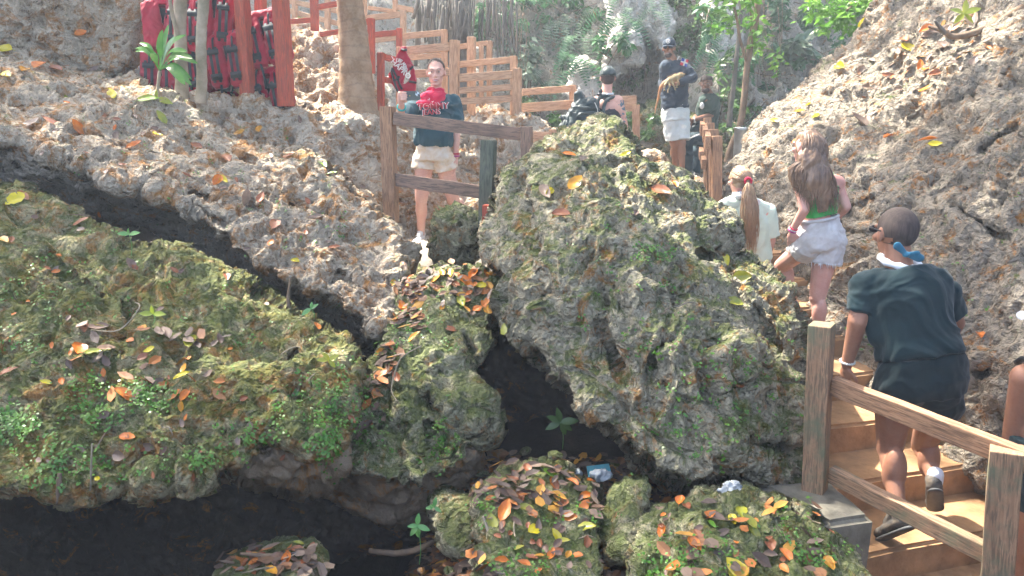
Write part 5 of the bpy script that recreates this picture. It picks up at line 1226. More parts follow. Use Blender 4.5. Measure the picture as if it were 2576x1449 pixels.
# ---- seated man with beard
def seated_man():
    g = P; Y = 10.8
    root = person('grinning bearded man in dark green T-shirt perched on the railing with one knee raised', P(1745, 437, Y))
    hc = g(1777, 212, Y); nk = g(1785, 240, Y + .02); sl = g(1772, 254, Y - .05); sr = g(1796, 252, Y + .12); pel = g(1775, 335, Y + .05)
    er = g(1788, 290, Y - .08); wr = g(1742, 302, Y - .28); el = g(1755, 290, Y + .1); wl = g(1740, 306, Y - .2)
    hpl = g(1768, 345, Y); kl = g(1728, 352, Y - .15); al = g(1732, 430, Y - .05); kr = g(1752, 385, Y + .1); ar = g(1750, 438, Y + .05)
    hd, q, Rm = head(hc, (-.45, -1, -.05), .98)
    tb, TR = torso(pel, nk, sl, sr, .9, 1.0, hip=.15, chest=.16, waist=.14)
    body = hd + [capsule(hc + Vector((0, .02, -.05)), nk, .05, .06)] + tb + [capsule(sl, er, .05, .042), capsule(er, wr, .04, .028), capsule(sr, el, .05, .04), capsule(el, wl, .04, .028)] + hand(wr, Vector((-.9, -.3, -.1)), (0, 1, 0), .7, 1, 1) + hand(wl, Vector((-.5, -.3, -.7)), (0, 1, 0), .6, 1, 1)
    blend('body', body, 'skin_deep', root, .007, 2); face_parts(root, q, Rm, .98, '', 'lip_brown', 'black', True, teeth=True)
    mesh('beard', *ellip(q(0, .045, -.078), (.054, .052, .042), Rm), M['stubble'], root)
    V, Fc = ellip(q(0, -.010, .045), (.082, .100, .088), Rm, 30, 22); keep = [i for i, v in enumerate(V) if (lambda l: l.z > .055 or (l.y < .0 and l.z > -.02))(Rm.transposed() @ (v - q(0, 0, 0)))]; km = {k: i for i, k in enumerate(keep)}
    mesh('hair', [V[k] for k in keep], [tuple(km[i] for i in f) for f in Fc if all(i in km for i in f)], M['stubble'], root)
    up = (nk - pel).normalized(); h0 = g(1776, 326, Y + .05)
    so = blend('shirt', [loft([(h0, .175, .14), (h0 + up * .15, .165, .14), (h0 + up * .32, .17, .14), (h0 + up * .42, .15, .12), (h0 + up * .48, .07, .07)], TR), capsule(sl, sl.lerp(er, .8), .075, .08, ends='a'), capsule(sr, sr.lerp(el, .7), .075, .078, ends='a'), capsule(nk - up * .05, sl, .06, .07), capsule(nk - up * .05, sr, .06, .07)], 'olive_tee', root, .008, 3, fold=.02, foldscale=7, seed=14)
    mesh('chest_print', *ellip(g(1766, 266, Y - .125), (.03, .02, .045)), M['white'], so)
    blend('trousers', [loft([(pel - up * .12, .16, .15), (pel + up * .02, .165, .14)], TR), capsule(hpl, kl, .10, .078), capsule(kl, al, .078, .062, ends='a'), capsule(g(1778, 345, Y + .1), kr, .10, .078), capsule(kr, ar, .078, .062, ends='a')], 'trousers', root, .009, 3, fold=.015, foldscale=8)
    mesh('stripe', *tubemesh([g(1771, 334, Y - .11), g(1750, 342, Y - .17), g(1730, 350, Y - .235)], [.012, .012, .01], 6), M['white'], root)
    for a in (al, ar): u1, s1 = foot_shoe(a, a + Vector((-.08, -.18, -.02)), s=.95); blend('shoe', u1 + s1, 'black', root, .006, 2)
    mesh('bracelet', *tubemesh([wr + Vector((0.02, math.cos(a) * .032, math.sin(a) * .032)) for a in np.linspace(0, 6.283, 18)], .008, 6), M['bead'], root)
    bg = empty('waist_bag', g(1755, 322, Y - .2), 'small grey black waist bag resting on the raised thigh of the bearded man', 'waist bag')
    blend('pouch', [ellip(g(1755, 318, Y - .2), (.12, .05, .075), Matrix.Rotation(R(-15), 3, 'Y')), ellip(g(1752, 322, Y - .24), (.08, .03, .045), Matrix.Rotation(R(-15), 3, 'Y'))], 'bag', bg, .006, 2)
    mesh('belt', *tubemesh([g(1744, 322, Y - .2), g(1752, 312, Y - .25), g(1768, 308, Y - .2), g(1785, 318, Y - .1)], .011, 6), M['black'], bg)
seated_man()

# ---- man with backpack
def backpack_man():
    g = P; Y = 9.0
    root = person('tattooed man in black cap and sleeveless top walking away with a backpack', P(1530, 480, Y))
    hc = g(1529, 197, Y + .02); nk = g(1525, 240, Y); sl = g(1490, 258, Y + .02); sr = g(1553, 254, Y - .02); pel = g(1525, 375, Y)
    er = g(1568, 318, Y - .03); wr = g(1596, 378, Y + .10); el = g(1470, 320, Y + .05); wl = g(1470, 370, Y + .2)
    hd, q, Rm = head(hc, (.15, 1, 0), 1.06)
    tb, TR = torso(pel, nk, sl, sr, 1.05, 1.05, hip=.165, chest=.175, waist=.16)
    body = hd + [capsule(hc + Vector((0, 0, -.04)), nk, .058, .064)] + tb + [capsule(sr, er, .068, .056), capsule(er, wr, .054, .034), capsule(sl, el, .066, .055), capsule(el, wl, .052, .034)]
    for dx in (-14, 14): h = g(1525 + dx, 385, Y); k = h + Vector((0, .05, -.42)); a = k + Vector((0, -.05, -.40)); body += [capsule(h, k, .09, .06), capsule(k, a, .056, .036), capsule(a, a + Vector((0, .14, -.04)), .035, .03)]
    body += hand(wr, Vector((.1, .3, -1)), (-1, 0, 0), .5) + hand(wl, Vector((-.1, .3, -1)), (1, 0, 0), .5)
    blend('body', body, 'skin_fair', root, .0075, 2)
    cap_hat(root, lambda x, y, z: q(x, y, z - .012), Rm, 1.1, 'bag')
    V, Fc = ellip(q(0, -.018, .005), (.078, .096, .085), Rm, 30, 20); keep = [i for i, v in enumerate(V) if (lambda l: l.y < -.0 and l.z < .05 and l.z > -.075)(Rm.transposed() @ (v - q(0, 0, 0)))]; km = {k: i for i, k in enumerate(keep)}
    mesh('hair', [V[k] for k in keep], [tuple(km[i] for i in f) for f in Fc if all(i in km for i in f)], M['stubble'], root)
    mesh('sunglasses', *tubemesh([q(.084, -.02, .012), q(.09, .09, .016), q(.05, .12, .010)], [.006, .007, .01], 6), M['black'], root)
    up = (nk - pel).normalized(); h0 = g(1525, 385, Y)
    blend('sleeveless_top', [loft([(h0, .185, .15), (h0 + up * .25, .178, .145), (h0 + up * .42, .17, .14), (h0 + up * .5, .145, .12), (h0 + up * .57, .11, .09), (h0 + up * .63, .07, .07)], TR)], 'black', root, .008, 3, fold=.015, foldscale=7)
    blend('shorts', [loft([(g(1525, 440, Y), .19, .15), (g(1525, 375, Y), .18, .145)], TR)], 'shorts_black', root, .01, 2)
    mesh('white_collar', *tubemesh([nk + Vector((math.cos(a) * .075, math.sin(a) * .07, .02 + .01 * math.sin(a))) for a in np.linspace(0, 6.283, 20)], .013, 8, .1, 2), M['white_cloth'], root)
    M['tattoo'] = plain('blue_grey_tattoo', (.13, .20, .24), .6, .3, 40, 0)
    # tattoo patches hug the upper arm: broken open blotches, a hair above the skin
    d = (er - sr); L = d.length; d.normalize(); xx = Vector((0, -1, 0)); xx = (xx - d * xx.dot(d)).normalized(); yy = d.cross(xx); V = []; Fc = []; nu, nv = 60, 70
    gr = np.array([[u, v] for v in range(nv + 1) for u in range(nu + 1)], float)
    for u, v in gr:
        a = -1.8 + 3.6 * u / nu; t = .02 + .86 * v / nv; r_ = (.068 + (.056 - .068) * t) + .0016; p = sr + d * L * t + (xx * math.cos(a) + yy * math.sin(a)) * r_; V.append(p)
    nzv = fbm(np.array([v[:] for v in V]) * 26, 3, 5)
    for v in range(nv):
        for u in range(nu):
            i = v * (nu + 1) + u; t = v / nv
            if nzv[i] > (.03 if t < .45 else .10): Fc.append((i, i + 1, i + nu + 2, i + nu + 1))
    mesh('tattoo', V, Fc, M['tattoo'], root)
    # backpack
    bp = empty('backpack', g(1460, 340, Y - .2), 'dark waterproof roll top backpack slung on the shoulder of the tattooed man', 'backpack')
    c = g(1462, 300, Y - .10)
    bk = [ellip(g(1470, 300, Y - .12), (.22, .15, .20), Matrix.Rotation(R(-20), 3, 'Y')), ellip(g(1445, 320, Y - .12), (.15, .14, .18)), capsule(g(1490, 265, Y - .1), g(1465, 275, Y - .1), .09, .12), capsule(g(1462, 262, Y - .12), g(1452, 240, Y - .12), .075, .045, flat=.6, fdir=(0, 1, 0)), capsule(g(1458, 240, Y - .12), g(1448, 238, Y - .12), .028, .028), capsule(g(1425, 300, Y - .15), g(1412, 296, Y - .15), .04, .035), ellip(g(1430, 330, Y - .15), (.11, .12, .14))]
    blend('sack', bk, 'bag', bp, .008, 2, fold=.045, foldscale=6, seed=21, fold_dir=(-.6, 0, .8))
    mesh('shoulder_strap', *merge([tubemesh(smoothpath([g(1506, 300, Y - .17), g(1502, 270, Y - .19), g(1508, 246, Y - .12), g(1535, 240, Y - .02), g(1548, 246, Y + .08)], 4), .024, 8), tubemesh(smoothpath([g(1514, 330, Y - .16), g(1516, 290, Y - .19), g(1524, 255, Y - .14), g(1545, 244, Y - .04)], 4), .020, 8)]), M['bag'], bp)
    mesh('buckle', *merge([ellip(g(1511, 230, Y - .1), (.022, .015, .03)), ellip(g(1508, 238, Y - .12), (.03, .015, .015))]), M['black'], bp)
    mesh('zip', *tubemesh(smoothpath([g(1496, 258, Y - .26), g(1503, 275, Y - .28), g(1505, 300, Y - .27)], 4), .004, 5), M['bead'], bp)
backpack_man()

# ---- partly visible person at the right edge
def edge_person():
    g = P; Y = 3.45
    root = person('person with a bare tanned arm and black strap top cut off by the right edge', P(2660, 1500, Y))
    nk = g(2640, 900, Y + .0); sl = g(2577, 950, Y - .02); sr = g(2740, 960, Y); pel = g(2670, 1260, Y); hc = g(2640, 820, Y)
    el = g(2550, 1100, Y + .06); wr = g(2560, 1200, Y + .35)
    hd, q, Rm = head(hc, (-.2, 1, 0), 1.0); tb, TR = torso(pel, nk, sl, sr, 1.0, 1.0, hip=.18, chest=.17, waist=.15)
    body = hd + [capsule(hc + Vector((0, 0, -.05)), nk, .05, .055)] + tb + [capsule(sl, el, .060, .050), capsule(el, wr, .046, .03), capsule(sr, sr + Vector((.08, 0, -.3)), .06, .05), capsule(sr + Vector((.08, 0, -.3)), sr + Vector((.05, .2, -.45)), .05, .03)]
    for dx in (-.09, .09): h = pel + Vector((dx, 0, -.08)); k = h + Vector((0, .1, -.42)); a = k + Vector((0, -.05, -.4)); body += [capsule(h, k, .1, .06), capsule(k, a, .056, .036), capsule(a, a + Vector((0, .15, -.04)), .036, .03)]
    body += hand(wr, Vector((-.1, .8, -.4)), (0, 0, -1), .5)
    blend('body', body, 'skin_tan', root, .007, 3)
    up = (nk - pel).normalized()
    blend('strap_top', [loft([(pel - up * .1, .20, .15), (pel + up * .1, .175, .14), (pel + up * .3, .205, .16), (pel + up * .38, .20, .155)], TR)], 'tee_black', root, .008, 2, fold=.01)
    for s in (-1, 1): mesh('strap', *tubemesh(smoothpath([pel + up * .34 + Vector((s * .12, -.12, 0)), nk + Vector((s * .12, -.05, -.02)), nk + Vector((s * .11, .06, -.04))], 4), .014, 6), M['black'], root)
    cap_hat(root, q, Rm, 1.05, 'white_cloth')
edge_person()
# ---------------------------------------------------------------- life jacket rack
M['jacket'] = cloth('red_nylon', (.40, .008, .035), .3, .6, 5, c2=(.26, .006, .024)); M['jacket_d'] = cloth('dark_lining', (.02, .025, .03)); M['webbing'] = plain('black_webbing', (.018, .025, .030), .6, .3, 60, .2)
YR = 7.55
rack = empty('drying_rack', P(600, 250, YR), 'tall red timber rack on which the life jackets hang', 'rack')
for (x0, x1, xb0, xb1, yb, Y, wd) in ((590, 621, 611, 640, 262, 7.35, .105), (686, 722, 707, 735, 268, 7.35, .115), (376, 402, 390, 412, 240, 7.6, .11), (644, 668, 648, 668, 235, 8.1, .09)):
    beam('post', P((xb0 + xb1) / 2, yb, Y), P((x0 + x1) / 2 - (x1 - x0) * .1, -90, Y), wd, wd, 'woodr' if x0 != 376 else 'woodd', rack, up=Vector((.3, 1, 0)))
for (xa, ya, xb, yb, Y) in ((380, 100, 715, 40, 7.6), (380, 108, 715, 48, 7.95), (385, 150, 640, 90, 7.62), (388, 215, 725, 172, 7.65), (388, 12, 700, -30, 7.6)):
    beam('rail', P(xa, ya, Y), P(xb, yb, Y), .05, .05, 'woodr', rack)
def jacket(label, x, y, Y, yaw=0, drop=.42, w=.40, roll=0, seed=0, group='red life jackets hanging on the rack'):
    """vest folded over a rail at (x, y): two padded panels hang in front, back panel behind"""
    root = empty('life_jacket', P(x, y, Y), label, 'life jacket', group)
    L = P(x, y, Y); rot = Matrix.Rotation(R(yaw), 3, 'Z') @ Matrix.Rotation(R(roll), 3, 'Y'); rs = random.Random(seed)
    q = lambda a, b, c: L + rot @ Vector((a, b, c))
    pr = []
    for s in (-1, 1):
        w2 = w * .46; cx = s * w * .255
        pr.append(loft([(q(cx, -.075, -drop), w2 * .42, .022), (q(cx, -.085, -drop + .03), w2 * .5, .038), (q(cx, -.085, -drop * .55), w2 * .52, .042), (q(cx + s * .01, -.075, -.10), w2 * .48, .038), (q(cx + s * .02, -.05, -.01), w2 * .46, .034)], rot, ex=3.2, S=20))
        pr.append(capsule(q(cx + s * .02, -.055, -.02), q(cx + s * .02, .055, -.01), .045, .045, flat=1.0))
    pr.append(loft([(q(0, .075, -drop * .9), w * .44, .022), (q(0, .085, -drop * .8), w * .47, .036), (q(0, .08, -.10), w * .47, .036), (q(0, .06, .0), w * .45, .034)], rot, ex=3.2, S=24))
    pr.append(loft([(q(0, 0, -.015), w * .46, .075), (q(0, 0, .035), w * .43, .055), (q(0, 0, .05), w * .36, .03)], rot, ex=3, S=24))
    blend('panels', pr, 'jacket', root, .009, 2, fold=.016, foldscale=8, seed=seed)
    bx = q(w * .26, -.142, -drop * .55)
    def bar(a, b, c, wx, wy, wz): V, Fc = loft([(q(a, b, c - wz), wx, wy), (q(a, b, c + wz), wx, wy)], rot, ex=8, S=16); return V, Fc
    for s in ((-1, 1) if seed % 3 else (1,)):
        cx = s * w * .255
        st = [bar(cx - .028, -.136, -drop * .55, .013, .004, drop * .34), bar(cx + .028, -.136, -drop * .55, .013, .004, drop * .34), bar(cx, -.140, -drop * .30, .055, .006, .024), bar(cx, -.140, -drop * .78, .052, .007, .028),
              tubemesh([q(cx, -.13, -drop * .3), q(cx, -.105, -.03), q(cx, -.03, .048)], .010, 6)]
        mesh('webbing_strap', *merge(st), M['webbing'], root)
        mesh('buckle', *merge([bar(cx, -.148, -drop * .78, .022, .006, .012)]), M['black'], root)
    dl = rs.uniform(.15, .35); sx = rs.choice((-1, 1)) * w * .2
    mesh('loose_strap', *tubemesh(smoothpath([q(sx, -.12, -drop + .03), q(sx + rs.uniform(-.03, .03), -.13, -drop - dl * .5), q(sx + rs.uniform(-.03, .03), -.12, -drop - dl)], 3), .012, 6), M['webbing'], root)
    mesh('lining', *loft([(q(0, -.0, -drop * .75), w * .40, .05), (q(0, 0, -.05), w * .42, .05)], rot, ex=3), M['jacket_d'], root)
    return root
jk = [('life jacket at the top left of the rack, behind the left slim trunk', 412, 8, 7.55, 10, .42, 0), ('life jacket high on the rack between the two slim trunks', 478, -2, 7.5, -5, .46, 4), ('life jacket at the top of the rack just right of the right slim trunk', 545, -22, 7.5, 8, .50, 6),
      ('life jacket on the top row right behind the thick red post', 628, 48, 7.75, -18, .30, -8), ('life jacket near the right red post in the upper row', 664, 40, 7.5, -12, .46, -10),
      ('life jacket hanging lowest at the left, behind the broad leaved plant', 410, 128, 7.6, 8, .50, 4), ('life jacket in the middle row behind the left slim trunk', 470, 110, 7.6, 0, .48, 0), ('life jacket centred in the middle row with two clear buckled straps', 570, 92, 7.45, -6, .46, -6),
      ('life jacket in the middle row partly hidden by the right slim trunk', 526, 106, 7.6, 4, .44, -4), ('life jacket in the bottom row between the right slim trunk and first red post', 560, 205, 7.7, -6, .34, -6), ('life jacket lying over the bottom rail just left of the first red post', 606, 196, 7.62, 0, .34, -5),
      ('life jacket in the bottom row between the two thick red posts', 676, 184, 7.5, -6, .44, -8), ('life jacket in the bottom row behind the left slim trunk', 440, 198, 7.7, 6, .36, 2)]
for i, (lb, x, y, Y, yaw, dr, roll) in enumerate(jk): jacket('red ' + lb, x, y, Y, yaw, dr, .36, roll, i)
# the single jacket hung on the pale fence
def hung_jacket():
    g = P; Y = 8.25
    root = empty('life_jacket', g(1005, 200, Y), 'bright red lettered life jacket hung by its collar on the pale fence', 'life jacket')
    def panel(pts, th=.035, name='panel'):
        from mathutils.geometry import tessellate_polygon
        n = len(pts); c = [g(x, y, Y) for x, y in pts]; V = [p + Vector((0, -th, 0)) for p in c] + [p + Vector((0, th, 0)) for p in c]
        tri = tessellate_polygon([c]); Fc = [tuple(t) for t in tri] + [tuple(i + n for i in t[::-1]) for t in tri] + [(i, (i + 1) % n, (i + 1) % n + n, i + n) for i in range(n)]
        me = bpy.data.meshes.new('t'); me.from_pydata([tuple(v) for v in V], [], Fc); bm = bmesh.new(); bm.from_mesh(me); bmesh.ops.recalc_face_normals(bm, faces=bm.faces); V = [v.co.copy() for v in bm.verts]; bm.verts.index_update(); Fc = [tuple(v.index for v in f.verts) for f in bm.faces]; bm.free()
        return V, Fc
    f = lambda L: [(702.8 + .2205 * a, .2205 * b) for a, b in L]
    main = f([(1385, 540), (1455, 535), (1450, 600), (1530, 750), (1495, 790), (1440, 870), (1395, 1010), (1360, 1060), (1250, 900), (1240, 850), (1300, 770), (1340, 640)])
    side = f([(1515, 760), (1545, 800), (1562, 930), (1545, 1060), (1375, 1130), (1370, 960), (1440, 960), (1480, 930), (1490, 850)])
    blend('back_panel', [panel(main)], 'jacket', root, .007, 6, fold=.010, foldscale=10, seed=3)
    blend('front_panel', [panel(side)], 'jacket', root, .007, 6, fold=.010, foldscale=10, seed=4)
    for pts in ([(1270, 790), (1300, 900), (1330, 990), (1360, 1065)], [(1285, 775), (1340, 880), (1370, 960), (1400, 1020)], [(1310, 920), (1345, 905), (1370, 870)], [(1480, 930), (1520, 935), (1562, 945)], [(1390, 565), (1420, 572), (1455, 568)], [(1525, 755), (1505, 780), (1490, 790)]):
        mesh('webbing_strap', *tubemesh([g(x, y, Y - .048) for x, y in f(pts)], .012, 6), M['webbing'], root)
    Rt = Matrix(((1, 0, 0), (0, 0, -1), (0, 1, 0))) @ Matrix.Rotation(R(-44), 3, 'Z')
    # curved upper line, straight lower line
    cx, cy = 1350, 800
    for i, ch in enumerate('LIFE JACKETS'):
        a = R(86 - i * 8.6); x, y = cx + math.cos(a) * 98 - 12, cy - math.sin(a) * 115 + 2
        if ch != ' ': txt(ch, .052, 'white', root, g(702.8 + .2205 * x, .2205 * y, Y - .047), Matrix(((1, 0, 0), (0, 0, -1), (0, 1, 0))) @ Matrix.Rotation(a - math.pi / 2 - .12, 3, 'Z'), ext=.004)
    txt('CHAPRO', .075, 'white', root, g(702.8 + .2205 * 1365, .2205 * 768, Y - .047), Rt, ext=.004)
hung_jacket()
# ---------------------------------------------------------------- placing on the stone
_allV = np.concatenate([s[0] for s in SURF]); _allN = np.concatenate([s[1] for s in SURF]); _tx, _ty = proj(_allV)
_cell = {}
_ok = (_tx > -150) & (_tx < 2730) & (_ty > -150) & (_ty < 1600)
_ids = np.nonzero(_ok)[0]; _key = (_tx[_ids] // 8).astype(int) * 10000 + (_ty[_ids] // 8).astype(int)
_ord = np.argsort(_key, kind='stable'); _ids = _ids[_ord]; _key = _key[_ord]
def hit(x, y, r=6, ymin=0):
    best = None; ids = []
    cx, cy = int(x // 8), int(y // 8)
    for a in (-1, 0, 1):
        for b in (-1, 0, 1):
            k = (cx + a) * 10000 + cy + b; i0 = np.searchsorted(_key, k, 'left'); i1 = np.searchsorted(_key, k, 'right'); ids.append(_ids[i0:i1])
    ids = np.concatenate(ids)
    if not len(ids): return None
    ids = ids[(np.abs(_tx[ids] - x) < r) & (np.abs(_ty[ids] - y) < r)]
    ids = ids[_allV[ids, 1] > ymin]
    if not len(ids): return None
    j = ids[np.argmin(_allV[ids, 1])]; near = ids[_allV[ids, 1] < _allV[j, 1] + .12]
    n = _allN[near].mean(0); n = n / (np.linalg.norm(n) + 1e-9)
    return Vector(_allV[j]), Vector(n)
LM = {}
for nm, c1, c2, rg in (('yellow', (.62, .50, .02), (.50, .42, .03), .25), ('olive green', (.22, .25, .03), (.33, .30, .03), .28), ('orange', (.62, .20, .02), (.50, .13, .02), .4), ('reddish brown', (.32, .115, .04), (.22, .07, .03), .45), ('dull brown', (.20, .12, .08), (.13, .08, .06), .5), ('pale mauve', (.25, .18, .13), (.18, .12, .09), .45), ('bright green', (.20, .42, .04), (.30, .48, .05), .35), ('golden orange', (.60, .30, .03), (.50, .22, .03), .3)):
    LM[nm] = 'fl_' + nm; M['fl_' + nm] = leafmat('fallen_leaf_' + nm.replace(' ', '_'), c1, c2, rg, .15, .5, 30)
def fallen(x, y, size, col, label=None, rs=random, group=None, parent=None, flat=False):
    h = hit(x, y)
    if not h: return None
    p, n = h; n = (n + Vector((rs.gauss(0, .15), -.35, .45))).normalized(); L = size / F * p.y * 1.02; W = L * rs.uniform(.42, .62)
    a = rs.uniform(0, 6.283); t = n.orthogonal().normalized(); t = (Quaternion(n, a) @ t); s = n.cross(t); t = (t + n * rs.uniform(-.1, .35)).normalized()
    curl = rs.uniform(.1, .9) * (.3 if flat else 1); bend = rs.uniform(-.2, .45); V = []; Fc = []; nu, nv = 6, 10
    for j in range(nv + 1):
        v = j / nv; wj = W * .5 * (math.sin(math.pi * min(1, v ** .8)) ** .75) * (1 + .06 * math.sin(v * 19 + a)) + .0004
        for i in range(nu + 1):
            u = i / nu * 2 - 1; z = curl * wj * u * u * .8 + bend * L * (v - .5) ** 2 + .03 * L * math.sin(v * 9 + u * 3 + a) * .4 + (-.012 * L if i == nu // 2 else 0)
            V.append(p + n * (z + .012) + t * (v - .5) * L + s * u * wj)
    for j in range(nv):
        for i in range(nu): q = j * (nu + 1) + i; Fc.append((q, q + 1, q + nu + 2, q + nu + 1))
    V2, F2 = tubemesh([p + n * .014 + t * -.62 * L, p + n * (.013 + bend * L * .25) + t * -.5 * L], L * .012, 4)
    V, Fc = merge([(V, Fc), (V2, F2)])
    if flat is None: return V, Fc
    o = mesh('fallen_leaf', V, Fc, M[LM[col]], None)
    return tag(o, label or '', 'leaf', group)
Yl, Og, Or, Rb, Db, Pm, Bg, Go = 'yellow', 'olive green', 'orange', 'reddish brown', 'dull brown', 'pale mauve', 'bright green', 'golden orange'
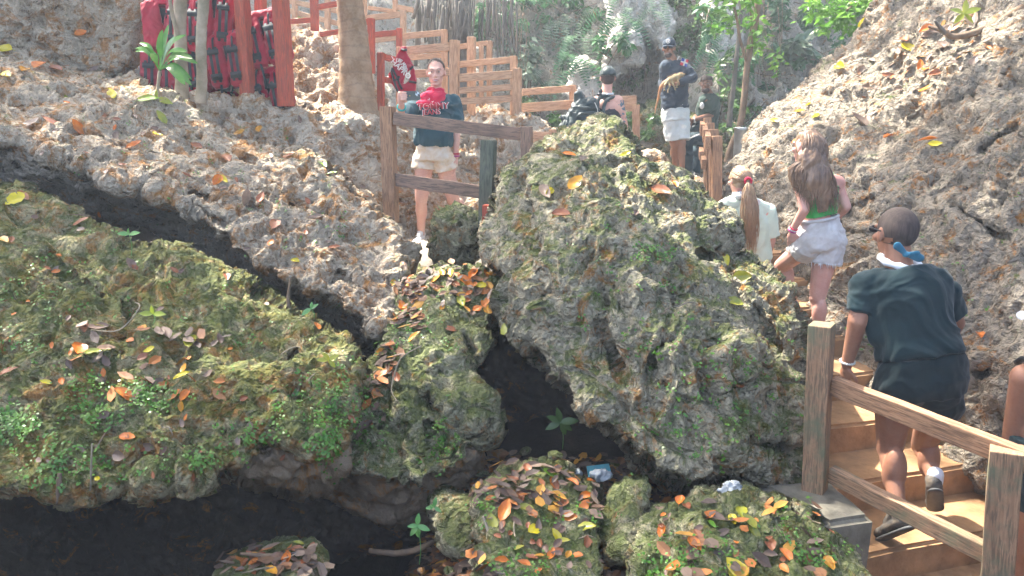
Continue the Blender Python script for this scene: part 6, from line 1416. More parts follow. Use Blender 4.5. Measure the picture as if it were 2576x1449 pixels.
spots = [
 # lower left slab
 (485, 857, 48, Og, 'large olive yellow leaf lying flat high on the lower left slab'), (202, 880, 55, Or, 'long orange leaf leaning on an olive leaf on the lower left slab'), (240, 890, 42, Og, 'olive leaf resting against the long orange one on the lower left slab'),
 (312, 990, 48, Or, 'broad orange leaf on the middle of the lower left slab'), (462, 992, 34, Or, 'upright orange leaf next to the bright green sprigs on the left slab'), (455, 1018, 26, Go, 'small golden leaf just below the upright orange one on the left slab'),
 (330, 1098, 46, Or, 'orange leaf standing on edge near the bottom of the left slab'), (305, 1142, 44, Pm, 'mauve leaf lowest on the left slab'), (372, 1120, 38, Pm, 'mauve leaf just right of the lowest ones on the left slab'), (120, 962, 26, Yl, 'small yellow leaf at the far left of the lower slab'),
 (452, 945, 40, Yl, 'bright yellow leaf below the large olive one on the left slab'), (462, 925, 26, Go, 'golden leaf tip over the bright yellow leaf on the left slab'), (262, 935, 22, Or, 'small orange leaf under the olive leaf of the left slab'), (250, 825, 52, Db, 'big crumpled brown leaf on the upper part of the left slab'), (218, 822, 34, Rb, 'reddish brown leaf behind the big crumpled one'),
 (12, 600, 34, Go, 'golden round leaf at the left edge of the picture'), (40, 497, 44, Yl, 'yellow leaf at the top left crest of the lower slab'), (60, 490, 36, Rb, 'reddish brown leaf at the crest of the lower slab'), (205, 555, 36, Rb, 'reddish leaf at the rim of the dark cleft'), (335, 662, 30, Db, 'brown leaf in the middle of the slab rim'), (420, 838, 44, Db, 'dull brown leaf above the large olive leaf'),
 (375, 880, 26, Yl, 'yellow leaf right of the crumpled heap on the left slab'), (358, 895, 26, Rb, 'reddish leaf in the crumpled heap on the left slab'), (335, 855, 24, Or, 'orange leaf above the crumpled heap on the left slab'), (160, 960, 30, Or, 'orange leaf near the small yellow one at far left'), (20, 940, 40, Rb, 'reddish leaf at the left border of the lower slab'), (575, 695, 26, Rb, 'reddish leaf on the slab rim beside the cleft'),
 (800, 820, 34, Or, 'orange leaf at the right tip of the lower left slab'), (830, 905, 26, Yl, 'yellow sprouting leaf at the right end of the slab'), (265, 1050, 30, Db, 'narrow brown leaf in the moss of the left slab'), (250, 1200, 18, Yl, 'tiny yellow leaf hanging at the bottom rim of the slab'), (205, 1128, 22, Pm, 'small pale leaf low on the left slab'), (270, 905, 30, Db, 'dull brown leaf beside the small orange one'), (555, 850, 26, Db, 'dull brown leaf left of the slab ridge'), (620, 1000, 20, Rb, 'small reddish leaf in the right half of the slab'),
 # upper left slab
 (65, 175, 36, Go, 'round golden leaf at the upper left of the long slab'), (105, 168, 48, Or, 'orange leaf beside the round golden one'), (140, 172, 40, Rb, 'reddish leaf right of the orange one at upper left'), (15, 125, 40, Yl, 'yellow green leaf at the left border near the top'), (20, 190, 36, Yl, 'second yellow green leaf at the left border'), (130, 305, 46, Rb, 'brown curled leaf on the upper slab above the cleft'), (80, 310, 44, Pm, 'pale mauve leaf on the upper slab near the left'), (200, 320, 36, Or, 'orange leaf on the upper slab beside brown litter'),
 (285, 232, 34, Yl, 'yellow green leaf in the middle of the upper slab'), (410, 298, 34, Og, 'olive leaf standing on the upper slab below the plant'), (395, 335, 24, Yl, 'small yellow leaf under the standing olive one'), (650, 322, 28, Go, 'golden leaf upright on the ledge below the red posts'), (690, 565, 44, Rb, 'reddish brown leaf hanging on the right part of the upper slab'), (798, 547, 36, Pm, 'pale mauve leaf near the right end of the upper slab'), (845, 622, 26, Rb, 'small reddish leaf above the cleft at the right'),
 (620, 500, 42, Pm, 'pale leaf in the hollow of the upper slab'), (655, 497, 34, Rb, 'reddish leaf beside the pale one in the hollow'), (545, 450, 30, Or, 'orange leaf on the upper slab by the yellow one'), (560, 448, 30, Yl, 'yellow leaf half way along the upper slab'), (335, 365, 34, Or, 'orange leaf right above the cleft lip'), (495, 365, 28, Rb, 'reddish leaf in the upper slab crevices'), (815, 410, 30, Bg, 'bright green leaf on the crest below the palm'), (835, 435, 26, Bg, 'bright green leaf a little below the crest leaf'), (570, 395, 40, Rb, 'reddish brown leaf in the middle of the weathered slab'),
 (380, 258, 44, Bg, 'bright yellow green leaf below the broad leaved plant'), (290, 340, 26, Pm, 'mauve leaf near the middle of the upper slab'), (740, 655, 22, Yl, 'tiny yellow leaf near the lower edge of the upper slab'), (720, 390, 26, Rb, 'reddish leaf along the crest of the slab'), (600, 330, 24, Go, 'golden leaf on the ledge left of the palm foot'), (205, 80, 26, Or, 'orange leaf on the top left corner rock'),
 # central boulder
 (1442, 458, 44, Go, 'orange and yellow leaf on top of the centre boulder'), (1375, 480, 44, Pm, 'pale curled leaf left on the top of the centre boulder'), (1385, 478, 26, Yl, 'yellow leaf tip by the pale curled leaf'), (1665, 478, 46, Rb, 'brown leaf on the right shoulder of the centre boulder'), (1700, 460, 26, Or, 'red orange leaf beyond the brown one on the shoulder'), (1418, 540, 44, Rb, 'curled brown leaf hanging on the front of the centre boulder'), (1435, 385, 30, Or, 'orange leaf on the crest of the centre boulder'),
 (1830, 648, 34, Yl, 'shiny yellow leaf on the right flank of the centre boulder'), (1865, 692, 40, Og, 'olive green leaf below the shiny yellow one'), (1850, 768, 42, Og, 'olive leaf lower on the right flank of the boulder'), (1795, 462, 24, Rb, 'reddish leaf beside the end on fence'), (1255, 770, 34, Or, 'orange leaf in the gap left of the centre boulder'), (1266, 827, 28, Og, 'olive yellow leaf at the mouth of the gap'), (1570, 385, 24, Yl, 'yellow leaf near the summit of the centre boulder'), (1472, 400, 30, Pm, 'pale leaf below the crest of the boulder'), (1605, 545, 20, Db, 'brown leaf on the face of the boulder'), (1860, 960, 24, Rb, 'reddish leaf low on the right side of the boulder'),
 # middle block with leaf strewn ledge
 (1135, 825, 30, Rb, 'star shaped reddish leaf on the grey green block'), (1040, 848, 36, Go, 'golden orange leaf on the left side of the grey green block'), (1215, 720, 32, Yl, 'yellow leaf on the sunny ledge before the brown boulder'), (1160, 760, 36, Og, 'olive yellow leaf on the face of the grey green block'), (1165, 705, 40, Or, 'orange leaf on the sunny ledge'), (1130, 690, 30, Yl, 'yellow leaf on the sunny ledge by the brown boulder'), (1190, 690, 34, Or, 'orange leaf close under the brown boulder'), (1060, 700, 34, Pm, 'pale leaf at the left of the sunny ledge'), (1030, 735, 34, Rb, 'reddish leaf tumbling down the gully'), (1015, 770, 36, Or, 'orange leaf in the gully below the ledge'), (1045, 760, 30, Db, 'brown leaf in the gully below the ledge'), (1000, 800, 26, Rb, 'reddish leaf lowest in the gully'), (1095, 700, 26, Go, 'golden leaf between ledge and gully'), (1140, 715, 30, Rb, 'reddish leaf in the middle of the sunny ledge'), (970, 935, 40, Or, 'orange leaf over the crack of the mossy block'), (1000, 945, 32, Rb, 'reddish leaf on the crack of the mossy block'), (953, 885, 28, Go, 'golden round leaf at the top of the dark crack'), (968, 1050, 26, Pm, 'pale leaf on the lower mossy block'), (880, 1060, 24, Rb, 'small reddish leaf in the crack'),
 # bottom centre heap
 (1270, 1285, 62, Or, 'large ragged orange leaf on the leaf heap'), (1345, 1330, 44, Yl, 'bright yellow leaf in the middle of the leaf heap'), (1402, 1345, 38, Yl, 'bright yellow leaf right of the middle of the heap'), (1480, 1335, 50, Og, 'big olive yellow leaf at the right of the heap'), (1235, 1312, 46, Og, 'olive and orange leaf at the left of the heap'), (1465, 1270, 36, Or, 'shiny orange leaf near the right boulder'), (1265, 1412, 40, Or, 'ragged orange leaf low at the left of the heap'), (1340, 1400, 34, Rb, 'reddish leaf low in the middle of the heap'), (1375, 1240, 42, Db, 'dark shiny brown leaf in the upper middle of the heap'),
 (1310, 1250, 34, Rb, 'reddish leaf in the upper left of the heap'), (1385, 1192, 44, Bg, 'green leaf at the top of the heap'), (1345, 1255, 46, Db, 'grey brown leaf at the centre of the heap'), (1415, 1265, 40, Rb, 'reddish brown leaf right of the grey brown one'), (1325, 1275, 36, Og, 'olive leaf tip beside the large ragged one'), (1290, 1195, 34, Rb, 'reddish leaf at the top left of the heap'), (1440, 1300, 36, Or, 'orange leaf beside the big olive yellow one'), (1420, 1360, 34, Og, 'olive leaf below the two bright yellow ones'), (1390, 1395, 38, Or, 'orange leaf under the yellow pair'), (1360, 1400, 30, Go, 'golden leaf at the foot of the heap'), (1432, 1398, 30, Go, 'golden orange leaf lower right of the heap'), (1460, 1395, 28, Or, 'small orange leaf at the lower right of the heap'), (1475, 1362, 34, Rb, 'reddish leaf below the big olive yellow one'), (1310, 1380, 28, Og, 'olive leaf left of the foot of the heap'), (1500, 1290, 28, Rb, 'reddish leaf at the right rim of the heap'), (1395, 1215, 34, Rb, 'reddish leaf just below the green one'), (1445, 1215, 32, Or, 'orange leaf at the upper right of the heap'), (1490, 1240, 34, Db, 'brown leaf beside the squarish rock'),
 # bottom right rock
 (1708, 1262, 36, Or, 'orange leaf standing at the top left of the bottom right rock'), (1725, 1275, 34, Rb, 'reddish leaf behind the standing orange one'), (1865, 1288, 46, Og, 'olive green leaf arching on the bottom right rock'), (1885, 1310, 44, Og, 'large olive leaf near the plinth'), (1850, 1312, 44, Yl, 'yellow leaf under the arching olive one'), (1900, 1335, 38, Og, 'olive leaf pointing down on the bottom right rock'), (1785, 1298, 44, Or, 'orange leaf in the middle of the bottom right rock'), (1740, 1320, 34, Og, 'small olive leaf left of the middle'), (1665, 1336, 36, Or, 'flat orange leaf at the left side of the bottom right rock'), (1745, 1370, 44, Or, 'orange leaf over a reddish one low on the right rock'), (1752, 1350, 40, Rb, 'reddish leaf below the middle of the right rock'), (1940, 1365, 42, Rb, 'reddish brown leaf beside the plinth foot'), (1975, 1395, 44, Or, 'orange leaf low by the plinth'), (2085, 1420, 42, Go, 'golden leaf at the bottom right before the stairs'), (1850, 1430, 64, Yl, 'large yellow leaf at the bottom edge of the right rock'), (1860, 1445, 50, Og, 'glossy olive leaf at the bottom edge'), (1695, 1425, 42, Or, 'orange leaf at the bottom left of the right rock'), (1975, 1430, 34, Or, 'red orange leaf at the bottom edge near the plinth'), (1735, 1395, 40, Rb, 'reddish leaf near the bottom left of the right rock'), (1790, 1318, 24, Bg, 'small bright green leaf on the right rock'),
 # bottom left rock
 (720, 1405, 46, Or, 'orange red leaf on the small rock at the bottom left'), (760, 1420, 40, Rb, 'reddish leaf on the small rock at the bottom left'), (690, 1410, 40, Db, 'brown leaf on the small rock at the bottom left'), (750, 1385, 34, Rb, 'reddish leaf near the top of the small bottom rock'), (745, 1368, 28, Og, 'olive leaf at the tip of the small bottom rock'), (680, 1440, 44, Go, 'golden leaf at the bottom edge left'), (655, 1400, 34, Rb, 'reddish leaf at the left of the small bottom rock'),
 # right wall
 (2165, 302, 46, Pm, 'pale curled twin leaf on the right rock wall'), (2110, 165, 30, Yl, 'yellow leaf high on the sunny ridge of the right wall'), (2050, 290, 26, Yl, 'yellow leaf on the ridge of the right wall'), (2030, 260, 22, Yl, 'second yellow leaf lower on the ridge'), (2165, 60, 28, Yl, 'yellow leaf near the top of the ridge'), (2280, 120, 36, Yl, 'yellow leaf in the litter of the right wall'), (2310, 165, 34, Or, 'orange leaf in the litter of the right wall'), (2330, 222, 34, Go, 'golden leaf below the litter'), (2330, 350, 34, Or, 'orange leaf on the right wall below the litter'), (2355, 360, 28, Yl, 'yellow leaf beside the orange one on the wall'), (2270, 95, 32, Rb, 'reddish leaf at the top of the wall litter'), (2380, 80, 40, Pm, 'pale leaf near the dead branch'), (2440, 50, 46, Pm, 'large pale leaf by the dead branch on the wall'), (2180, 215, 34, Pm, 'pale leaf on the sunlit ridge'), (2230, 190, 32, Rb, 'reddish leaf on the sunlit ridge'), (2010, 275, 22, Go, 'golden leaf at the left of the ridge'), (1945, 300, 20, Yl, 'small yellow leaf at the left of the ridge'), (2230, 340, 24, Or, 'small orange leaf under the ridge'), (2000, 350, 22, Or, 'small orange leaf at the lower ridge'), (2350, 190, 30, Rb, 'reddish leaf on the wall under the branch'), (2460, 840, 30, Or, 'orange leaf on a ledge of the wall at far right'),
]
rs_l = random.Random(12)
for x, y, s, c, lb in spots: fallen(x, y, s * 1.18, c, lb, rs_l)
# further single leaves lying in named areas; look-alikes share a label and a group
areas = [('dead leaf in the drift of leaves on the bottom centre rock', 'leaf drift on the bottom centre rock', (1200, 1175, 1515, 1449), 46, (22, 38), (Rb, Or, Db, Pm, Db)),
         ('dead leaf scattered over the mossy lower left slab', 'dead leaves on the lower left slab', (20, 560, 860, 1200), 34, (14, 28), (Rb, Db, Pm, Or)),
         ('dead leaf caught on the weathered upper left slab', 'dead leaves on the upper left slab', (20, 140, 980, 680), 40, (14, 26), (Rb, Pm, Db, Or)),
         ('dead leaf on the sunny ledge and gully by the brown boulder', 'dead leaves by the brown boulder', (1000, 680, 1240, 800), 26, (18, 32), (Rb, Or, Pm, Go)),
         ('dead leaf strewn on the sunlit ridge of the right wall', 'dead leaves on the right wall ridge', (2080, 60, 2480, 300), 30, (20, 34), (Pm, Rb, Pm, Or)),
         ('dead leaf on the rock before the plinth', 'dead leaves before the plinth', (1620, 1270, 2100, 1449), 22, (16, 30), (Rb, Or, Db)),
         ('dead leaf on the small bottom left rock', 'dead leaves on the small bottom left rock', (600, 1370, 790, 1449), 14, (20, 34), (Rb, Db, Pm))]
for lb, gp, (x0, y0, x1, y1), n, (s0, s1), cs in areas:
    k = 0
    while k < n:
        x, y = rs_l.uniform(x0, x1), rs_l.uniform(y0, y1); k += 1
        if lb.startswith('dead leaf strewn') and abs((y - 60) + (x - 2480) * .55) > 75: continue
        c = rs_l.choice(cs); fallen(x, y, rs_l.uniform(s0, s1), c, lb.replace('dead', c), rs_l, gp)
# leaf litter nobody could count: pit floor, drifts
def litter(name, pts, mats_, size=(.05, .10), seed=3):
    rs = random.Random(seed); V = []; Fc = []
    for p, n in pts:
        n = (n + Vector((rs.gauss(0, .35), rs.gauss(0, .35), .5))).normalized(); t = Quaternion(n, rs.uniform(0, 6.28)) @ n.orthogonal().normalized(); s = n.cross(t); L = rs.uniform(*size); W = L * .5; o = len(V); c = p + n * rs.uniform(.005, .03); cu = rs.uniform(-.2, .5)
        for (a, b, z) in ((-.5, 0, 0), (-.25, .42, cu * .4), (.15, .5, cu * .5), (.5, 0, .1), (.15, -.5, cu * .5), (-.25, -.42, cu * .4), (0, 0, -.05)): V.append(c + t * a * L + s * b * W + n * z * W)
        Fc += [(o + 6, o + i, o + (i + 1) % 6) for i in range(6)]
    return V, Fc
M['litter'] = None
def littermat():
    m, t, n, b = newmat('mixed_leaf_litter'); g = N(t, "ShaderNodeNewGeometry"); v = g.outputs["Random Per Island"]
    r = N(t, "ShaderNodeValToRGB"); r.color_ramp.interpolation = 'CONSTANT'; t.links.new(v, r.inputs[0]); e = r.color_ramp.elements
    cols = [(.14, .075, .04), (.08, .05, .035), (.26, .12, .05), (.15, .10, .07), (.38, .13, .025), (.10, .065, .045), (.20, .14, .10), (.44, .22, .03), (.06, .04, .03)]
    while len(e) < len(cols): e.new(.5)
    for i, c in enumerate(cols): e[i].position = i / len(cols); e[i].color = (*c, 1)
    t.links.new(r.outputs[0], b.inputs["Base Color"]); b.inputs["Roughness"].default_value = .65; return m
M['litter'] = littermat()
pts = []; rs = random.Random(5)
for i in range(6500):
    X = rs.uniform(-1.2, 1.5); Y = rs.uniform(2.6, 4.45)
    pts.append((Vector((X, Y, float(ter_h(X, Y)) + rs.uniform(-.02, .10))), Vector((0, 0, 1))))
def drift(x0, y0, x1, y1, n, dens=None):
    for i in range(n):
        x, y = rs.uniform(x0, x1), rs.uniform(y0, y1)
        if dens and not dens(x, y): continue
        h = hit(x, y)
        if h and h[1].z > .1: pts.append(h)
drift(1180, 1160, 1520, 1300, 90); drift(1010, 660, 1240, 740, 80); drift(990, 700, 1060, 830, 90); drift(2150, 40, 2576, 290, 160, lambda x, y: abs((y - 60) + (x - 2480) * .55) < 70 + 30 * math.sin(x * .03)); drift(560, 1370, 790, 1449, 50); drift(800, 1380, 1240, 1449, 60); drift(900, 860, 1010, 1100, 120, lambda x, y: abs(x - 1000 + (y - 860) * .5) < 30); drift(1650, 1270, 2100, 1449, 40); drift(150, 820, 600, 1000, 40)
V, Fc = litter('leaf_litter', pts, None); o = mesh('leaf_litter', V, Fc, M['litter'], None, origin=Vector((0, 3, -2)), smooth=False); tag(o, kind='stuff')
# ground cover sprigs
pts = []
def sprigs(x, y, rx, ry, n):
    for i in range(int(n * .5)):
        h = hit(x + rs.gauss(0, rx * .8), y + rs.gauss(0, ry * .7))
        if h: pts.append(h)
for a in ((30, 1060, 45, 35, 260), (130, 1160, 60, 60, 120), (215, 975, 40, 30, 110), (245, 1045, 35, 25, 90), (375, 985, 35, 18, 120), (390, 1010, 40, 25, 60), (820, 1095, 28, 60, 190), (650, 1080, 60, 50, 80), (510, 1155, 30, 25, 60), (1110, 1110, 25, 50, 130), (925, 1080, 40, 60, 90), (760, 1000, 50, 60, 60), (870, 990, 30, 60, 90), (45, 870, 40, 30, 50), (200, 700, 150, 90, 70), (600, 800, 120, 60, 60), (1650, 640, 40, 20, 70), (1620, 700, 140, 140, 90), (1740, 960, 120, 120, 120), (1880, 1000, 60, 100, 60), (1690, 1100, 100, 60, 60), (1780, 1400, 60, 40, 60), (1980, 1320, 40, 40, 50), (1680, 1410, 50, 40, 70), (2060, 1400, 50, 30, 60), (1060, 830, 60, 60, 70), (1000, 860, 30, 40, 50), (1320, 1430, 90, 30, 60), (2250, 850, 120, 80, 50), (2450, 700, 120, 160, 50), (480, 380, 200, 100, 70), (780, 570, 120, 70, 60), (1230, 1290, 30, 40, 30), (300, 1160, 250, 40, 110), (90, 740, 90, 60, 50), (1450, 1300, 60, 40, 30)):
    sprigs(*a)
V = []; Fc = []
for p, n in pts:
    for j in range(rs.randint(3, 6)):
        d = Vector((rs.gauss(0, 1), rs.gauss(0, 1) - .3, rs.gauss(.3, .6))).normalized(); nn = (n + Vector((rs.gauss(0, .4), rs.gauss(0, .4) - .2, .6))).normalized(); d = (d - nn * d.dot(nn)).normalized(); c = p + n * rs.uniform(.004, .035) + Vector((rs.gauss(0, .010), rs.gauss(0, .010), rs.gauss(0, .010))); s = d.cross(nn); L = rs.uniform(.007, .016); o = len(V)
        V += [c, c + d * L * .3 + s * L * .42, c + d * L * .8 + s * L * .38, c + d * L * 1.1, c + d * L * .8 - s * L * .38, c + d * L * .3 - s * L * .42]; Fc.append(tuple(range(o, o + 6)))
M['sprig'] = leafmat('fresh_green_sprigs', (.06, .20, .02), (.13, .28, .035), .35, .35, .5, 12)
o = mesh('ground_cover', V, Fc, M['sprig'], None, origin=Vector((0, 3, -1)), smooth=False); tag(o, kind='stuff')

# ---- seedlings with a few pointed leaves
M['seedling'] = leafmat('seedling_leaves', (.10, .30, .08), (.20, .40, .13), .3, .35, .5, 20)
def broad(V, Fc, base, d, up, L, W, bend=.3, n=8):
    s = d.cross(up).normalized(); o = len(V)
    for j in range(n + 1):
        v = j / n; w_ = W * .5 * math.sin(math.pi * (v ** .85)) ** .9 + .0005; c = base + d * L * v + up * (-bend * L * v * v)
        V += [c - s * w_ + up * w_ * .25, c, c + s * w_ + up * w_ * .25]
    for j in range(n):
        a = o + j * 3; Fc += [(a, a + 1, a + 4, a + 3), (a + 1, a + 2, a + 5, a + 4)]
def seedling(label, base, top, leaves, group='leafy seedlings among the rocks', mat='seedling', wd=.42):
    root = empty('seedling', base, label, 'seedling', group)
    mesh('stem', *tubemesh(smoothpath([base, Vector(base).lerp(top, .5) + Vector((.01, 0, 0)), top], 4), .0022, 5), M['seedling'], root)
    for (dx, dz, L, dy) in leaves:
        V = []; Fc = []; d = Vector((dx, dy, dz)).normalized(); up = Vector((0, -.8, .6)); up = (up - d * up.dot(d)).normalized()
        broad(V, Fc, Vector(top), d, up, L, L * wd, .18); mesh('leaf', V, Fc, M[mat], root)
seedling('five leaved seedling lowest in the dark hollow at the bottom centre', P(1055, 1420, 3.1), P(1050, 1322, 3.1), [(-.8, .1, .045, -.3), (.9, -.25, .06, -.2), (-.55, -.7, .055, -.3), (.05, -1, .06, -.1), (.1, 1, .055, .1)])
seedling('four leaved seedling beside the small upright rock', P(1110, 1290, 3.25), P(1092, 1275, 3.2), [(-.9, .0, .04, -.3), (.2, 1, .045, .1), (.8, -.5, .04, -.2), (-.2, .3, .03, -.3)])
seedling('pale seedling with drooping leaves inside the triangular cave', P(1415, 1130, 4.3), P(1410, 1062, 4.3), [(-.8, -.3, .10, -.2), (.9, .2, .11, -.2), (.4, -.9, .09, -.1), (-.2, .9, .09, 0), (.9, -.6, .09, -.1), (-.9, .5, .09, -.1)], mat='leaf')
seedling('small seedling growing on the rim of the left slab by the cleft', P(330, 645, 4.6), P(325, 590, 4.6), [(-.9, .2, .07, -.2), (.9, .25, .07, -.2), (.1, .5, .05, -.4)])
seedling('little seedling at the right edge of the cleft', P(790, 800, 4.3), P(783, 776, 4.3), [(-.7, -.4, .07, -.2), (.8, .6, .05, -.2), (.1, .9, .04, 0)])
seedling('yellow green seedling at the tip of the lower left slab', P(830, 925, 3.7), P(828, 905, 3.65), [(-.9, .1, .06, -.2), (.8, .5, .06, -.2), (.5, -.6, .05, -.2), (-.4, .6, .05, -.2)], mat='leaf_y')
seedling('yellow green sprout on top of the slab right of the crumpled leaf', P(385, 815, 3.9), P(385, 790, 3.9), [(-.9, .15, .07, -.2), (.9, .1, .07, -.2), (0, .8, .05, -.3)], mat='leaf_y')
seedling('sprout with narrow leaves at the left picture edge', P(5, 850, 3.8), P(5, 828, 3.8), [(-.7, .2, .08, -.2), (.8, -.4, .07, -.2), (.6, .2, .07, -.2)])
seedling('lone green sprout among stones on the upper slab', P(398, 260, 6.6), P(395, 248, 6.6), [(-.9, .1, .16, -.2), (.9, -.2, .14, -.2), (.1, .5, .08, -.3)], mat='leaf_y')
seedling('yellow green sprout near the left of the upper slab', P(150, 250, 6.4), P(148, 240, 6.4), [(-.9, .1, .08, -.2), (.9, -.1, .08, -.2), (.1, .7, .06, -.3)], mat='leaf_y')
seedling('green leafed sprout high at the top right of the wall', P(2420, 60, 7.2), P(2425, 35, 7.2), [(-.8, .3, .14, -.2), (.9, .4, .15, -.2), (.1, .9, .13, 0), (.6, -.5, .12, -.2), (-.6, -.5, .12, -.2)], mat='leaf_y')
# broad leaved plant before the rack
def dracaena():
    base = P(397, 250, 6.75); top = P(402, 178, 6.75); root = empty('broad_leaved_plant', base, 'plant with long glossy green leaves in front of the red life jackets', 'plant')
    mesh('stem', *tubemesh(smoothpath([base, P(398, 215, 6.75), top], 4), [.014] * 9, 7), M['bark_pale'], root)
    M['glossy'] = leafmat('glossy_green_leaves', (.05, .20, .03), (.13, .33, .05), .22, .3, .7, 6)
    for (x, y, w_, by) in ((340, 130, .05, .0), (365, 118, .09, -.15), (352, 108, .05, .1), (410, 75, .10, -.1), (424, 62, .05, .1), (440, 92, .075, -.05), (468, 88, .07, .0), (470, 130, .075, -.2), (485, 148, .085, -.1), (498, 160, .07, .05), (482, 200, .05, 0), (482, 215, .065, -.15), (466, 214, .085, -.2), (340, 122, .05, .1), (380, 135, .06, -.3)):
        e = P(x, y, 6.75 + by); mid = top.lerp(e, .45) + Vector((0, 0, .03 + .05 * (abs(x - 400) > 40))); V = []; Fc = []; n = 10; pp = smoothpath([top, mid, e], 6)
        st = len(pp)
        for j, c in enumerate(pp):
            v = j / (st - 1); w2 = .006 if v < .32 else w_ * .42 * math.sin(math.pi * ((v - .32) / .68) ** .8) ** .8 + .002; t = (pp[min(j + 1, st - 1)] - pp[max(j - 1, 0)]).normalized(); s = t.cross(Vector((0, -.7, .7))).normalized(); u = s.cross(t)
            V += [c - s * w2 + u * w2 * .3, c, c + s * w2 + u * w2 * .3]
        for j in range(st - 1): a = j * 3; Fc += [(a, a + 1, a + 4, a + 3), (a + 1, a + 2, a + 5, a + 4)]
        mesh('leaf', V, Fc, M['glossy'], root)
dracaena()
# ---- roots, twigs
def twig(label, pts, r, mat='bark', name='twig', cat='twig'):
    V, Fc = tubemesh(smoothpath(pts, 5), lerp_list(r, (len(pts) - 1) * 5 + 1), 7, .12); o = mesh(name, V, Fc, M[mat], None); tag(o, label, cat)
twig('thick dead branch lying at the top right of the rock wall', [P(2576, 18, 6.7), P(2500, 62, 6.85), P(2450, 82, 6.9), P(2400, 92, 6.95), P(2370, 78, 6.95), P(2335, 66, 7.0)], [.035, .03, .03, .026, .02, .012], name='dead_branch', cat='branch')
twig('pale forked twig above the dead branch on the right wall', [P(2375, 82, 6.9), P(2362, 66, 6.85), P(2352, 52, 6.8)], [.02, .016, .008], 'bark_grey')
twig('thick dry root on the ground in the dark hollow', [P(930, 1385, 3.6), P(990, 1392, 3.55), P(1040, 1385, 3.55), P(1080, 1368, 3.6), P(1100, 1358, 3.65)], [.012, .016, .016, .014, .008], name='root', cat='root')
twig('grey curved stick beside the leaf heap', [P(1215, 1300, 3.15), P(1230, 1340, 3.05), P(1245, 1385, 2.98), P(1250, 1440, 2.9)], [.006, .009, .009, .008], 'bark_grey', name='stick', cat='stick')
twig('brown dry twig across the small bottom left rock', [P(605, 1392, 3.1), P(660, 1398, 3.05), P(700, 1402, 3.05), P(770, 1445, 2.95)], [.006, .010, .010, .007])
twig('thin white stem hanging from the lower left slab', [P(231, 1115, 3.0), P(230, 1160, 2.98), P(227, 1235, 2.98)], [.003, .004, .003], 'bark_pale', name='dry_stem', cat='stem')
twig('brown rootlet dangling under the lower left slab', [P(150, 1190, 3.0), P(148, 1225, 2.98), P(143, 1270, 2.98)], [.009, .012, .003], name='rootlet', cat='root')
twig('short dry stump of a stem in the cleft', [P(728, 790, 4.5), P(725, 750, 4.5), P(730, 700, 4.5)], [.012, .010, .005], name='dry_stem', cat='stem')
twig('pale thin root trailing down the mossy block', [P(1060, 870, 4.0), P(1010, 900, 4.0), P(990, 950, 3.95), P(985, 985, 3.9), P(1000, 1010, 3.85)], [.003, .004, .004, .004, .002], 'bark_pale', name='rootlet', cat='root')
twig('curved dry vine on the left slab', [P(340, 760, 3.85), P(350, 775, 3.8), P(300, 830, 3.7), P(230, 830, 3.6)], [.002, .003, .003, .002], 'bark_pale', name='rootlet', cat='root')
rs_s = random.Random(31)
def stone(x, y, r, k):
    h = hit(x, y)
    p = h[0] if h and h[0].y < 4.6 else None
    if p is None: q0 = P(x, y, 1.0); s = -2.06 / q0.z; p = q0 * s
    rr = r / F * p.y; V, Fc = ellip(p + Vector((0, 0, rr * .3)), (rr * rs_s.uniform(.8, 1.3), rr * rs_s.uniform(.8, 1.2), rr * rs_s.uniform(.35, .55)), Matrix.Rotation(rs_s.uniform(0, 3), 3, 'Z'), 22, 14)
    A = np.array([v[:] for v in V]); f1, _ = worley(A * (1.1 / rr) + k, 3); d = (A - np.array(p)); d /= np.linalg.norm(d, axis=1)[:, None] + 1e-9; A = A + d * ((f1 - .5) * rr * .9)[:, None]
    o = mesh('stone', A, Fc, M['rock_c' if k % 3 else 'rock_v']); tag(o, 'small loose stone lying among the dead leaves on the gully floor', 'stone', 'loose stones on the gully floor')
for k, (x, y, r) in enumerate(((1060, 1440, 13), (1130, 1440, 18), (1170, 1400, 12), (1250, 1150, 26), (1320, 1140, 18), (1400, 1150, 22), (1470, 1160, 14), (1560, 1170, 18), (1210, 1200, 16), (1660, 1240, 16))): stone(x, y, r, k)
for k in range(26):
    x0, y0, x1, y1 = rs_s.choice(((40, 600, 850, 1180), (100, 180, 950, 600), (1210, 1190, 1500, 1440), (1640, 1270, 2080, 1440), (1300, 400, 1900, 1100), (2150, 60, 2500, 260), (600, 1380, 780, 1440)))
    x, y = rs_s.uniform(x0, x1), rs_s.uniform(y0, y1); a = rs_s.uniform(0, 3.14); L = rs_s.uniform(15, 42); pp = []
    for t in (-1, -.4, .3, 1):
        h = hit(x + math.cos(a) * L * t, y + math.sin(a) * L * t * .6)
        if h: pp.append(h[0] + h[1] * .015)
    if len(pp) == 4 and max(q.y for q in pp) - min(q.y for q in pp) < .35: twig('thin dry twig lying on the mossy stone', pp, [.0022, .0035, .0035, .0015], rs_s.choice(('bark', 'bark_pale', 'bark_grey'))); bpy.context.scene.collection.objects[-1]['group'] = 'dry twigs on the rocks'
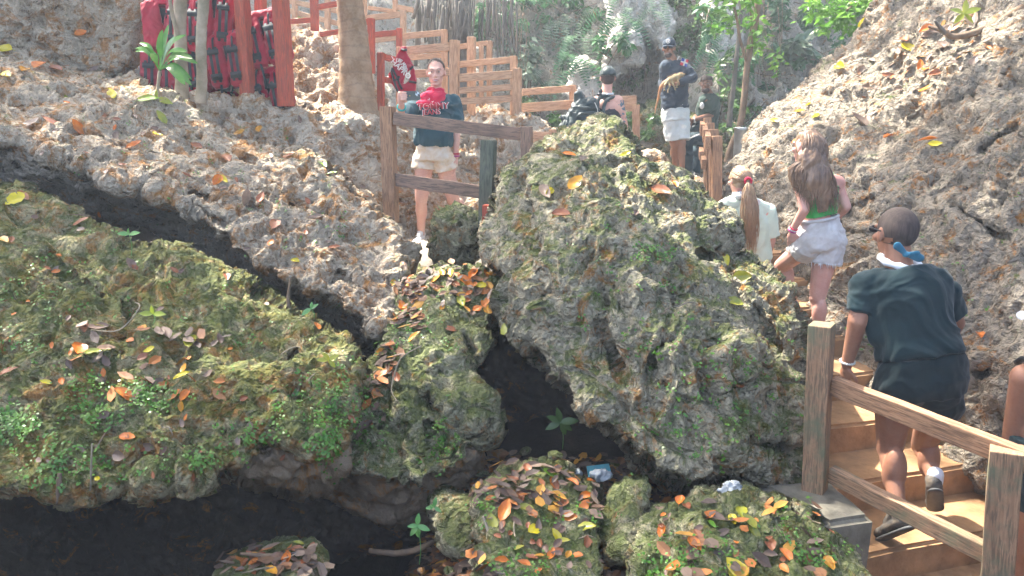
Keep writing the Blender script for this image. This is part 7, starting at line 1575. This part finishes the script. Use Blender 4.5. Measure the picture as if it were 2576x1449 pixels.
# rubbish
M['foil'] = plain('crumpled_pale_plastic', (.40, .43, .44), .3, .25, 20, .6, dist=.01); M['blue_card'] = plain('blue_green_carton', (.10, .34, .42), .6, .2, 20, .2)
o = blend('plastic_wrapper', [ellip(P(1842, 1226, 3.5), (.045, .02, .03)), ellip(P(1825, 1236, 3.47), (.04, .02, .018)), ellip(P(1855, 1238, 3.48), (.02, .015, .02))], 'foil', None, .004, 0, fold=.02, foldscale=30); tag(o, 'crumpled white plastic wrapper on the rock behind the plinth', 'wrapper')
V = [(P(x, y, Y)) for x, y, Y in ((1478, 1185, 3.9), (1535, 1178, 3.95), (1538, 1192, 3.9), (1480, 1200, 3.85))]
def boxy(pts, th): n = Vector((0, th, 0)); V = list(pts) + [p + n for p in pts]; return V, [(0, 1, 2, 3), (7, 6, 5, 4), (0, 4, 5, 1), (1, 5, 6, 2), (2, 6, 7, 3), (3, 7, 4, 0)]
o = mesh('carton', *boxy(V, .06), M['blue_card'], None, smooth=False); tag(o, 'flattened blue green carton at the mouth of the cave', 'carton')
o = blend('paper_scrap', [ellip(P(1512, 1195, 3.8), (.055, .03, .03)), ellip(P(1450, 1190, 3.9), (.03, .02, .022))], 'foil', None, .005, 0, fold=.02, foldscale=25); tag(o, 'crumpled pale rubbish beside the carton in the cave mouth', 'rubbish')

# ---------------------------------------------------------------- green growth on the far cliff
def shrub(label, x, y, rx, ry, n, mat='leaf_t', size=.13, Y=None, seed=0, group='shrubs on the far cliff', name='shrub', asp=.5):
    h = hit(x, y, 10, 10.8); Yh = Y or (h[0].y if h else 13); c = P(x, y, Yh - .15); root = empty(name, c, label, 'shrub', group)
    sx = rx / F * Yh; sz = ry / F * Yh
    leaves_mesh('leaves', [(c, (sx, .28, sz), n)], mat, root, size, seed, droop=.5, aspect=asp)
    rs2 = random.Random(seed); st = [tubemesh(smoothpath([c + Vector((rs2.gauss(0, sx * .3), .1, rs2.uniform(-sz, sz))), c + Vector((rs2.gauss(0, sx * .5), -.05, rs2.uniform(-sz, sz)))], 3), .008, 5) for _ in range(6)]
    mesh('stems', *merge(st), M['bark'], root)
sh = [(1330, 170, 34, 62, 380, 'leaf_s', .17, 'silvery leaved bush hanging on the cliff left of the tattooed man'), (1250, 50, 60, 34, 420, 'leaf_t', .14, 'bush beside the hanging roots'), (1200, 80, 36, 26, 240, 'leaf_t', .13, 'small bush under the hanging roots'), (1290, 110, 36, 40, 200, 'leaf_s', .13, 'pale leaved tuft right of the roots'), (1340, 270, 40, 34, 240, 'leaf', .13, 'low bush behind the two rail fence'), (1395, 300, 34, 26, 160, 'leaf_b', .12, 'bright low bush behind the two rail fence'),
      (1750, 110, 50, 50, 320, 'leaf', .12, 'leafy bush right of the capped man'), (1600, 190, 36, 40, 200, 'leaf', .12, 'bush between the capped men'), (1640, 330, 30, 30, 140, 'leaf', .11, 'small bush by the bare legs'), (1820, 260, 44, 44, 280, 'leaf', .12, 'bush behind the seated man'), (1870, 180, 36, 60, 220, 'leaf_t', .13, 'climber behind the young trees'), (1975, 135, 44, 28, 120, 'leaf_s', .30, 'large leaved plant on the dark cliff at right'), (2030, 60, 70, 60, 420, 'leaf_t', .14, 'dense growth on the upper cliff near the right wall'), (1960, 40, 60, 50, 320, 'leaf_t', .14, 'dense growth above the large leaved plant'), (1940, 215, 50, 36, 220, 'leaf_t', .14, 'shady growth at the foot of the right wall ridge'), (2070, 140, 44, 30, 200, 'leaf_t', .14, 'shady growth just left of the right wall crest'), (1890, 280, 40, 30, 200, 'leaf', .12, 'bush beside the steel bin'), (1780, 60, 40, 50, 200, 'leaf_t', .12, 'hanging growth above the seated man'),
      (1460, 40, 70, 50, 340, 'leaf_t', .13, 'hanging growth at the top of the cliff centre'), (1420, 130, 40, 50, 200, 'leaf_t', .13, 'green patch on the cliff centre'), (1530, 120, 40, 40, 170, 'leaf_t', .12, 'green patch left of the white dripstone'), (1700, 15, 60, 24, 240, 'leaf', .13, 'growth along the top of the cliff over the capped man'), (1840, 330, 26, 22, 120, 'leaf', .11, 'low green plant at the young tree foot'), (1350, 20, 70, 40, 300, 'leaf_t', .13, 'growth at the top of the cliff left of centre'), (770, 50, 20, 14, 40, 'leaf_y', .10, 'tiny plant on the sun bleached mound'), (1590, 300, 26, 30, 110, 'leaf', .11, 'tuft beside the fence corner post'), (2150, 30, 30, 20, 100, 'leaf_t', .13, 'dark growth touching the right wall crest')]
for i, (x, y, rx, ry, n, m_, sz, lb) in enumerate(sh): shrub(lb, x, y, rx, ry, n, m_, sz, seed=40 + i)
# bright tree crown beyond the wall, top right
tree('leafy_tree', 'bright green tree crown leaning in beyond the crest of the right wall', P(2260, -60, 10.5), [P(2290, 60, 10.8), P(2270, -60, 10.6), P(2240, -160, 10.5), P(2200, -300, 10.4)], [.1, .09, .07, .04], 'bark',
     [(P(2150, 22, 10.2), (.50, .5, .25), 620), (P(2100, 50, 10.0), (.30, .4, .18), 260), (P(2200, 0, 10.3), (.4, .5, .3), 360), (P(2220, -60, 10.3), (.6, .6, .4), 400)], 'leaf_b', .11, 77,
     branches=[([P(2255, -100, 10.5), P(2190, -20, 10.3), P(2110, 40, 10.1)], [.04, .025, .01])])
# ferns with long hanging fronds
def fern(label, x, y, n, L, seed):
    h = hit(x, y, 10, 10.8); Yh = h[0].y if h else 13; c = P(x, y, Yh - .1); root = empty('hanging_fern', c, label, 'fern', 'ferns hanging on the far cliff'); rs2 = random.Random(seed); V = []; Fc = []
    for k in range(n):
        a = rs2.uniform(-1.3, 1.3); ln = L * rs2.uniform(.7, 1.2); d = Vector((math.sin(a) * .6, -.5, .25)); p = c + Vector((rs2.gauss(0, .12), 0, rs2.gauss(0, .12))); pp = [p]
        for j in range(14): d = (d + Vector((0, .02, -.16))).normalized(); p = p + d * ln / 14; pp.append(p)
        s0 = Vector((math.cos(a), .2, .1)).normalized()
        for j in range(1, 14):
            w_ = .085 * math.sin(math.pi * (j / 14) ** .7) + .012; t = (pp[j + 1] - pp[j]).normalized() if j < 13 else t
            s = s0 - t * s0.dot(t); s.normalize()
            for sg in (-1, 1): o = len(V); V += [pp[j], pp[j] + s * sg * w_ + t * .02, pp[j] + t * .028]; Fc.append((o, o + 1, o + 2))
    mesh('fronds', V, Fc, M['leaf_s' if seed % 2 else 'leaf_t'], root, smooth=False)
for i, (x, y, n, L, lb) in enumerate(((1480, 110, 12, .9, 'long fern in the middle of the cliff'), (1445, 140, 10, .8, 'fern a little lower left on the cliff'), (1510, 70, 10, .8, 'fern near the top left of the dripstone'), (1560, 40, 8, .7, 'fern beside the dripstone top'), (1385, 210, 8, .6, 'fern beside the silvery bush'), (1730, 190, 8, .6, 'fern right behind the capped man'), (1640, 20, 7, .6, 'fern on the top of the dripstone'), (1900, 130, 8, .6, 'fern right of the young trees'), (1410, 60, 9, .8, 'fern high left of centre'), (1800, 130, 8, .6, 'fern above the seated man'))): fern(lb, x, y, n, L, i + 3)
# strangler roots at the top centre
def roots():
    root = empty('strangler_fig', P(1150, 110, 11.6), 'grey strangler fig trunk with curtains of hanging roots at the top centre', 'tree'); rs2 = random.Random(8)
    for (xt, xb, yb, r) in ((1150, 1143, 260, .13), (1168, 1172, 280, .10), (1128, 1120, 250, .08)):
        tube('trunk', [P(xt + 3, -200, 11.8), P(xt, -20, 11.7), P((xt + xb) / 2, 60, 11.6), P(xb, yb, 11.4)], [r * 1.1, r, r * .9, r * 1.2], 'bark_grey', root, sides=12, jitter=.12, seed=int(xt))
    parts = []
    for k in range(85):
        x = rs2.uniform(1040, 1185) if k < 50 else rs2.uniform(1185, 1300); y0 = rs2.uniform(-30, 30); y1 = y0 + rs2.uniform(60, 150) if k < 50 else y0 + rs2.uniform(60, 180); Yk = 11.3 + rs2.uniform(-.3, .3); w_ = rs2.gauss(0, 8)
        parts.append(tubemesh(smoothpath([P(x, y0, Yk), P(x + w_ * .4 + rs2.gauss(0, 2), (y0 + y1) / 2, Yk - .05), P(x + w_, y1, Yk)], 5), rs2.choice((.008, .012, .02, .03)) * (1 if k < 50 else .6), 6, .15))
    mesh('hanging_roots', *merge(parts), M['bark_grey'], root)
    cr = [(P(1120, -60, 11.4), (.9, .6, .3), 260)]; leaves_mesh('crown', cr, 'leaf_t', root, .13, 4)
roots()
def vines():
    rs2 = random.Random(18)
    for i, (x, y0, y1, lb) in enumerate(((1215, 0, 140, 'thin vine loops left of the silvery bush'), (1300, 20, 200, 'thin vine beside the silvery bush'), (1600, 130, 240, 'vines trailing under the white dripstone'), (1905, 0, 200, 'vines hanging between young tree and right cliff'))):
        parts = []
        for k in range(12):
            xx = x + rs2.gauss(0, 20); Yk = 12.4 + rs2.uniform(-.3, .3) if i != 3 else 12; parts.append(tubemesh(smoothpath([P(xx, y0 + rs2.uniform(-10, 20), Yk), P(xx + rs2.gauss(0, 10), (y0 + y1) / 2, Yk - .1), P(xx + rs2.gauss(0, 12), y1 + rs2.uniform(-30, 20), Yk)], 5), .0035, 5))
        o = mesh('hanging_vine', *merge(parts), M['bark'], None); tag(o, lb, 'vine', 'vines on the far cliff')
vines()
# ---------------------------------------------------------------- overhead canopy (outside the picture) that dapples the light
def canopy():
    rs2 = np.random.RandomState(3); n = 42000
    z = rs2.uniform(4.4, 7.2, n); cl = rs2.uniform(-9, 7.5, (800, 2)); cl[:, 1] = rs2.uniform(-1, 22, 800); pick = rs2.randint(0, 800, n)
    X = cl[pick, 0] + rs2.normal(0, .6, n); Yc = cl[pick, 1] + rs2.normal(0, .6, n)
    L = np.stack([X, Yc, z], -1); S = np.array(SUN)
    holes = [(1055, 600, 6.9, .35), (1090, 490, 7.1, .4), (1100, 330, 7.1, .22), (800, 100, 8.9, .75), (880, 180, 8.8, .5), (740, 80, 9.2, .5), (700, 255, 7.3, .25), (560, 252, 7.2, .2), (880, 300, 7.7, .4), (1050, 300, 7.8, .3), (1230, 280, 9.5, .55), (1380, 320, 8.5, .3),
             (2150, 230, 7.9, .42), (2240, 180, 7.5, .42), (2050, 275, 8.0, .35), (2330, 120, 7.1, .36), (2430, 60, 6.9, .3), (1950, 320, 8.1, .28), (1900, 370, 8.2, .2), (1650, 410, 4.9, .2), (1730, 450, 4.9, .16), (1500, 310, 5.5, .12), (2310, 1185, 4.05, .07), (2430, 1325, 3.8, .08), (2130, 1030, 4.6, .14), (2150, 920, 4.9, .12),
             (2000, 470, 5.4, .16), (2000, 370, 5.35, .12), (1850, 430, 6.3, .12), (1840, 520, 6.3, .14), (1965, 640, 5.6, .14), (2205, 1140, 3.8, .05), (2535, 1130, 3.05, .12), (2350, 1060, 3.3, .07), (2230, 1000, 3.5, .06), (450, 255, 7.0, .2), (760, 390, 6.3, .18), (300, 200, 7.1, .2), (1580, 280, 9.0, .28), (1560, 240, 9.0, .2), (1000, 100, 10.0, 1.3), (820, 20, 11.2, 1.3), (1200, 160, 9.5, .9), (1130, 695, 5.1, .14), (1060, 690, 5.2, .12),
             (2500, 850, 4.2, .05), (2470, 1000, 4.1, .05), (1690, 270, 10.4, .35), (1700, 400, 10.3, .3), (1625, 60, 13.2, 1.4), (1400, 120, 13, 1.6), (1850, 100, 13.5, 1.5), (1200, 40, 12, 1.3), (2120, 40, 10.2, .8), (1430, 230, 9.6, .5), (380, 60, 7.2, .2), (300, 1000, 3.5, .06), (600, 700, 4.5, .08), (870, 880, 3.9, .06), (2040, 820, 3.7, .05), (640, 960, 3.6, .06), (120, 540, 4.5, .1)]
    keep = np.ones(n, bool)
    for x, y, Yh, r in holes:  # gaps opened along the sun so light patches fall at chosen spots
        d = L - np.array(P(x, y, Yh)); d = d - np.outer(d @ S, S); keep &= np.linalg.norm(d, axis=1) > r + .10
    L = L[keep]; m = len(L); d = rs2.normal(0, 1, (m, 3)); d[:, 2] *= .4; d /= np.linalg.norm(d, axis=1)[:, None]; nn = rs2.normal(0, .35, (m, 3)) + S; s = np.cross(d, nn); s /= np.linalg.norm(s, axis=1)[:, None]; ln = rs2.uniform(.16, .32, m)[:, None]
    V = np.stack([L - d * ln * .5, L + s * ln * .27, L + d * ln * .5, L - s * ln * .27], 1).reshape(-1, 3); Q = np.arange(m * 4).reshape(-1, 4)
    root = empty('unseen_tall_tree', Vector((-8.5, 9, -.2)), 'tall spreading tree whose leafy canopy shades the whole gully', 'tree')
    tube('trunk', [Vector((-8.5, 9, -.4)), Vector((-8.3, 9.2, 2)), Vector((-7.5, 9, 4.6)), Vector((-5, 8.5, 5.8))], [.4, .32, .28, .12], 'bark', root, sides=14, jitter=.06)
    for k in range(9):
        e = Vector((rs2.uniform(-7, 5), rs2.uniform(0, 20), 5.8)); tube('limb', [Vector((-7.6, 9, 4.4)), Vector((-7.6, 9, 4.4)).lerp(e, .5) + Vector((0, 0, .8)), e], [.12, .07, .02], 'bark', root, sides=7)
    mesh('crown', V, Q, M['canopy'], root, smooth=False)
canopy()
# ---------------------------------------------------------------- haze in the gully
def haze():
    m = bpy.data.materials.new('haze'); m.use_nodes = True; t = m.node_tree; t.nodes.remove(t.nodes['Principled BSDF']); v = t.nodes.new('ShaderNodeVolumePrincipled'); v.inputs['Color'].default_value = (.86, .95, 1, 1); v.inputs['Density'].default_value = .0072; v.inputs['Anisotropy'].default_value = .25
    t.links.new(v.outputs[0], t.nodes['Material Output'].inputs['Volume'])
    bm = bmesh.new(); bmesh.ops.create_cube(bm, size=1)
    for q in bm.verts: q.co = Vector((q.co.x * 3400, q.co.y * 3400, 8.6 if q.co.z > 0 else -12))
    me = bpy.data.meshes.new('haze'); bm.to_mesh(me); bm.free(); me.materials.append(m); o = link('haze', me); tag(o, kind='stuff')
haze()
